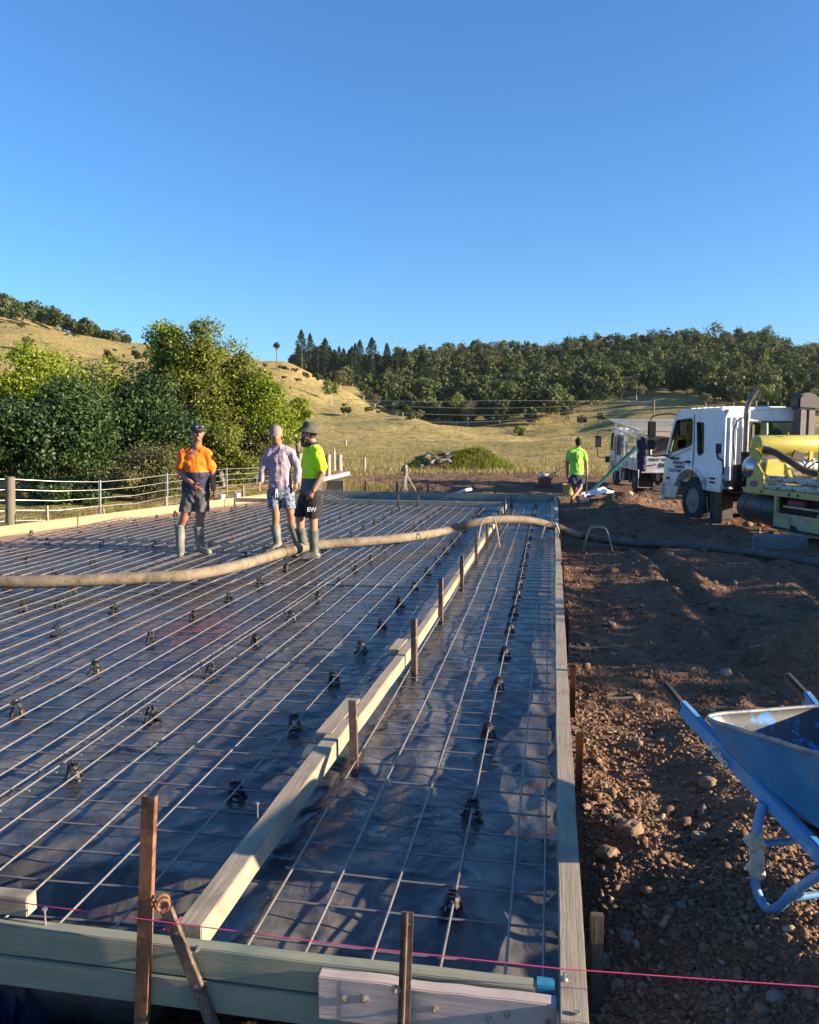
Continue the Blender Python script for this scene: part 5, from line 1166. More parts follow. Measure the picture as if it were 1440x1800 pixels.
# ---- man in the pink checked shirt
m = Man('man in a pale mauve long sleeved shirt and floral shorts looking down', 11.15, (498, 972, 0.0)); P = m.p
def check_mat():
    mt, nt, b = new_mat('fine_check_shirt'); b.inputs['Roughness'].default_value = .8; tc = nt.nodes.new('ShaderNodeTexCoord')
    n = noise_node(nt, 30, 3); c = mixc(nt, ramp(nt, n.outputs[0], [(.4,0.0),(.6,1.0)]), (.33, .275, .33), (.40, .335, .38))
    w = nt.nodes.new('ShaderNodeTexChecker'); w.inputs['Scale'].default_value = 70; w.inputs['Color1'].default_value = (1,1,1,1); w.inputs['Color2'].default_value = (.78,.72,.82,1); nt.links.new(tc.outputs['Object'], w.inputs[0])
    c = mixc(nt, 1.0, c, w.outputs[0], 'MULTIPLY'); nt.links.new(c, b.inputs['Base Color']); q = noise_node(nt, 9, 3, .5, 1.5, (1,1,.5)); bump(nt, b, q.outputs[0], .4, .02); return mt
M_check = check_mat(); M_floral = simple('floral_shorts', (.17,.22,.30), .8, c2=(.03,.035,.05), sc=26, lo=.52, hi=.56, dirt=(.45,.38,.42), dsc=22, dlo=.62, dhi=.66)
shL, shR, nk = P(470, 792), P(513, 790), P(490, 782); elL, wrL = P(464, 822), P(459, 845, -.06); elR, wrR = P(524, 821), P(522, 846, -.04)
hpL, hpR = P(482, 864), P(504, 864); knL, knR = P(485, 906, -.04), P(511, 904, .04); btL, btR = P(484, 924, -.02), P(513, 921, .08); anL, anR = P(489, 960, -.04), P(524, 955, .15)
face2 = (fcam*.95+rcam*.12+Vector((0,0,-.24))); hc = P(485, 764, -.07); hcaps, Rm = head_caps(hc, face2, 1.0)
body = hcaps+[('c', nk+Vector((0,0,-.03)), .058, hc+Vector((0,0,-.03))-fcam*.03, .056), ('c', shL+Vector((0,0,-.05)), .045, shR+Vector((0,0,-.05)), .045)]+arm_chain(shL+rcam*.015, elL, wrL, (.040,.038,.028))+arm_chain(shR-rcam*.015, elR, wrR, (.040,.038,.028))
body += [('c', P(491, 800), .12, P(492, 856), .115, rcam, .68), ('c', hpL, .082, knL, .054), ('c', knL, .054, btL+Vector((0,0,-.02)), .050), ('c', hpR, .082, knR, .054), ('c', knR, .054, btR+Vector((0,0,-.02)), .050), ('c', btL+Vector((0,0,-.02)), .050, anL, .030), ('c', btR+Vector((0,0,-.02)), .050, anR, .030)]
body += hand(wrL, P(453, 862, -.10), fcam, rcam, .6)+hand(wrR, P(521, 865, -.06), fcam, -rcam, .5)
blob(body, 'body', SK2, m.t, .0085, 3)
sh = shirt_caps(nk, shL, shR, elL, elR, P(491, 806), P(492, 832), P(492, 855), .152, .155, .165, rcam, .65, 1.0, 1.0, .064, .056)+[('c', elL, .055, wrL, .044), ('c', elR, .055, wrR, .044)]
blob(sh, 'shirt', M_check, m.t, .0095, 2, .020, 5, cut=[(P(491, 859), Vector((.08,0,-1)))])
collar(m.t, nk, face2, M_check, .062)
mb = MB()
for k in range(6):
    q = P(488.5, 789+k*11); mb.sphere(q+fcam*(.118+.008*min(k,3)), (.006,.006,.006), 8, 5)
mb.build('buttons', simple('buttons', (.6,.58,.56), .4), m.t, smooth=True)
so = [('c', P(492, 858), .150, P(492, 868), .155, rcam, .70), ('c', hpL, .094, P(483, 900), .088), ('c', hpR, .094, P(509, 898), .090)]
blob(so, 'shorts', M_floral, m.t, .0095, 3, .013, 6, cut=[(P(490, 893), Vector((0,0,-1)))])
mb = MB(); mb.tube([P(488, 858)+fcam*.13, P(488, 866)+fcam*.145, P(487, 874)+fcam*.135], .006, 6); mb.tube([P(489, 858)+fcam*.13, P(491, 866)+fcam*.145, P(491, 873)+fcam*.135], .006, 6); mb.build('drawstring', M_pvc, m.t)
face_bits(m.t, hc, Rm); M_capg = simple('grey_cap', (.20,.155,.13), .85, c2=(.26,.21,.18), sc=20); cap_mesh(m.t, hc, Rm, M_capg, 1.03, .085, tilt=.1)
hr = blob([('e', hc-Vector(face2).normalized()*.045+Vector((0,0,-.02)), (.082,.07,.075)), ('e', hc+rcam*.055-fcam*.03+Vector((0,0,-.02)), (.03,.05,.05))], 'hair', simple('brown_hair', (.06,.035,.022), .8, bs=.6, bsc=60, bd=.01), m.t, .009, 2, .006, 3, 40)
boot(m.t, btL, anL, anL+fcam*.25-rcam*.08, M_boot); boot(m.t, btR, anR, anR+fcam*.15+rcam*.1, M_boot)
# ---- man in lime
m = Man('bearded man in a lime yellow shirt and bucket hat beside the hose', 10.42, (543, 984, 0.0)); P = m.p
M_li = zonal('lime_grey_shirt', P(0, 840).z, (.62, .93, .02), (.085, .095, .11)); M_lip = simple('lime_cloth', (.62, .93, .02), .75, bs=.4, bsc=14, bd=.01, spec=.2)
M_blk = simple('black_shorts', (.012,.012,.014), .85, bs=.4, bsc=14, bd=.01); lf_ = -rcam       # he faces picture left
fwd = (lf_*.93+fcam*.12).normalized(); nside = (fcam*.95+rcam*.2).normalized()
shN, shF, nk = P(560, 790, -.14), P(541, 788, .16), P(550, 779); elN, wrN = P(567, 832, -.16), P(551, 862, -.20); elF, wrF = P(537, 830, .15), P(533, 858, .05)
hpN, hpF = P(552, 872, -.08), P(540, 872, .09); knN, knF = P(551, 913, -.09), P(528, 908, .08); btN, btF = P(551, 933, -.1), P(528, 929, .08); anN, anF = P(553, 973, -.12), P(536, 969, .10)
face3 = (lf_*1.0+fcam*.12+Vector((0,0,-.06))); hc = P(543, 762, 0); hcaps, Rm = head_caps(hc, face3, 1.0)
body = hcaps+[('c', nk+Vector((0,0,-.03)), .060, hc+Vector((0,0,-.05))+rcam*.02, .056), ('c', shN+Vector((0,0,-.05)), .045, shF+Vector((0,0,-.05)), .045)]+arm_chain(shN, elN, wrN, (.055,.045,.031))+arm_chain(shF, elF, wrF, (.055,.045,.031))
body += [('c', P(551, 800), .12, P(545, 858), .12, nside, .75), ('c', hpN, .088, knN, .058), ('c', knN, .058, btN+Vector((0,0,-.02)), .052), ('c', hpF, .088, knF, .058), ('c', knF, .058, btF+Vector((0,0,-.02)), .052), ('c', btN+Vector((0,0,-.02)), .050, anN, .030), ('c', btF+Vector((0,0,-.02)), .050, anF, .030)]
body += hand(wrN, P(543, 877, -.20), lf_, fcam*-1, .6)+hand(wrF, P(530, 873, .0), lf_, fcam, .6)
blob(body, 'body', SK2, m.t, .0085, 3)
sh = shirt_caps(nk, shN, shF, elN, elF, P(551, 808), P(549, 836), P(547, 862), .158, .158, .170, nside, .80, .72, .66)
blob(sh, 'shirt', M_li, m.t, .0095, 2, .018, 8, cut=[(P(549, 872), Vector((.32,0,-1)))])
collar(m.t, nk, face3, M_navy, .066)
so = [('c', P(546, 866), .155, P(545, 874), .160, nside, .85), ('c', hpN, .112, P(551, 914, -.09), .108), ('c', hpF, .108, P(530, 908, .08), .100)]
so_o = blob(so, 'shorts', M_blk, m.t, .0095, 3, .010, 9, cut=[(P(544, 908), Vector((0,0,-1)))])
def text_obj(s, size, mat, parent, loc, xdir, ydir, name='lettering', bold=0.0, th=.002, align='LEFT', sp=1.0, shear=0.0):
    cu = bpy.data.curves.new(name, 'FONT'); cu.body = s; cu.size = size; cu.extrude = th; cu.offset = bold; cu.align_x = align; cu.space_character = sp; cu.shear = shear; cu.resolution_u = 4
    o = bpy.data.objects.new(name, cu); COL.objects.link(o); dg = bpy.context.evaluated_depsgraph_get(); me = bpy.data.meshes.new_from_object(o.evaluated_get(dg)); bpy.data.objects.remove(o); o = bpy.data.objects.new(name, me); COL.objects.link(o)
    me.materials.clear(); me.materials.append(mat); x = Vector(xdir).normalized(); y = Vector(ydir); y = (y-x*y.dot(x)).normalized(); z = x.cross(y); M = Matrix((x, y, z)).transposed().to_4x4(); M.translation = Vector(loc); me.transform(M); o.parent = parent; return o
M_wht = simple('white_print', (.75,.75,.75), .6); M_blkp = simple('black_print', (.02,.02,.022), .5)
text_obj('EW', .075, M_wht, so_o, P(540, 899, -.218), rcam, (0,0,1), bold=.002)
M_hat = simple('bucket_hat_cloth', (.055,.050,.042), .9, c2=(.10,.09,.07), sc=14, bs=.4)
mb = MB(); mb.lathe([(.15,-.012), (.158,-.004), (.105,.035), (.094,.050), (.090,.10), (.075,.122), (.03,.130), (.005,.130)], 26)
ht = mb.build('bucket_hat', M_hat, m.t, smooth=True, angle=50); ht.location = hc+Vector((0,0,.022))+rcam*.005; ht.rotation_euler = (0, .16, YAW); ht.scale = (1.0, .88, 1)
face_bits(m.t, hc, Rm)
blob([('e', hc+lf_*.055+Vector((0,0,-.085)), (.055,.055,.05)), ('e', hc+lf_*.065+Vector((0,0,-.125)), (.040,.042,.05)), ('e', hc+lf_*.03+Vector((0,0,-.06)), (.055,.072,.045))], 'beard', simple('brown_beard', (.085,.045,.028), .85, bs=.6, bsc=60, bd=.01), m.t, .009, 1, .012, 4, 50)
blob([('e', hc+rcam*.04+Vector((0,0,-.015)), (.06,.078,.065))], 'hair', simple('brown_hair2', (.07,.04,.025), .85), m.t, .009, 1, .006, 4, 50)
boot(m.t, btN, anN, anN+lf_*.22+fcam*.05, M_bootd, .074); boot(m.t, btF, anF, anF+lf_*.2+fcam*.1, M_bootd, .073)
# ---- walker seen from behind
zg = float(ground_z(.49, 21.7)); m = Man('man walking away barefoot in a lime shirt and navy shorts, holding a black bar', 21.3, (1010, 888, zg)); P = m.p
M_li2 = zonal('lime_back_shirt', -50, (.33, .72, .09), (.1,.1,.1)); M_shw = simple('navy_shorts', (.03,.045,.085), .85, bs=.3, bsc=14, bd=.01)
shL, shR, nk = P(1000, 793), P(1027, 793), P(1016, 786); elL, wrL = P(997, 815, .04), P(998, 834, .1); elR, wrR = P(1031, 814, .0), P(1032, 834, -.05)
hpL, hpR = P(1007, 843), P(1021, 843); knL, knR = P(1011, 862, .1), P(1020, 858, -.05); anL, anR = P(1017, 882, .1), P(1006, 876, -.25)
face4 = (-fcam*.95+rcam*.35); hc = P(1018, 777); hcaps, Rm = head_caps(hc, face4, 1.05)
body = hcaps+[('c', nk+Vector((0,0,-.03)), .060, hc+Vector((0,0,-.05)), .056), ('c', shL+Vector((0,0,-.05)), .045, shR+Vector((0,0,-.05)), .045)]+arm_chain(shL, elL, wrL, (.055,.045,.032))+arm_chain(shR, elR, wrR, (.055,.045,.032))
body += [('c', P(1015, 800), .13, P(1014, 835), .125, rcam, .7), ('c', hpL, .088, knL, .058), ('c', knL, .060, anL, .036), ('c', hpR, .088, knR, .058), ('c', knR, .060, anR, .036)]
body += hand(wrL, P(997, 842, .12), fcam, rcam, .5)+hand(wrR, P(1032, 843, -.05), fcam, -rcam, 1.1)
gz = -0.0
body += [('c', anL+Vector((0,0,-.03)), .036, anL+Vector((.03,.16,-.06)), .032, rcam, .8), ('c', anR+Vector((0,0,.0)), .036, P(1004, 885, -.14), .032, rcam, .8)]
blob(body, 'body', SK3, m.t, .0095, 3)
sh = shirt_caps(nk, shL, shR, elL, elR, P(1015, 799), P(1014, 815), P(1014, 836), .172, .172, .180, rcam, .66, .55, .62)
so2 = blob(sh, 'shirt', M_li2, m.t, .0105, 3, .012, 12, cut=[(P(1014, 834), Vector((0,0,-1)))])
so = [('c', P(1014, 836), .16, P(1014, 842), .165, rcam, .72), ('c', hpL, .12, P(1007, 850), .115), ('c', hpR, .12, P(1021, 850), .12)]
blob(so, 'shorts', M_shw, m.t, .0105, 3, .010, 13, cut=[(P(1014, 849.5), Vector((0,0,-1)))])
blob([('e', hc-Vector(face4).normalized()*.025+Vector((0,0,.03)), (.095,.10,.09)), ('e', hc-Vector(face4).normalized()*.055+Vector((0,0,-.03)), (.075,.06,.07))], 'hair', simple('black_hair', (.018,.014,.012), .7, bs=.7, bsc=60, bd=.01), m.t, .01, 1, .014, 5, 34)
M_dgreen = simple('print_green', (.02,.10,.05), .6); bk_ = P(1008.5, 803)+fcam*.150; bk_ = P(1008, 803, -.139)
mb = MB(); pts = [bk_+rcam*math.cos(a)*.088+Vector((0,0,math.sin(a)*.10)) for a in [2*math.pi*k/28 for k in range(29)]]; mb.tube(pts, .006, 6, cap=False)
for dx, dz, w in ((-.03,.035,.022), (.035,.035,.022)): mb.tube([bk_+rcam*(dx-w/2)+Vector((0,0,dz)), bk_+rcam*(dx+w/2)+Vector((0,0,dz))], .008, 6)
for dz in (-.015, -.05): mb.tube(spline([bk_+rcam*-.06+Vector((0,0,dz-.015)), bk_+Vector((0,0,dz)), bk_+rcam*.06+Vector((0,0,dz+.01))], 4), .007, 6)
mb.build('shirt_print', M_dgreen, so2)
mb = MB(); mb.box(P(1012, 829)+fcam*.140, (.04,.01,.03)); mb.build('shirt_print', M_dgreen, so2)
br = MB(); a = P(1031.5, 837, -.05)+m.b; b = P(1030.5, 868, -.1)+m.b; br.tube([a+Vector((0,0,.02)), b], .022, 8); br.tube([b+Vector((0,0,-.02)), b], .034, 8); o = br.build('steel_bar', simple('black_bar', (.015,.015,.018), .6), smooth=True, angle=40); recenter(o, b); tag(o, 'black bar hanging from the walking man right hand', 'bar')
# ------------------------------------------------------------------ vehicles
def paint(name, c, dirt, amt=.5, rough=.38, sc=2.2):
    m, nt, b = new_mat(name); b.inputs['Roughness'].default_value = rough; b.inputs['Coat Weight'].default_value = .15
    n = noise_node(nt, sc, 7, .7, .5); n2 = noise_node(nt, 9, 5, .7, .6, (1, 1, .35)); tc = nt.nodes.new('ShaderNodeTexCoord'); sx = nt.nodes.new('ShaderNodeSeparateXYZ'); nt.links.new(tc.outputs['Object'], sx.inputs[0])
    mr = nt.nodes.new('ShaderNodeMapRange'); mr.inputs[1].default_value = 1.5; mr.inputs[2].default_value = .45; mr.inputs[3].default_value = .0; mr.inputs[4].default_value = .28; nt.links.new(sx.outputs[2], mr.inputs[0])
    ad = nt.nodes.new('ShaderNodeMath'); ad.operation = 'ADD'; nt.links.new(n.outputs[0], ad.inputs[0]); nt.links.new(mr.outputs[0], ad.inputs[1])
    col = mixc(nt, ramp(nt, ad.outputs[0], [(.52, 0.0), (.85, amt)]), c, dirt); col = mixc(nt, ramp(nt, n2.outputs[0], [(.60, 0.0), (.75, amt*.5)]), col, tuple(v*.7 for v in dirt)); nt.links.new(col, b.inputs['Base Color']); return m
P_white = paint('white_truck_paint', (.80, .80, .80), (.30, .25, .19), .75)
P_yel = paint('yellow_paint', (.46, .40, .06), (.24, .20, .12), .8, .45, 4)
P_yelf = paint('faded_yellow_paint', (.50, .45, .10), (.30, .27, .20), .8, sc=4)
M_tyre = simple('tyre', (.018,.018,.019), .85, c2=(.06,.05,.04), sc=5, bs=.4, bsc=30); M_rim = simple('wheel_rim', (.15,.14,.13), .6, .05, c2=(.24,.20,.165), sc=8)
M_dark = simple('chassis_black', (.018,.018,.02), .7, c2=(.05,.04,.035), sc=4); M_tank = simple('dark_tank', (.045,.05,.055), .45, .2, c2=(.08,.075,.07), sc=4)
M_silver = simple('silver_tank', (.55,.55,.56), .28, .85, c2=(.42,.40,.38), sc=6); M_rubber = simple('rubber_hose', (.03,.03,.032), .5, c2=(.06,.055,.05), sc=9)
M_dirtyw = simple('faded_panel', (.42,.41,.34), .6, c2=(.50,.46,.16), sc=5, dirt=(.20,.17,.12), dsc=3, bs=.2)
def glass_mat():
    m, nt, b = new_mat('window_glass'); nt.nodes.remove(b); o = nt.nodes['Material Output']; t = nt.nodes.new('ShaderNodeBsdfTransparent'); t.inputs[0].default_value = (.82,.90,.87,1)
    g_ = nt.nodes.new('ShaderNodeBsdfGlossy'); g_.inputs['Roughness'].default_value = .04; fr = nt.nodes.new('ShaderNodeFresnel'); fr.inputs[0].default_value = 1.6; mx = nt.nodes.new('ShaderNodeMixShader')
    nt.links.new(fr.outputs[0], mx.inputs[0]); nt.links.new(t.outputs[0], mx.inputs[1]); nt.links.new(g_.outputs[0], mx.inputs[2]); nt.links.new(mx.outputs[0], o.inputs['Surface']); return m
M_glass = glass_mat()
FS = lambda x0: (lambda u, v, w: (x0+w, u, v))       # plates in the side plane: u = y, v = z
FB = lambda y0: (lambda u, v, w: (u, y0+w, v))       # plates across: u = x, v = z
def wheel(parent, x, y, z, r, w, dual=False):
    e = empty('wheel', (x, y, z)); e.parent = parent; mb = MB()
    pr = [(r*.60, 0), (r*.80, -.005), (r*.95, .02), (r, .05), (r, w-.05), (r*.95, w-.02), (r*.8, w+.005), (r*.60, w)]
    mb.lathe(pr, 36, axis='X', cap=False)
    for k in range(40):
        a = 2*math.pi*k/40
        for q in (.30, .68): mb.box((w*q, math.cos(a)*(r+.004), math.sin(a)*(r+.004)), (w*.28, .02, .012), Matrix.Rotation(a-math.pi/2, 3, 'X'))
    mb.build('tyre', M_tyre, e, smooth=True, angle=40)
    mb = MB(); mb.lathe([(r*.62, .03), (r*.56, .01), (r*.52, .03), (r*.44, .07), (r*.30, .075), (r*.27, .03), (r*.20, .012), (r*.13, .0), (.01, .0)], 30, axis='X')
    for k in range(8):
        a = 2*math.pi*k/8; mb.tube([(.085, math.cos(a)*r*.37, math.sin(a)*r*.37), (.05, math.cos(a)*r*.37, math.sin(a)*r*.37)], r*.045, 6)
    mb.build('rim', M_rim, e, smooth=True, angle=35); return e
# ---------------- pump truck
TB = Vector((3.04, 18.56, -.33)); tr = empty('pump_truck', TB, R(20.5)); tag(tr, 'white cab concrete pump truck carrying yellow pump machinery', 'truck')
def arch(y0, z0, r, a0, a1, n=10): return [(y0+r*math.cos(R(a0+(a1-a0)*k/n)), z0+r*math.sin(R(a0+(a1-a0)*k/n))) for k in range(n+1)]
prof = [(1.24,.46), (1.29,.60), (1.29,1.00), (1.24,1.40), (.86,2.26), (.74,2.38), (.50,2.45), (-1.00,2.43), (-1.12,2.36), (-1.16,2.22), (-1.16,.80)]
side = prof+[(-.66,.80)]+arch(0,.50,.66,152,28)[0:]+[(.70,.46)]
win = [(1.06,1.47), (.78,2.14), (.70,2.21), (.12,2.24), (.07,2.18), (.07,1.72), (.12,1.66)]
qw = [(-.14,2.16), (-.38,2.14), (-.40,1.52), (-.26,1.46), (-.20,1.52)]
body = MB(); body.plate(side, [win, qw], .05, FS(0.0)); body.plate(side, [win, qw], .05, FS(1.63))
body.plate([(.0,.80),(1.68,.80),(1.68,2.25),(1.60,2.40),(.08,2.40),(0,2.25)], [[(.55,1.52),(1.54,1.52),(1.56,2.16),(.57,2.16)]], .04, FB(-1.19))
body.box((.84,-.22,2.43), (1.58,1.60,.045)); body.box((.84,.68,2.35), (1.52,.36,.05), Matrix.Rotation(R(-24), 3, 'X'))
body.box((.84,0,.88), (1.58,2.3,.05)); body.plate([(.04,.5),(1.64,.5),(1.64,1.4),(.04,1.4)], [], .05, FB(1.20))
for k in range(7): body.box((.84,-.95+.24*k,2.462), (1.3,.05,.03))
for k in range(4): body.tube([(.10+.13*k, -1.195, .92), (.10+.13*k, -1.195, 2.25)], .026, 8)
body.tube([(.05,-1.18,2.385),(.25,-1.18,2.42),(1.45,-1.18,2.42),(1.63,-1.18,2.385)], .035, 8)
bo_ = body.build('cab_body', P_white, tr, bevel=.012)
mb = MB(); lip = arch(0,.50,.67,158,22); 
for a, b in zip(lip[:-1], lip[1:]): mb.beam((-.03,a[0],a[1]), (-.03,b[0],b[1]), .045, .14, up=(1,0,0))
mb.beam((-.03,-.62,.78), (-.03,-1.18,.78), .05, .10); mb.box((.0,-.90,.96), (.09,.56,.34)); mb.build('wheel_arch', P_white, tr, bevel=.012)
mb = MB(); mb.box((-.052,-.86,1.00), (.02,.20,.04)); mb.box((-.052,-.86,.92), (.02,.20,.04)); mb.build('side_vent', M_dark, tr)
mb = MB(); 
for a, b in (((-.005,.0,2.34),(-.005,-.03,1.6)), ((-.005,-.03,1.6),(-.005,.02,.95)), ((-.005,.02,.95),(-.005,-.0,.80))): mb.beam(a, b, .012, .016, up=(1,0,0))
for a, b in (((-.004,1.0,1.36),(-.004,.1,1.60)), ((-.004,.0,.98),(-.004,-1.1,.98)), ((-.004,.15,1.05),(-.004,.55,.84))): mb.beam(a, b, .010, .012, up=(1,0,0))
mb.build('door_seam', M_dark, tr)
for poly in (win, qw):
    mb = MB(); n = len(poly)
    for i in range(n): a, b = poly[i], poly[(i+1) % n]; mb.beam((-.004,a[0],a[1]), (-.004,b[0],b[1]), .022, .035, up=(1,0,0))
    mb.build('window_seal', M_dark, tr)
mb = MB()
for a, b in (((.55,1.52),(1.54,1.52)), ((1.54,1.52),(1.56,2.16)), ((1.56,2.16),(.57,2.16)), ((.57,2.16),(.55,1.52))): mb.beam((a[0],-1.20,a[1]), (b[0],-1.20,b[1]), .03, .03, up=(0,1,0))
mb.build('window_seal', M_dark, tr)
for w_, x_ in ((win, .02), (win, 1.65), (qw, .02), (qw, 1.65)): mb = MB(); mb.plate(w_, [], .006, FS(x_)); mb.build('side_window', M_glass, tr)
mb = MB(); mb.plate([(.55,1.52),(1.54,1.52),(1.56,2.16),(.57,2.16)], [], .006, FB(-1.17)); mb.build('rear_window', M_glass, tr)
mb = MB(); mb.add([(.06,1.22,1.42),(1.62,1.22,1.42),(1.62,.84,2.24),(.06,.84,2.24)], [(0,1,2,3)]); mb.build('windscreen', M_glass, tr, fix=False)
mb = MB()
for x in (.45, 1.25): mb.box((x,-.1,1.25), (.5,.5,.16)); mb.box((x,-.38,1.5), (.44,.12,.46)); mb.box((x,-.40,1.82), (.22,.09,.16))
mb.box((.84,1.05,1.30), (1.5,.28,.32)); mb.build('seats', simple('seat_cloth', (.05,.055,.06), .9), tr, bevel=.03)
mb = MB(); pts = [(1.22+.2*math.cos(a), .72-.10*math.sin(a), 1.55+.17*math.sin(a)) for a in [2*math.pi*k/20 for k in range(21)]]; mb.tube(pts, .016, 6, cap=False); mb.build('steering_wheel', M_dark, tr)
mb = MB(); mb.sphere((1.30,-.95,1.80), (.2,.06,.24)); mb.build('hanging_vest', simple('green_cloth', (.03,.22,.13), .8), tr, smooth=True)
mb = MB(); mb.box((.84,1.30,.62), (1.76,.14,.28)); mb.box((.84,1.30,.42), (1.7,.16,.08)); mb.build('bumper', P_white, tr, bevel=.03)
mb = MB(); mb.beam((-.02,1.36,.50), (-.02,1.36,.75), .03, .03, up=(0,1,0)); mb.beam((-.02,1.36,.75), (-.02,1.18,.78), .03, .03); mb.build('bumper_bar', M_gal, tr)
mb = MB(); mb.box((-.012,1.06,.90), (.03,.15,.06)); mb.build('side_marker', simple('marker_lens', (.12,.02,.02), .3), tr, bevel=.01)
mb = MB(); mb.box((-.02,.20,1.30), (.05,.17,.035)); mb.box((-.008,.20,1.30), (.012,.20,.055)); mb.tube([(-.01,.16,1.22),(.01,.16,1.22)], .014, 8); mb.build('door_handle', M_dark, tr, bevel=.005)
mb = MB(); mb.tube(spline([(.02,.78,2.33), (-.14,.92,2.36), (-.36,1.18,2.30), (-.40,1.22,2.1), (-.40,1.22,1.5), (-.34,1.16,1.40), (-.12,1.02,1.42), (.0,.95,1.44)], 4), .016, 8); mb.tube([(-.12,1.02,1.42), (-.05,.82,1.36)], .02, 8); mb.build('mirror_arm', M_dark, tr, smooth=True)
mb = MB(); mb.box((-.36,1.22,2.02), (.19,.07,.36)); mb.box((-.36,1.22,1.66), (.19,.07,.22)); mb.build('mirror', M_dark, tr, bevel=.02)
mb = MB(); mb.box((-.36,1.182,2.02), (.16,.006,.32)); mb.build('mirror_glass', simple('mirror', (.6,.62,.65), .05, 1.0), tr)
wheel(tr, .0, 0, .48, .48, .26); wheel(tr, 1.40, 0, .48, .48, .26); wheel(tr, .0, -4.7, .50, .50, .5); wheel(tr, 1.4, -4.7, .50, .50, .5)
mb = MB(); mb.box((.10,-.80,.42), (.03,.42,.62)); mb.box((.32,-.66,.44), (.5,.02,.62)); mb.build('mud_flap', M_rubber, tr)
mb = MB(); mb.tube([(-.07,-.72,.62), (-.06,-.78,.15)], .006, 5); mb.build('flap_chain', M_gal, tr)
mb = MB(); mb.box((.55,-2.4,.72), (.10,7.2,.24)); mb.box((1.35,-2.4,.72), (.10,7.2,.24)); mb.box((.95,-1.5,.66), (.9,.4,.4)); mb.box((.95,.2,.72), (1.0,1.2,.4)); mb.box((.95,-.0,.5), (1.7,.14,.14)); mb.box((.95,-4.7,.5), (1.7,.2,.2)); mb.box((.98,-2.2,.95), (1.2,1.2,.16)); mb.build('chassis', M_dark, tr)
mb = MB(); mb.box((.10,-1.42,.92), (.24,.30,.12)); mb.box((.22,-1.34,1.05), (.14,.18,.5)); mb.build('engine_box', M_dark, tr, bevel=.02)
# lettering on the door
lx = (0,-1,0); uz = (0,0,1); NB = simple('navy_print', (.02,.035,.10), .5)
text_obj('LISMORE', .092, NB, tr, (-.006,.98,1.325), lx, uz, bold=.003, sp=1.15, shear=.2); text_obj('CONCRETE', .092, NB, tr, (-.006,.88,1.235), lx, uz, bold=.003, sp=1.15, shear=.2); text_obj('PUMPING', .092, NB, tr, (-.006,.78,1.145), lx, uz, bold=.003, sp=1.15, shear=.2)
mb = MB(); mb.box((-.004,.68,1.085), (.006,.74,.07)); mb.build('number_plate_strip', NB, tr); text_obj('0407 858 560', .060, M_wht, tr, (-.009,1.03,1.063), lx, uz, bold=.001, sp=1.2, th=.001)
# exhaust and intake
mb = MB(); mb.tube([(0.320,-1.42,1.55),(0.320,-1.42,2.30)], .055, 14); mb.tube(spline([(0.320,-1.42,2.28),(0.320,-1.42,2.42),(0.350,-1.45,2.58),(0.430,-1.50,2.74),(0.460,-1.52,2.80)], 4), .052, 14, radii=None); mb.tube([(0.320,-1.42,2.22),(0.320,-1.42,2.34)], .065, 14)
mb.build('exhaust_pipe', simple('heat_steel', (.14,.12,.10), .4, .7, c2=(.28,.25,.22), sc=9), tr, smooth=True, angle=60)
mb = MB(); mb.tube([(0.320,-1.42,.85),(0.320,-1.42,1.56)], .085, 14); mb.tube(spline([(0.160,-1.30,1.4),(0.100,-1.32,1.9),(0.200,-1.32,2.2),(0.300,-1.40,2.24)], 4), .012, 6); mb.beam((0.420,-1.3,2.25),(0.600,-1.3,1.65), .03, .03); mb.beam((0.540,-1.3,1.3),(0.540,-1.3,2.1), .06, .04, up=(-0.200,1,0)); mb.build('exhaust_guard', M_dark, tr, smooth=True, angle=50)
mb = MB(); mb.box((1.52,-1.40,1.95), (.16,.22,.95)); mb.box((1.71,-1.40,1.95), (.17,.22,.95)); mb.build('intake_duct', simple('grey_duct', (.10,.095,.10), .6, c2=(.15,.13,.12), sc=6), tr, bevel=.02)
mb = MB(); mb.plate([(1.37,2.42),(1.84,2.40),(1.86,2.56),(1.80,2.68),(1.64,2.74),(1.46,2.73),(1.37,2.64)], [], .30, FB(-1.56)); mb.build('intake_hood', simple('black_hood', (.028,.028,.03), .5), tr, bevel=.03)
mb = MB(); mb.tube(spline([(-.02,-.98,1.60),(-.03,-.98,1.50),(-.06,-1.08,1.42),(-.02,-1.18,1.36),(-.02,-1.20,1.1)], 4), .018, 8); mb.box((-.005,-.98,1.62), (.01,.2,.2)); mb.build('side_snorkel', M_dark, tr, smooth=True, angle=40)
# pump machinery behind the cab
def tank(x0, x1, y, z, r, mat, name, dome=.35, n=24):
    mb = MB(); pr = [(.012, x0)]
    for k in range(1, 7): a = k/6*math.pi/2; pr.append((r*math.sin(a), x0+r*dome*(1-math.cos(a))))
    for k in range(6, 0, -1): a = k/6*math.pi/2; pr.append((r*math.sin(a), x1-r*dome*(1-math.cos(a))))
    pr.append((.012, x1)); mb.lathe(pr, n, (0, y, z), 'X'); return mb
mb = tank(.08, 1.56, -2.05, 1.71, .185, P_yel, 'x'); mb.tube([(.22,-2.05,1.69),(.235,-2.05,1.71)], .188, 28); mb.tube([(1.40,-2.05,1.69),(1.415,-2.05,1.71)], .188, 28); mb.box((1.15,-2.27,1.50), (.08,.05,.18)); mb.tube([(.70,-2.2,1.88),(.70,-2.2,1.95)], .015, 6); mb.build('air_receiver', P_yel, tr, smooth=True, angle=40)
mb = tank(-.10, 1.45, -2.05, 1.27, .25, M_silver, 'x', .9); mb.tube([(1.20,-2.05,1.27),(1.22,-2.05,1.27)], .255, 24); mb.build('silver_tank', M_silver, tr, smooth=True, angle=40)
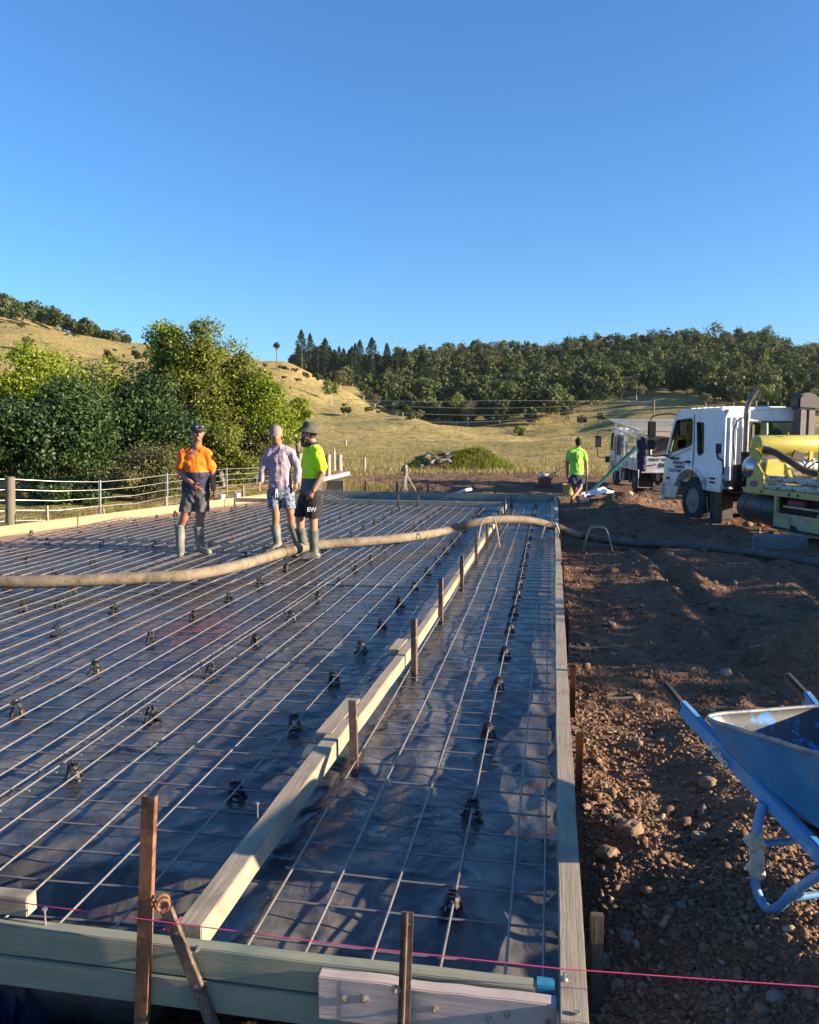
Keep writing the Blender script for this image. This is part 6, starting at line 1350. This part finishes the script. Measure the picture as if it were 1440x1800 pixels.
mb = MB(); mb.plate([(-2.32,1.35),(-2.0,1.35),(-2.0,1.62),(-2.18,1.66),(-2.38,1.50)], [], .05, FS(.02)); mb.plate([(.12,1.06),(.86,1.06),(.46,1.44),(.16,1.44)], [], .05, FB(-2.38)); mb.box((.8,-2.6,1.02), (1.3,.7,.06)); mb.build('pump_cover', P_yel, tr, bevel=.01)
mb = MB(); mb.plate([(-2.55,.80),(-2.00,.80),(-2.02,1.20),(-2.18,1.36),(-2.34,1.36),(-2.52,1.18)], [], .04, FS(-.02)); mb.build('side_plate', P_yelf, tr, bevel=.006)
mb = MB(); pts = [(-.024+0*k, -2.26+.13*math.cos(2*math.pi*k/20), .98+.06*math.sin(2*math.pi*k/20)) for k in range(20)]; mb.add(pts+[(p[0]-.002, p[1], p[2]) for p in pts], [tuple(range(20)), tuple(range(39,19,-1))]); mb.build('badge', simple('red_badge', (.42,.06,.05), .5, c2=(.10,.10,.30), sc=14), tr)
mb = MB(); mb.box((-.02,-4.1,.85), (.06,4.3,.10)); mb.box((-.02,-6.2,.85), (.06,.06,.3)); mb.box((-.02,-2.98,.52), (.07,.08,.62)); mb.box((-.02,-4.6,.52), (.07,.08,.62)); mb.box((.95,-4.1,.87), (1.8,4.2,.04)); mb.tube([(-.055,-2.2,.84),(.0,-2.2,.84)], .05, 12); mb.beam((-.02,-4.1,.52),(-.02,-4.5,.75), .05, .05); mb.build('side_rail', P_yelf, tr, bevel=.008)
mb = MB()
for y in (-2.55, -3.35, -3.6): mb.tube([(-.054,y,.85),(-.046,y,.85)], .03, 12)
mb.build('rail_bolts', M_dark, tr)
mb = MB(); mb.box((.22,-3.75,.50), (.04,1.5,.64)); mb.box((.05,-3.75,.24), (.4,1.5,.03)); mb.build('locker', M_dark, tr)
mb = MB(); mb.box((.08,-3.55,.62), (.05,1.0,.035)); mb.build('locker_shelf', M_dirtyw, tr); mb = MB(); mb.box((.12,-3.45,.70), (.2,.5,.09)); mb.build('red_tool', simple('red_tool_box', (.22,.03,.05), .6), tr, bevel=.02)
mb = MB(); mb.box((-.08,-3.72,.34), (.03,1.32,.36), Matrix.Rotation(R(-14), 3, 'Y')); mb.build('locker_door', M_dirtyw, tr, bevel=.008)
mb = MB(); mb.box((-.13,-3.60,.27), (.03,.12,.11)); mb.tube([(-.15,-3.6,.32),(-.15,-3.6,.22)], .02, 8); mb.build('latch', M_dark, tr, bevel=.006)
mb = MB(); pr = [(.012,-2.86)]+[(.31*math.sin(k/5*math.pi/2), -2.86+.09*(1-math.cos(k/5*math.pi/2))) for k in range(1,6)]+[(.31*math.sin(k/5*math.pi/2), -1.62-.09*(1-math.cos(k/5*math.pi/2))) for k in range(5,0,-1)]+[(.012,-1.62)]
mb.lathe(pr, 30, (.30,0,.50), 'Y'); 
for y in (-1.95,-2.5): mb.tube([(.30,y,.50),(.30,y+.05,.50)], .318, 30)
mb.build('fuel_tank', M_tank, tr, smooth=True, angle=40)
mb = MB(); mb.tube(spline([(.14,-2.35,1.62),(.24,-2.45,1.58),(.40,-2.7,1.42),(.62,-2.9,1.24),(1.0,-3.1,1.16),(1.7,-3.2,1.16),(2.0,-3.2,1.2)], 6), .065, 14); mb.tube([(.08,-2.33,1.63),(.18,-2.39,1.61)], .075, 14); mb.build('suction_hose', M_rubber, tr, smooth=True, angle=60)
mb = MB(); mb.box((.75,-2.45,1.50), (.24,.04,.17), Matrix.Rotation(.35, 3, 'Y')); mb.tube([(.80,-2.45,1.45),(1.05,-2.5,1.10)], .014, 6); mb.tube([(.70,-2.45,1.40),(.85,-2.5,1.15)], .014, 6); mb.build('control_box', M_dark, tr, bevel=.01)
for a, b, c, d in (((.1,-2.0,1.45),(.0,-2.3,1.3),(.15,-2.5,1.1),(.4,-2.6,1.0)), ((1.3,-2.3,1.5),(1.35,-2.5,1.35),(1.2,-2.6,1.2),(1.0,-2.7,1.08)), ((.3,-1.6,1.2),(.2,-1.5,.9),(.3,-1.4,.7),(.5,-1.3,.6)), ((-.02,-1.2,1.0),(.0,-1.35,.8),(.1,-1.5,.75),(.3,-1.6,.8)), ((1.0,-2.35,1.25),(1.1,-2.6,1.4),(1.35,-2.7,1.3),(1.6,-2.7,1.1))): mb = MB(); mb.tube(spline([a,b,c,d], 5), .018, 8); mb.build('hydraulic_line', M_rubber, tr, smooth=True, angle=60)
# hopper end outside the frame
mb = MB(); mb.plate([(.0,.9),(1.9,.9),(2.05,1.7),(-.15,1.7)], [], .9, FB(-5.9)); mb.box((.95,-4.4,1.45), (1.7,1.1,1.0)); mb.build('hopper', P_yel, tr, bevel=.02)
# two white posts carried on the side: things that lie on the truck
rot20 = Matrix.Rotation(R(20.5), 4, 'Z')
def tw(p): return TB+(rot20 @ Vector(p))
M_log = simple('white_painted_log', (.55,.53,.49), .7, c2=(.40,.33,.26), sc=7, dirt=(.10,.075,.055), dsc=11, dlo=.52, dhi=.6, stretch=(1,1,1), bs=.6, bsc=18, bd=.01)
for k, (z, x, lab) in enumerate(((1.09, .06, 'upper paint stained white post lying on the side rail of the pump truck'), (.955, .03, 'lower paint stained white post lying on the side rail of the pump truck'))):
    mb = MB(); pts = [tw((x+.01*q, -2.58-.42*q, z+.004*math.sin(q))) for q in range(9)]; mb.tube(pts, .062, 14, radii=[.062+.003*math.sin(q*2.1) for q in range(9)]); o = mb.build('stained_post', M_log, smooth=True, angle=60); recenter(o, pts[0]); tag(o, lab, 'post')
# ---------------- small tipper truck behind
T2 = Vector((2.62, 26.9, -.33)); t2 = empty('flatbed_truck', T2, R(6)); tag(t2, 'small white flatbed truck with ladder racks parked behind the pump truck', 'truck')
M_alloy = simple('alloy_rack', (.50,.50,.50), .4, .6, c2=(.62,.61,.58), sc=6)
c2p = [(4.55,.45),(4.62,.9),(4.50,1.25),(4.20,1.98),(4.0,2.08),(3.15,2.08),(3.05,2.0),(3.05,.62),(3.3,.62)]+arch(3.75,.42,.48,155,25,8)+[(4.25,.42)]
w2 = [(4.32,1.30),(4.08,1.88),(3.42,1.90),(3.42,1.26)]
mb = MB(); mb.plate(c2p, [w2], .04, FS(.02)); mb.plate(c2p, [w2], .04, FS(1.76)); mb.box((.91,3.55,2.06), (1.7,1.0,.05)); mb.plate([(.04,.62),(1.8,.62),(1.8,2.05),(.04,2.05)], [[(.3,1.35),(1.5,1.35),(1.5,1.9),(.3,1.9)]], .04, FB(3.04)); mb.plate([(.04,.5),(1.8,.5),(1.8,1.25),(.04,1.25)], [], .05, FB(4.50)); mb.box((.91,3.8,.6), (1.7,1.4,.1)); mb.build('cab_body', P_white, t2, bevel=.015)
mb = MB(); mb.plate(w2, [], .006, FS(.03)); mb.plate(w2, [], .006, FS(1.77)); mb.plate([(.3,1.35),(1.5,1.35),(1.5,1.9),(.3,1.9)], [], .006, FB(3.06)); mb.build('window', M_glass, t2)
mb = MB(); 
for i in range(4): a, b = w2[i], w2[(i+1)%4]; mb.beam((.015,a[0],a[1]),(.015,b[0],b[1]), .025,.035, up=(1,0,0))
mb.build('window_seal', M_dark, t2)
mb = MB(); mb.box((.9,3.5,1.1),(1.4,.5,.3)); mb.build('seats', M_dark, t2)
mb = MB(); mb.tube(spline([(.05,4.3,1.98),(-.25,4.5,2.0),(-.42,4.6,1.85),(-.42,4.6,1.1),(-.25,4.5,.98),(.02,4.4,1.0)], 4), .016, 8); mb.box((-.40,4.6,1.58), (.22,.08,.42)); mb.box((-.08,4.45,.92), (.14,.08,.22)); mb.build('mirror', M_dark, t2, smooth=True, angle=35)
wheel(t2, .06, 3.75, .40, .40, .2); wheel(t2, 1.55, 3.75, .40, .40, .2); wheel(t2, .0, 0, .42, .42, .42); wheel(t2, 1.4, 0, .42, .42, .42)
mb = MB(); mb.box((.45,1.4,.58), (.1,5.4,.2)); mb.box((1.35,1.4,.58), (.1,5.4,.2)); mb.box((.2,1.9,.5), (.35,.9,.36)); mb.box((.9,0,.42), (1.5,.14,.14)); mb.build('chassis', M_dark, t2)
mb = MB(); mb.box((.92,1.0,.80), (1.98,4.0,.10)); mb.build('tray', P_white, t2, bevel=.01)
mb = MB(); mb.box((-.05,1.0,.98), (.035,3.95,.30)); mb.box((1.89,1.0,.98), (.035,3.95,.30)); 
for k in range(6): mb.box((-.075,-.7+.68*k,.97), (.02,.05,.30))
mb.build('side_board', P_white, t2, bevel=.006)
mb = MB(); mb.box((.95,-1.03,.95), (1.86,.04,.50)); mb.box((.95,-1.07,.72), (1.9,.06,.05)); mb.build('tailgate', P_white, t2, bevel=.008)
text_obj('FIRST WRAP', .125, M_blkp, t2, (.22,-1.056,1.055), (1,0,0), uz, bold=.003, sp=1.15); text_obj('0422', .20, M_blkp, t2, (.52,-1.056,.86), (1,0,0), uz, bold=.006)
mb = MB(); mb.tube(spline([(.12,-1.056,.90),(.22,-1.056,.93),(.34,-1.056,.93),(.44,-1.056,.97)], 4), .014, 6); mb.build('lettering', M_blkp, t2)
mb = MB(); mb.box((.40,-1.06,.42), (.02,.02,.02)); mb.box((1.05,-1.10,.50), (.36,.02,.13)); mb.build('number_plate', simple('plate_yellow', (.5,.5,.42), .5), t2)
mb = MB(); zf, zr_ = 2.32, 1.96
def rz_(y): return zr_+(zf-zr_)*(y+1.1)/4.6
for x in (-.08, 1.92):
    mb.beam((x,-1.1,rz_(-1.1)), (x,4.2,rz_(4.2)), .06, .06); mb.beam((x,-1.1,rz_(-1.1)-.24), (x,3.4,rz_(3.4)-.22), .05, .05)
    for y in (-1.05, .2, 1.5, 2.9): mb.beam((x,y,rz_(y)-.24), (x,y,rz_(y)), .05, .05, up=(0,1,0))
    for y in (-1.0, .9, 2.9): mb.beam((x,y,.8), (x,y,rz_(y)-.2), .06, .06, up=(0,1,0))
for k in range(8): y = -1.0+.70*k; mb.beam((-.08,y,rz_(y)+.03), (2.3,y,rz_(y)+.03), .06, .028)
for k in range(5): mb.beam((.25+.35*k,3.0,.85), (.25+.35*k,3.0,rz_(3)-.2), .04, .04, up=(0,1,0))
mb.beam((-.08,2.95,1.5),(1.92,2.95,1.5), .05, .05); mb.build('ladder_rack', M_alloy, t2)
mb = MB()
mb.tube([(-.10,-1.12,.80),(-.10,-1.12,.26),(.62,-1.12,.24),(.66,-1.12,.55)], .016, 6); mb.tube([(-.08,1.8,.75),(-.1,1.75,.35),(-.05,1.5,.30),(-.04,1.5,.6)], .03, 8); mb.build('step_frame', M_alloy, t2)
mb = MB(); mb.box((.30,-.02,.40), (.6,.03,.6)); mb.box((.0,.6,.5), (.06,.1,.4)); mb.build('mud_flap', M_rubber, t2)
mb = MB(); mb.box((.02,2.55,1.35), (.10,.7,.95)); mb.tube(spline([(-.03,2.9,1.0),(-.04,2.6,1.5),(-.03,2.3,1.7)], 3), .02, 6); mb.build('tool_locker', simple('grey_locker', (.09,.09,.095), .6), t2, bevel=.02)
# loads on the flatbed: separate things
def tw2(p): return T2+(Matrix.Rotation(R(6), 4, 'Z') @ Vector(p))
bx = blob([('c', (-.02,-.98,1.72), .13, (.0,-1.0,.72), .11, Vector((1,0,0)), .6), ('c', (.05,-1.0,1.5), .10, (.08,-1.0,.8), .10)], 'tarp', simple('navy_tarp', (.012,.018,.05), .8), None, .02, 2, .04, 4, 6); bx.location = T2; bx.rotation_euler = (0,0,R(6)); tag(bx, 'dark navy tarp hanging on the rear rack upright of the flatbed truck', 'tarp')
M_pap = simple('brown_paper', (.30,.21,.14), .8, c2=(.45,.34,.24), sc=4)
mb = MB(); vs = []; n = 16
for k in range(n+1): a = math.pi*k/n; vs += [(.95-.62*math.cos(a), -.85, 1.18+.62*math.sin(a)**.8), (.95-.66*math.cos(a), .8, 1.18+.60*math.sin(a)**.8)]
mb.add(vs, [(2*k, 2*k+1, 2*k+3, 2*k+2) for k in range(n)]+[tuple(2*k for k in range(n+1)), tuple(2*k+1 for k in range(n, -1, -1))]); dr = mb.build('tool_box_lid', simple('grey_brown_cover', (.10,.085,.08), .8, c2=(.13,.11,.10), sc=3), smooth=True, angle=30); dr.location = T2; dr.rotation_euler = (0,0,R(6)); tag(dr, 'rounded grey brown cover on the back of the flatbed truck', 'cover')
mb = MB(); mb.box((.95,-.87,1.17), (1.7,.06,.08)); sb = mb.build('black_beam', M_blkp); sb.location = T2; sb.rotation_euler = (0,0,R(6)); tag(sb, 'black bar lying along the top of the flatbed tailgate', 'bar')
def crumple(name, c, d, lab, seed, mat=M_pap):
    o = blob([('e', (0,0,0), (d[0],d[1],d[2])), ('e', (d[0]*.6,0,d[2]*.2), (d[0]*.6,d[1]*.7,d[2]*.8))], name, mat, None, .03, 0, .09, seed, 4); o.location = tw2(c); tag(o, lab, 'bag'); return o
crumple('paper_bag', (1.55,-.72,1.42), (.42,.16,.13), 'crumpled tan sack lying across the cover of the flatbed truck', 3)
crumple('paper_bag', (.30,-.8,1.55), (.10,.12,.34), 'upright crumpled pale sack beside the navy tarp', 8, simple('pale_paper', (.5,.40,.30), .8))
mb = MB(); mb.beam(tw2((.10,-.95,1.95)), tw2((1.55,-1.25,1.80)), .7, .045, up=(.1,-.35,1)); o = mb.build('plywood_sheet', simple('plywood', (.42,.31,.22), .75, c2=(.25,.16,.12), sc=4, stretch=(1,1,6)), bevel=.004); recenter(o, tw2((.8,-1.1,1.88))); tag(o, 'stained plywood offcut lying on the rear end of the ladder rack', 'board')
# leaning screeds
def lean(name, a, b, w, h, mat, lab):
    mb = MB(); mb.beam(a, b, w, h); o = mb.build(name, mat, bevel=.004); recenter(o, a); tag(o, lab, 'screed')
A = at(1033, 872, -.3); B = aty(1120, 788, A.y+.2); lean('screed_bar', A+Vector((0,0,.02)), B, .11, .05, simple('green_screed', (.03,.22,.16), .45, .2, c2=(.05,.30,.24), sc=3), 'long green screed bar leaning against the flatbed truck')
A2 = at(1040, 866, -.3); A2.y += .25; B2 = aty(1117, 785, A2.y+.2); lean('screed_bar', A2+Vector((0,0,.05)), B2, .09, .05, simple('orange_timber', (.42,.16,.09), .7, c2=(.5,.25,.15), sc=3), 'reddish timber straight edge behind the green screed bar')
# ------------------------------------------------------------------ wheelbarrow
wb0 = empty('wheelbarrow', (.855*.88, 4.115*.88, 1.65-.88*(1.65+.252)), math.atan2(-.93, .37)); wb0.scale = (.88,.88,.88); tag(wb0, 'battered blue wheelbarrow standing on the gravel at the right edge', 'wheelbarrow')
def blue_mat(name, wear, worncol=(.42,.42,.40), base=(.012,.12,.34), base2=(.03,.17,.42), lo=.53, hi=.60, dust=.3):
    m, nt, b = new_mat(name); b.inputs['Roughness'].default_value = .45; n = noise_node(nt, 5, 5, .6, .3); n2 = noise_node(nt, 13, 7, .7, .8); n3 = noise_node(nt, 3.2, 6, .7, .5)
    c = mixc(nt, ramp(nt, n.outputs[0], [(.35, 0.0), (.65, 1.0)]), base, base2); c = mixc(nt, ramp(nt, n3.outputs[0], [(.44, 0.0), (.72, dust)]), c, (.28,.25,.22))
    c = mixc(nt, ramp(nt, n2.outputs[0], [(lo, 0.0), (hi, wear)]), c, worncol); nt.links.new(c, b.inputs['Base Color']); bump(nt, b, n2.outputs[0], .25, .003); return m
B_frame = blue_mat('blue_frame', .5, (.5,.5,.47), (.035,.20,.44), (.07,.28,.52), .58, .64, .45); B_tray = blue_mat('blue_tray', .8, (.20,.15,.10), (.015,.17,.38), (.03,.24,.50), .60, .68, .35); B_in = blue_mat('worn_tray_inside', 1.0, (.045,.05,.048), (.01,.17,.52), (.02,.22,.60), .42, .47, .0)
M_grip = simple('black_grip', (.03,.028,.026), .6, c2=(.08,.065,.05), sc=14)
HZ = .665
def shaft_pt(x, s_): return Vector((x, s_*((.305 if s_ < 0 else .365)-(0 if s_ < 0 else .10*max(0, x)/1.4)-.13*max(0, (x-.35))/1.1), HZ-.335*x/1.0 if x < 1.5 else 0))
for s_ in (-1, 1):
    sh_ = empty('handle_shaft', (0,0,0)); sh_.parent = wb0
    a, b = shaft_pt(.13, s_), shaft_pt(1.42, s_); mb = MB(); mb.beam(a, b, .034, .074); mb.build('channel', B_frame, sh_, bevel=.006)
    a, b = shaft_pt(-.03, s_), shaft_pt(.16, s_); mb = MB(); mb.beam(a, b, .040, .058); mb.build('grip', M_grip, sh_, bevel=.012)
    lg = MB(); p0 = shaft_pt(.71, s_); p1 = shaft_pt(1.03, s_); y_ = s_*.335
    lg.tube(spline([p0+Vector((0,s_*.012,-.01)), Vector((.715,s_*.300,.30)), Vector((.715,s_*.300,.13)), Vector((.735,s_*.300,.055)), Vector((.80,s_*.298,.024)), Vector((.86,s_*.292,.07)), Vector((.93,s_*.285,.17)), p1+Vector((0,s_*.012,-.02))], 7), .0185, 14); l_ = lg.build('leg', B_frame, wb0, smooth=True, angle=60)
mb = MB(); mb.tube([(.715,.300,.245),(.715,-.300,.245)], .014, 10); mb.tube([(.90,.288,.125),(.90,-.288,.125)], .014, 10); mb.build('cross_brace', B_frame, wb0, smooth=True)
bl = blob([('c', (.715,-.30,.30), .024, (.716,-.30,.15), .025), ('e', (.715,-.310,.25), (.030,.030,.06)), ('e', (.725,-.300,.17), (.026,.032,.05))], 'foam_wrap', simple('dirty_tape', (.55,.50,.42), .8, c2=(.34,.28,.2), sc=20), wb0, .006, 1, .02, 3, 30)
# tray: open shell with a rolled rim
def rring(x0, x1, w0, w1, z0, z1, rc, n=8):
    """rounded quadrilateral, rear at x0, front at x1"""
    pts = []; cor = [(x0, w0, 0), (x1, w1, 1), (x1, -w1, 2), (x0, -w0, 3)]
    for i, (cx_, cy_, q) in enumerate(cor):
        px_, py_ = cor[i-1][:2]; nx_, ny_ = cor[(i+1) % 4][:2]; c = Vector((cx_, cy_)); d0 = (Vector((px_, py_))-c).normalized(); d1 = (Vector((nx_, ny_))-c).normalized()
        for k in range(n+1):
            t = k/n; a = c+d0*rc; b = c+d1*rc; p = a*(1-t)**2+c*2*t*(1-t)+b*t*t; f = (p.x-x0)/(x1-x0); pts.append(Vector((p.x, p.y, z0+(z1-z0)*f)))
    return pts
rims = [rring(.33,1.26,.355,.335,.650,.800,.16), rring(.335,1.22,.335,.315,.600,.74,.15), rring(.46,1.10,.27,.255,.47,.56,.15), rring(.62,.99,.20,.18,.375,.40,.12), rring(.70,.93,.13,.11,.350,.365,.08)]
def shell(off, flip):
    vs = []; fs = []; n = len(rims[0])
    for r_ in rims:
        cx_ = sum((p.x for p in r_))/n
        for p in r_: c = Vector((cx_, 0, p.z)); d = (p-c); vs.append(p+d.normalized()*off+Vector((0,0,-.002 if off > 0 else .002)))
    for k in range(len(rims)-1):
        for i in range(n): q = (k*n+i, k*n+(i+1)%n, (k+1)*n+(i+1)%n, (k+1)*n+i); fs.append(q if flip else q[::-1])
    fs.append(tuple((len(rims)-1)*n+i for i in range(n))); return vs, fs
tr_ = empty('tray', (0,0,0)); tr_.parent = wb0
mb = MB(); mb.add(*shell(.002, True)); o = mb.build('tray_outside', B_tray, tr_, smooth=True, angle=180); s1 = o.modifiers.new('s','SUBSURF'); s1.levels = 1; s1.render_levels = 2
mb = MB(); mb.add(*shell(-.003, False)); o = mb.build('tray_inside', B_in, tr_, smooth=True, angle=180); s1 = o.modifiers.new('s','SUBSURF'); s1.levels = 1; s1.render_levels = 2
mb = MB(); mb.tube(rims[0]+[rims[0][0]], .0095, 10, cap=False); mb.build('rim', simple('worn_rim', (.36,.34,.28), .5, .3, c2=(.10,.14,.18), sc=12), tr_, smooth=True)
cream = simple('cream_paint', (.50,.50,.44), .8)
txt = text_obj('Kelso', .060, cream, wb0, shaft_pt(.385,-1)+Vector((0,-.0195,-.022)), shaft_pt(.9,-1)-shaft_pt(.4,-1), (0,0,1), bold=.0014, th=.0006, sp=.92)
# wheel of the barrow
ww = empty('barrow_wheel', (1.50, 0, .19)); ww.parent = wb0
mb = MB(); n = 24
mb.lathe([(.11,-.035),(.15,-.045),(.185,-.03),(.195,0),(.185,.03),(.15,.045),(.11,.035)], 28, axis='Y', cap=False); mb.build('tyre', M_tyre, ww, smooth=True, angle=50)
mb = MB(); mb.lathe([(.115,-.03),(.04,-.02),(.02,-.09),(.02,.09),(.04,.02),(.115,.03)], 20, axis='Y'); mb.build('rim', B_frame, ww, smooth=True, angle=40)
mb = MB(); mb.beam(shaft_pt(1.38,1), (1.5,.10,.19), .03, .03); mb.beam(shaft_pt(1.38,-1), (1.5,-.10,.19), .03, .03); mb.build('fork', B_frame, wb0)
mb = MB(); mb.box((.82,0,.345), (.36,.30,.03)); mb.build('tray_bracket', M_dark, wb0, bevel=.005)
# ------------------------------------------------------------------ haze
hz_ = MB(); hz_.box((0, 600, 85), (4200, 1420, 240)); M_haze, nt_, b_ = new_mat('haze'); nt_.nodes.remove(b_)
pv = nt_.nodes.new('ShaderNodeVolumePrincipled'); pv.inputs['Color'].default_value = (.80, .88, 1.0, 1); pv.inputs['Density'].default_value = .00003; pv.inputs['Anisotropy'].default_value = .3
nt_.links.new(pv.outputs[0], nt_.nodes['Material Output'].inputs['Volume'])
ho_ = hz_.build('haze', M_haze); ho_.rotation_euler = (0, 0, YAW); tag(ho_, 'thin pale morning haze over the whole valley', 'haze', kind='stuff')
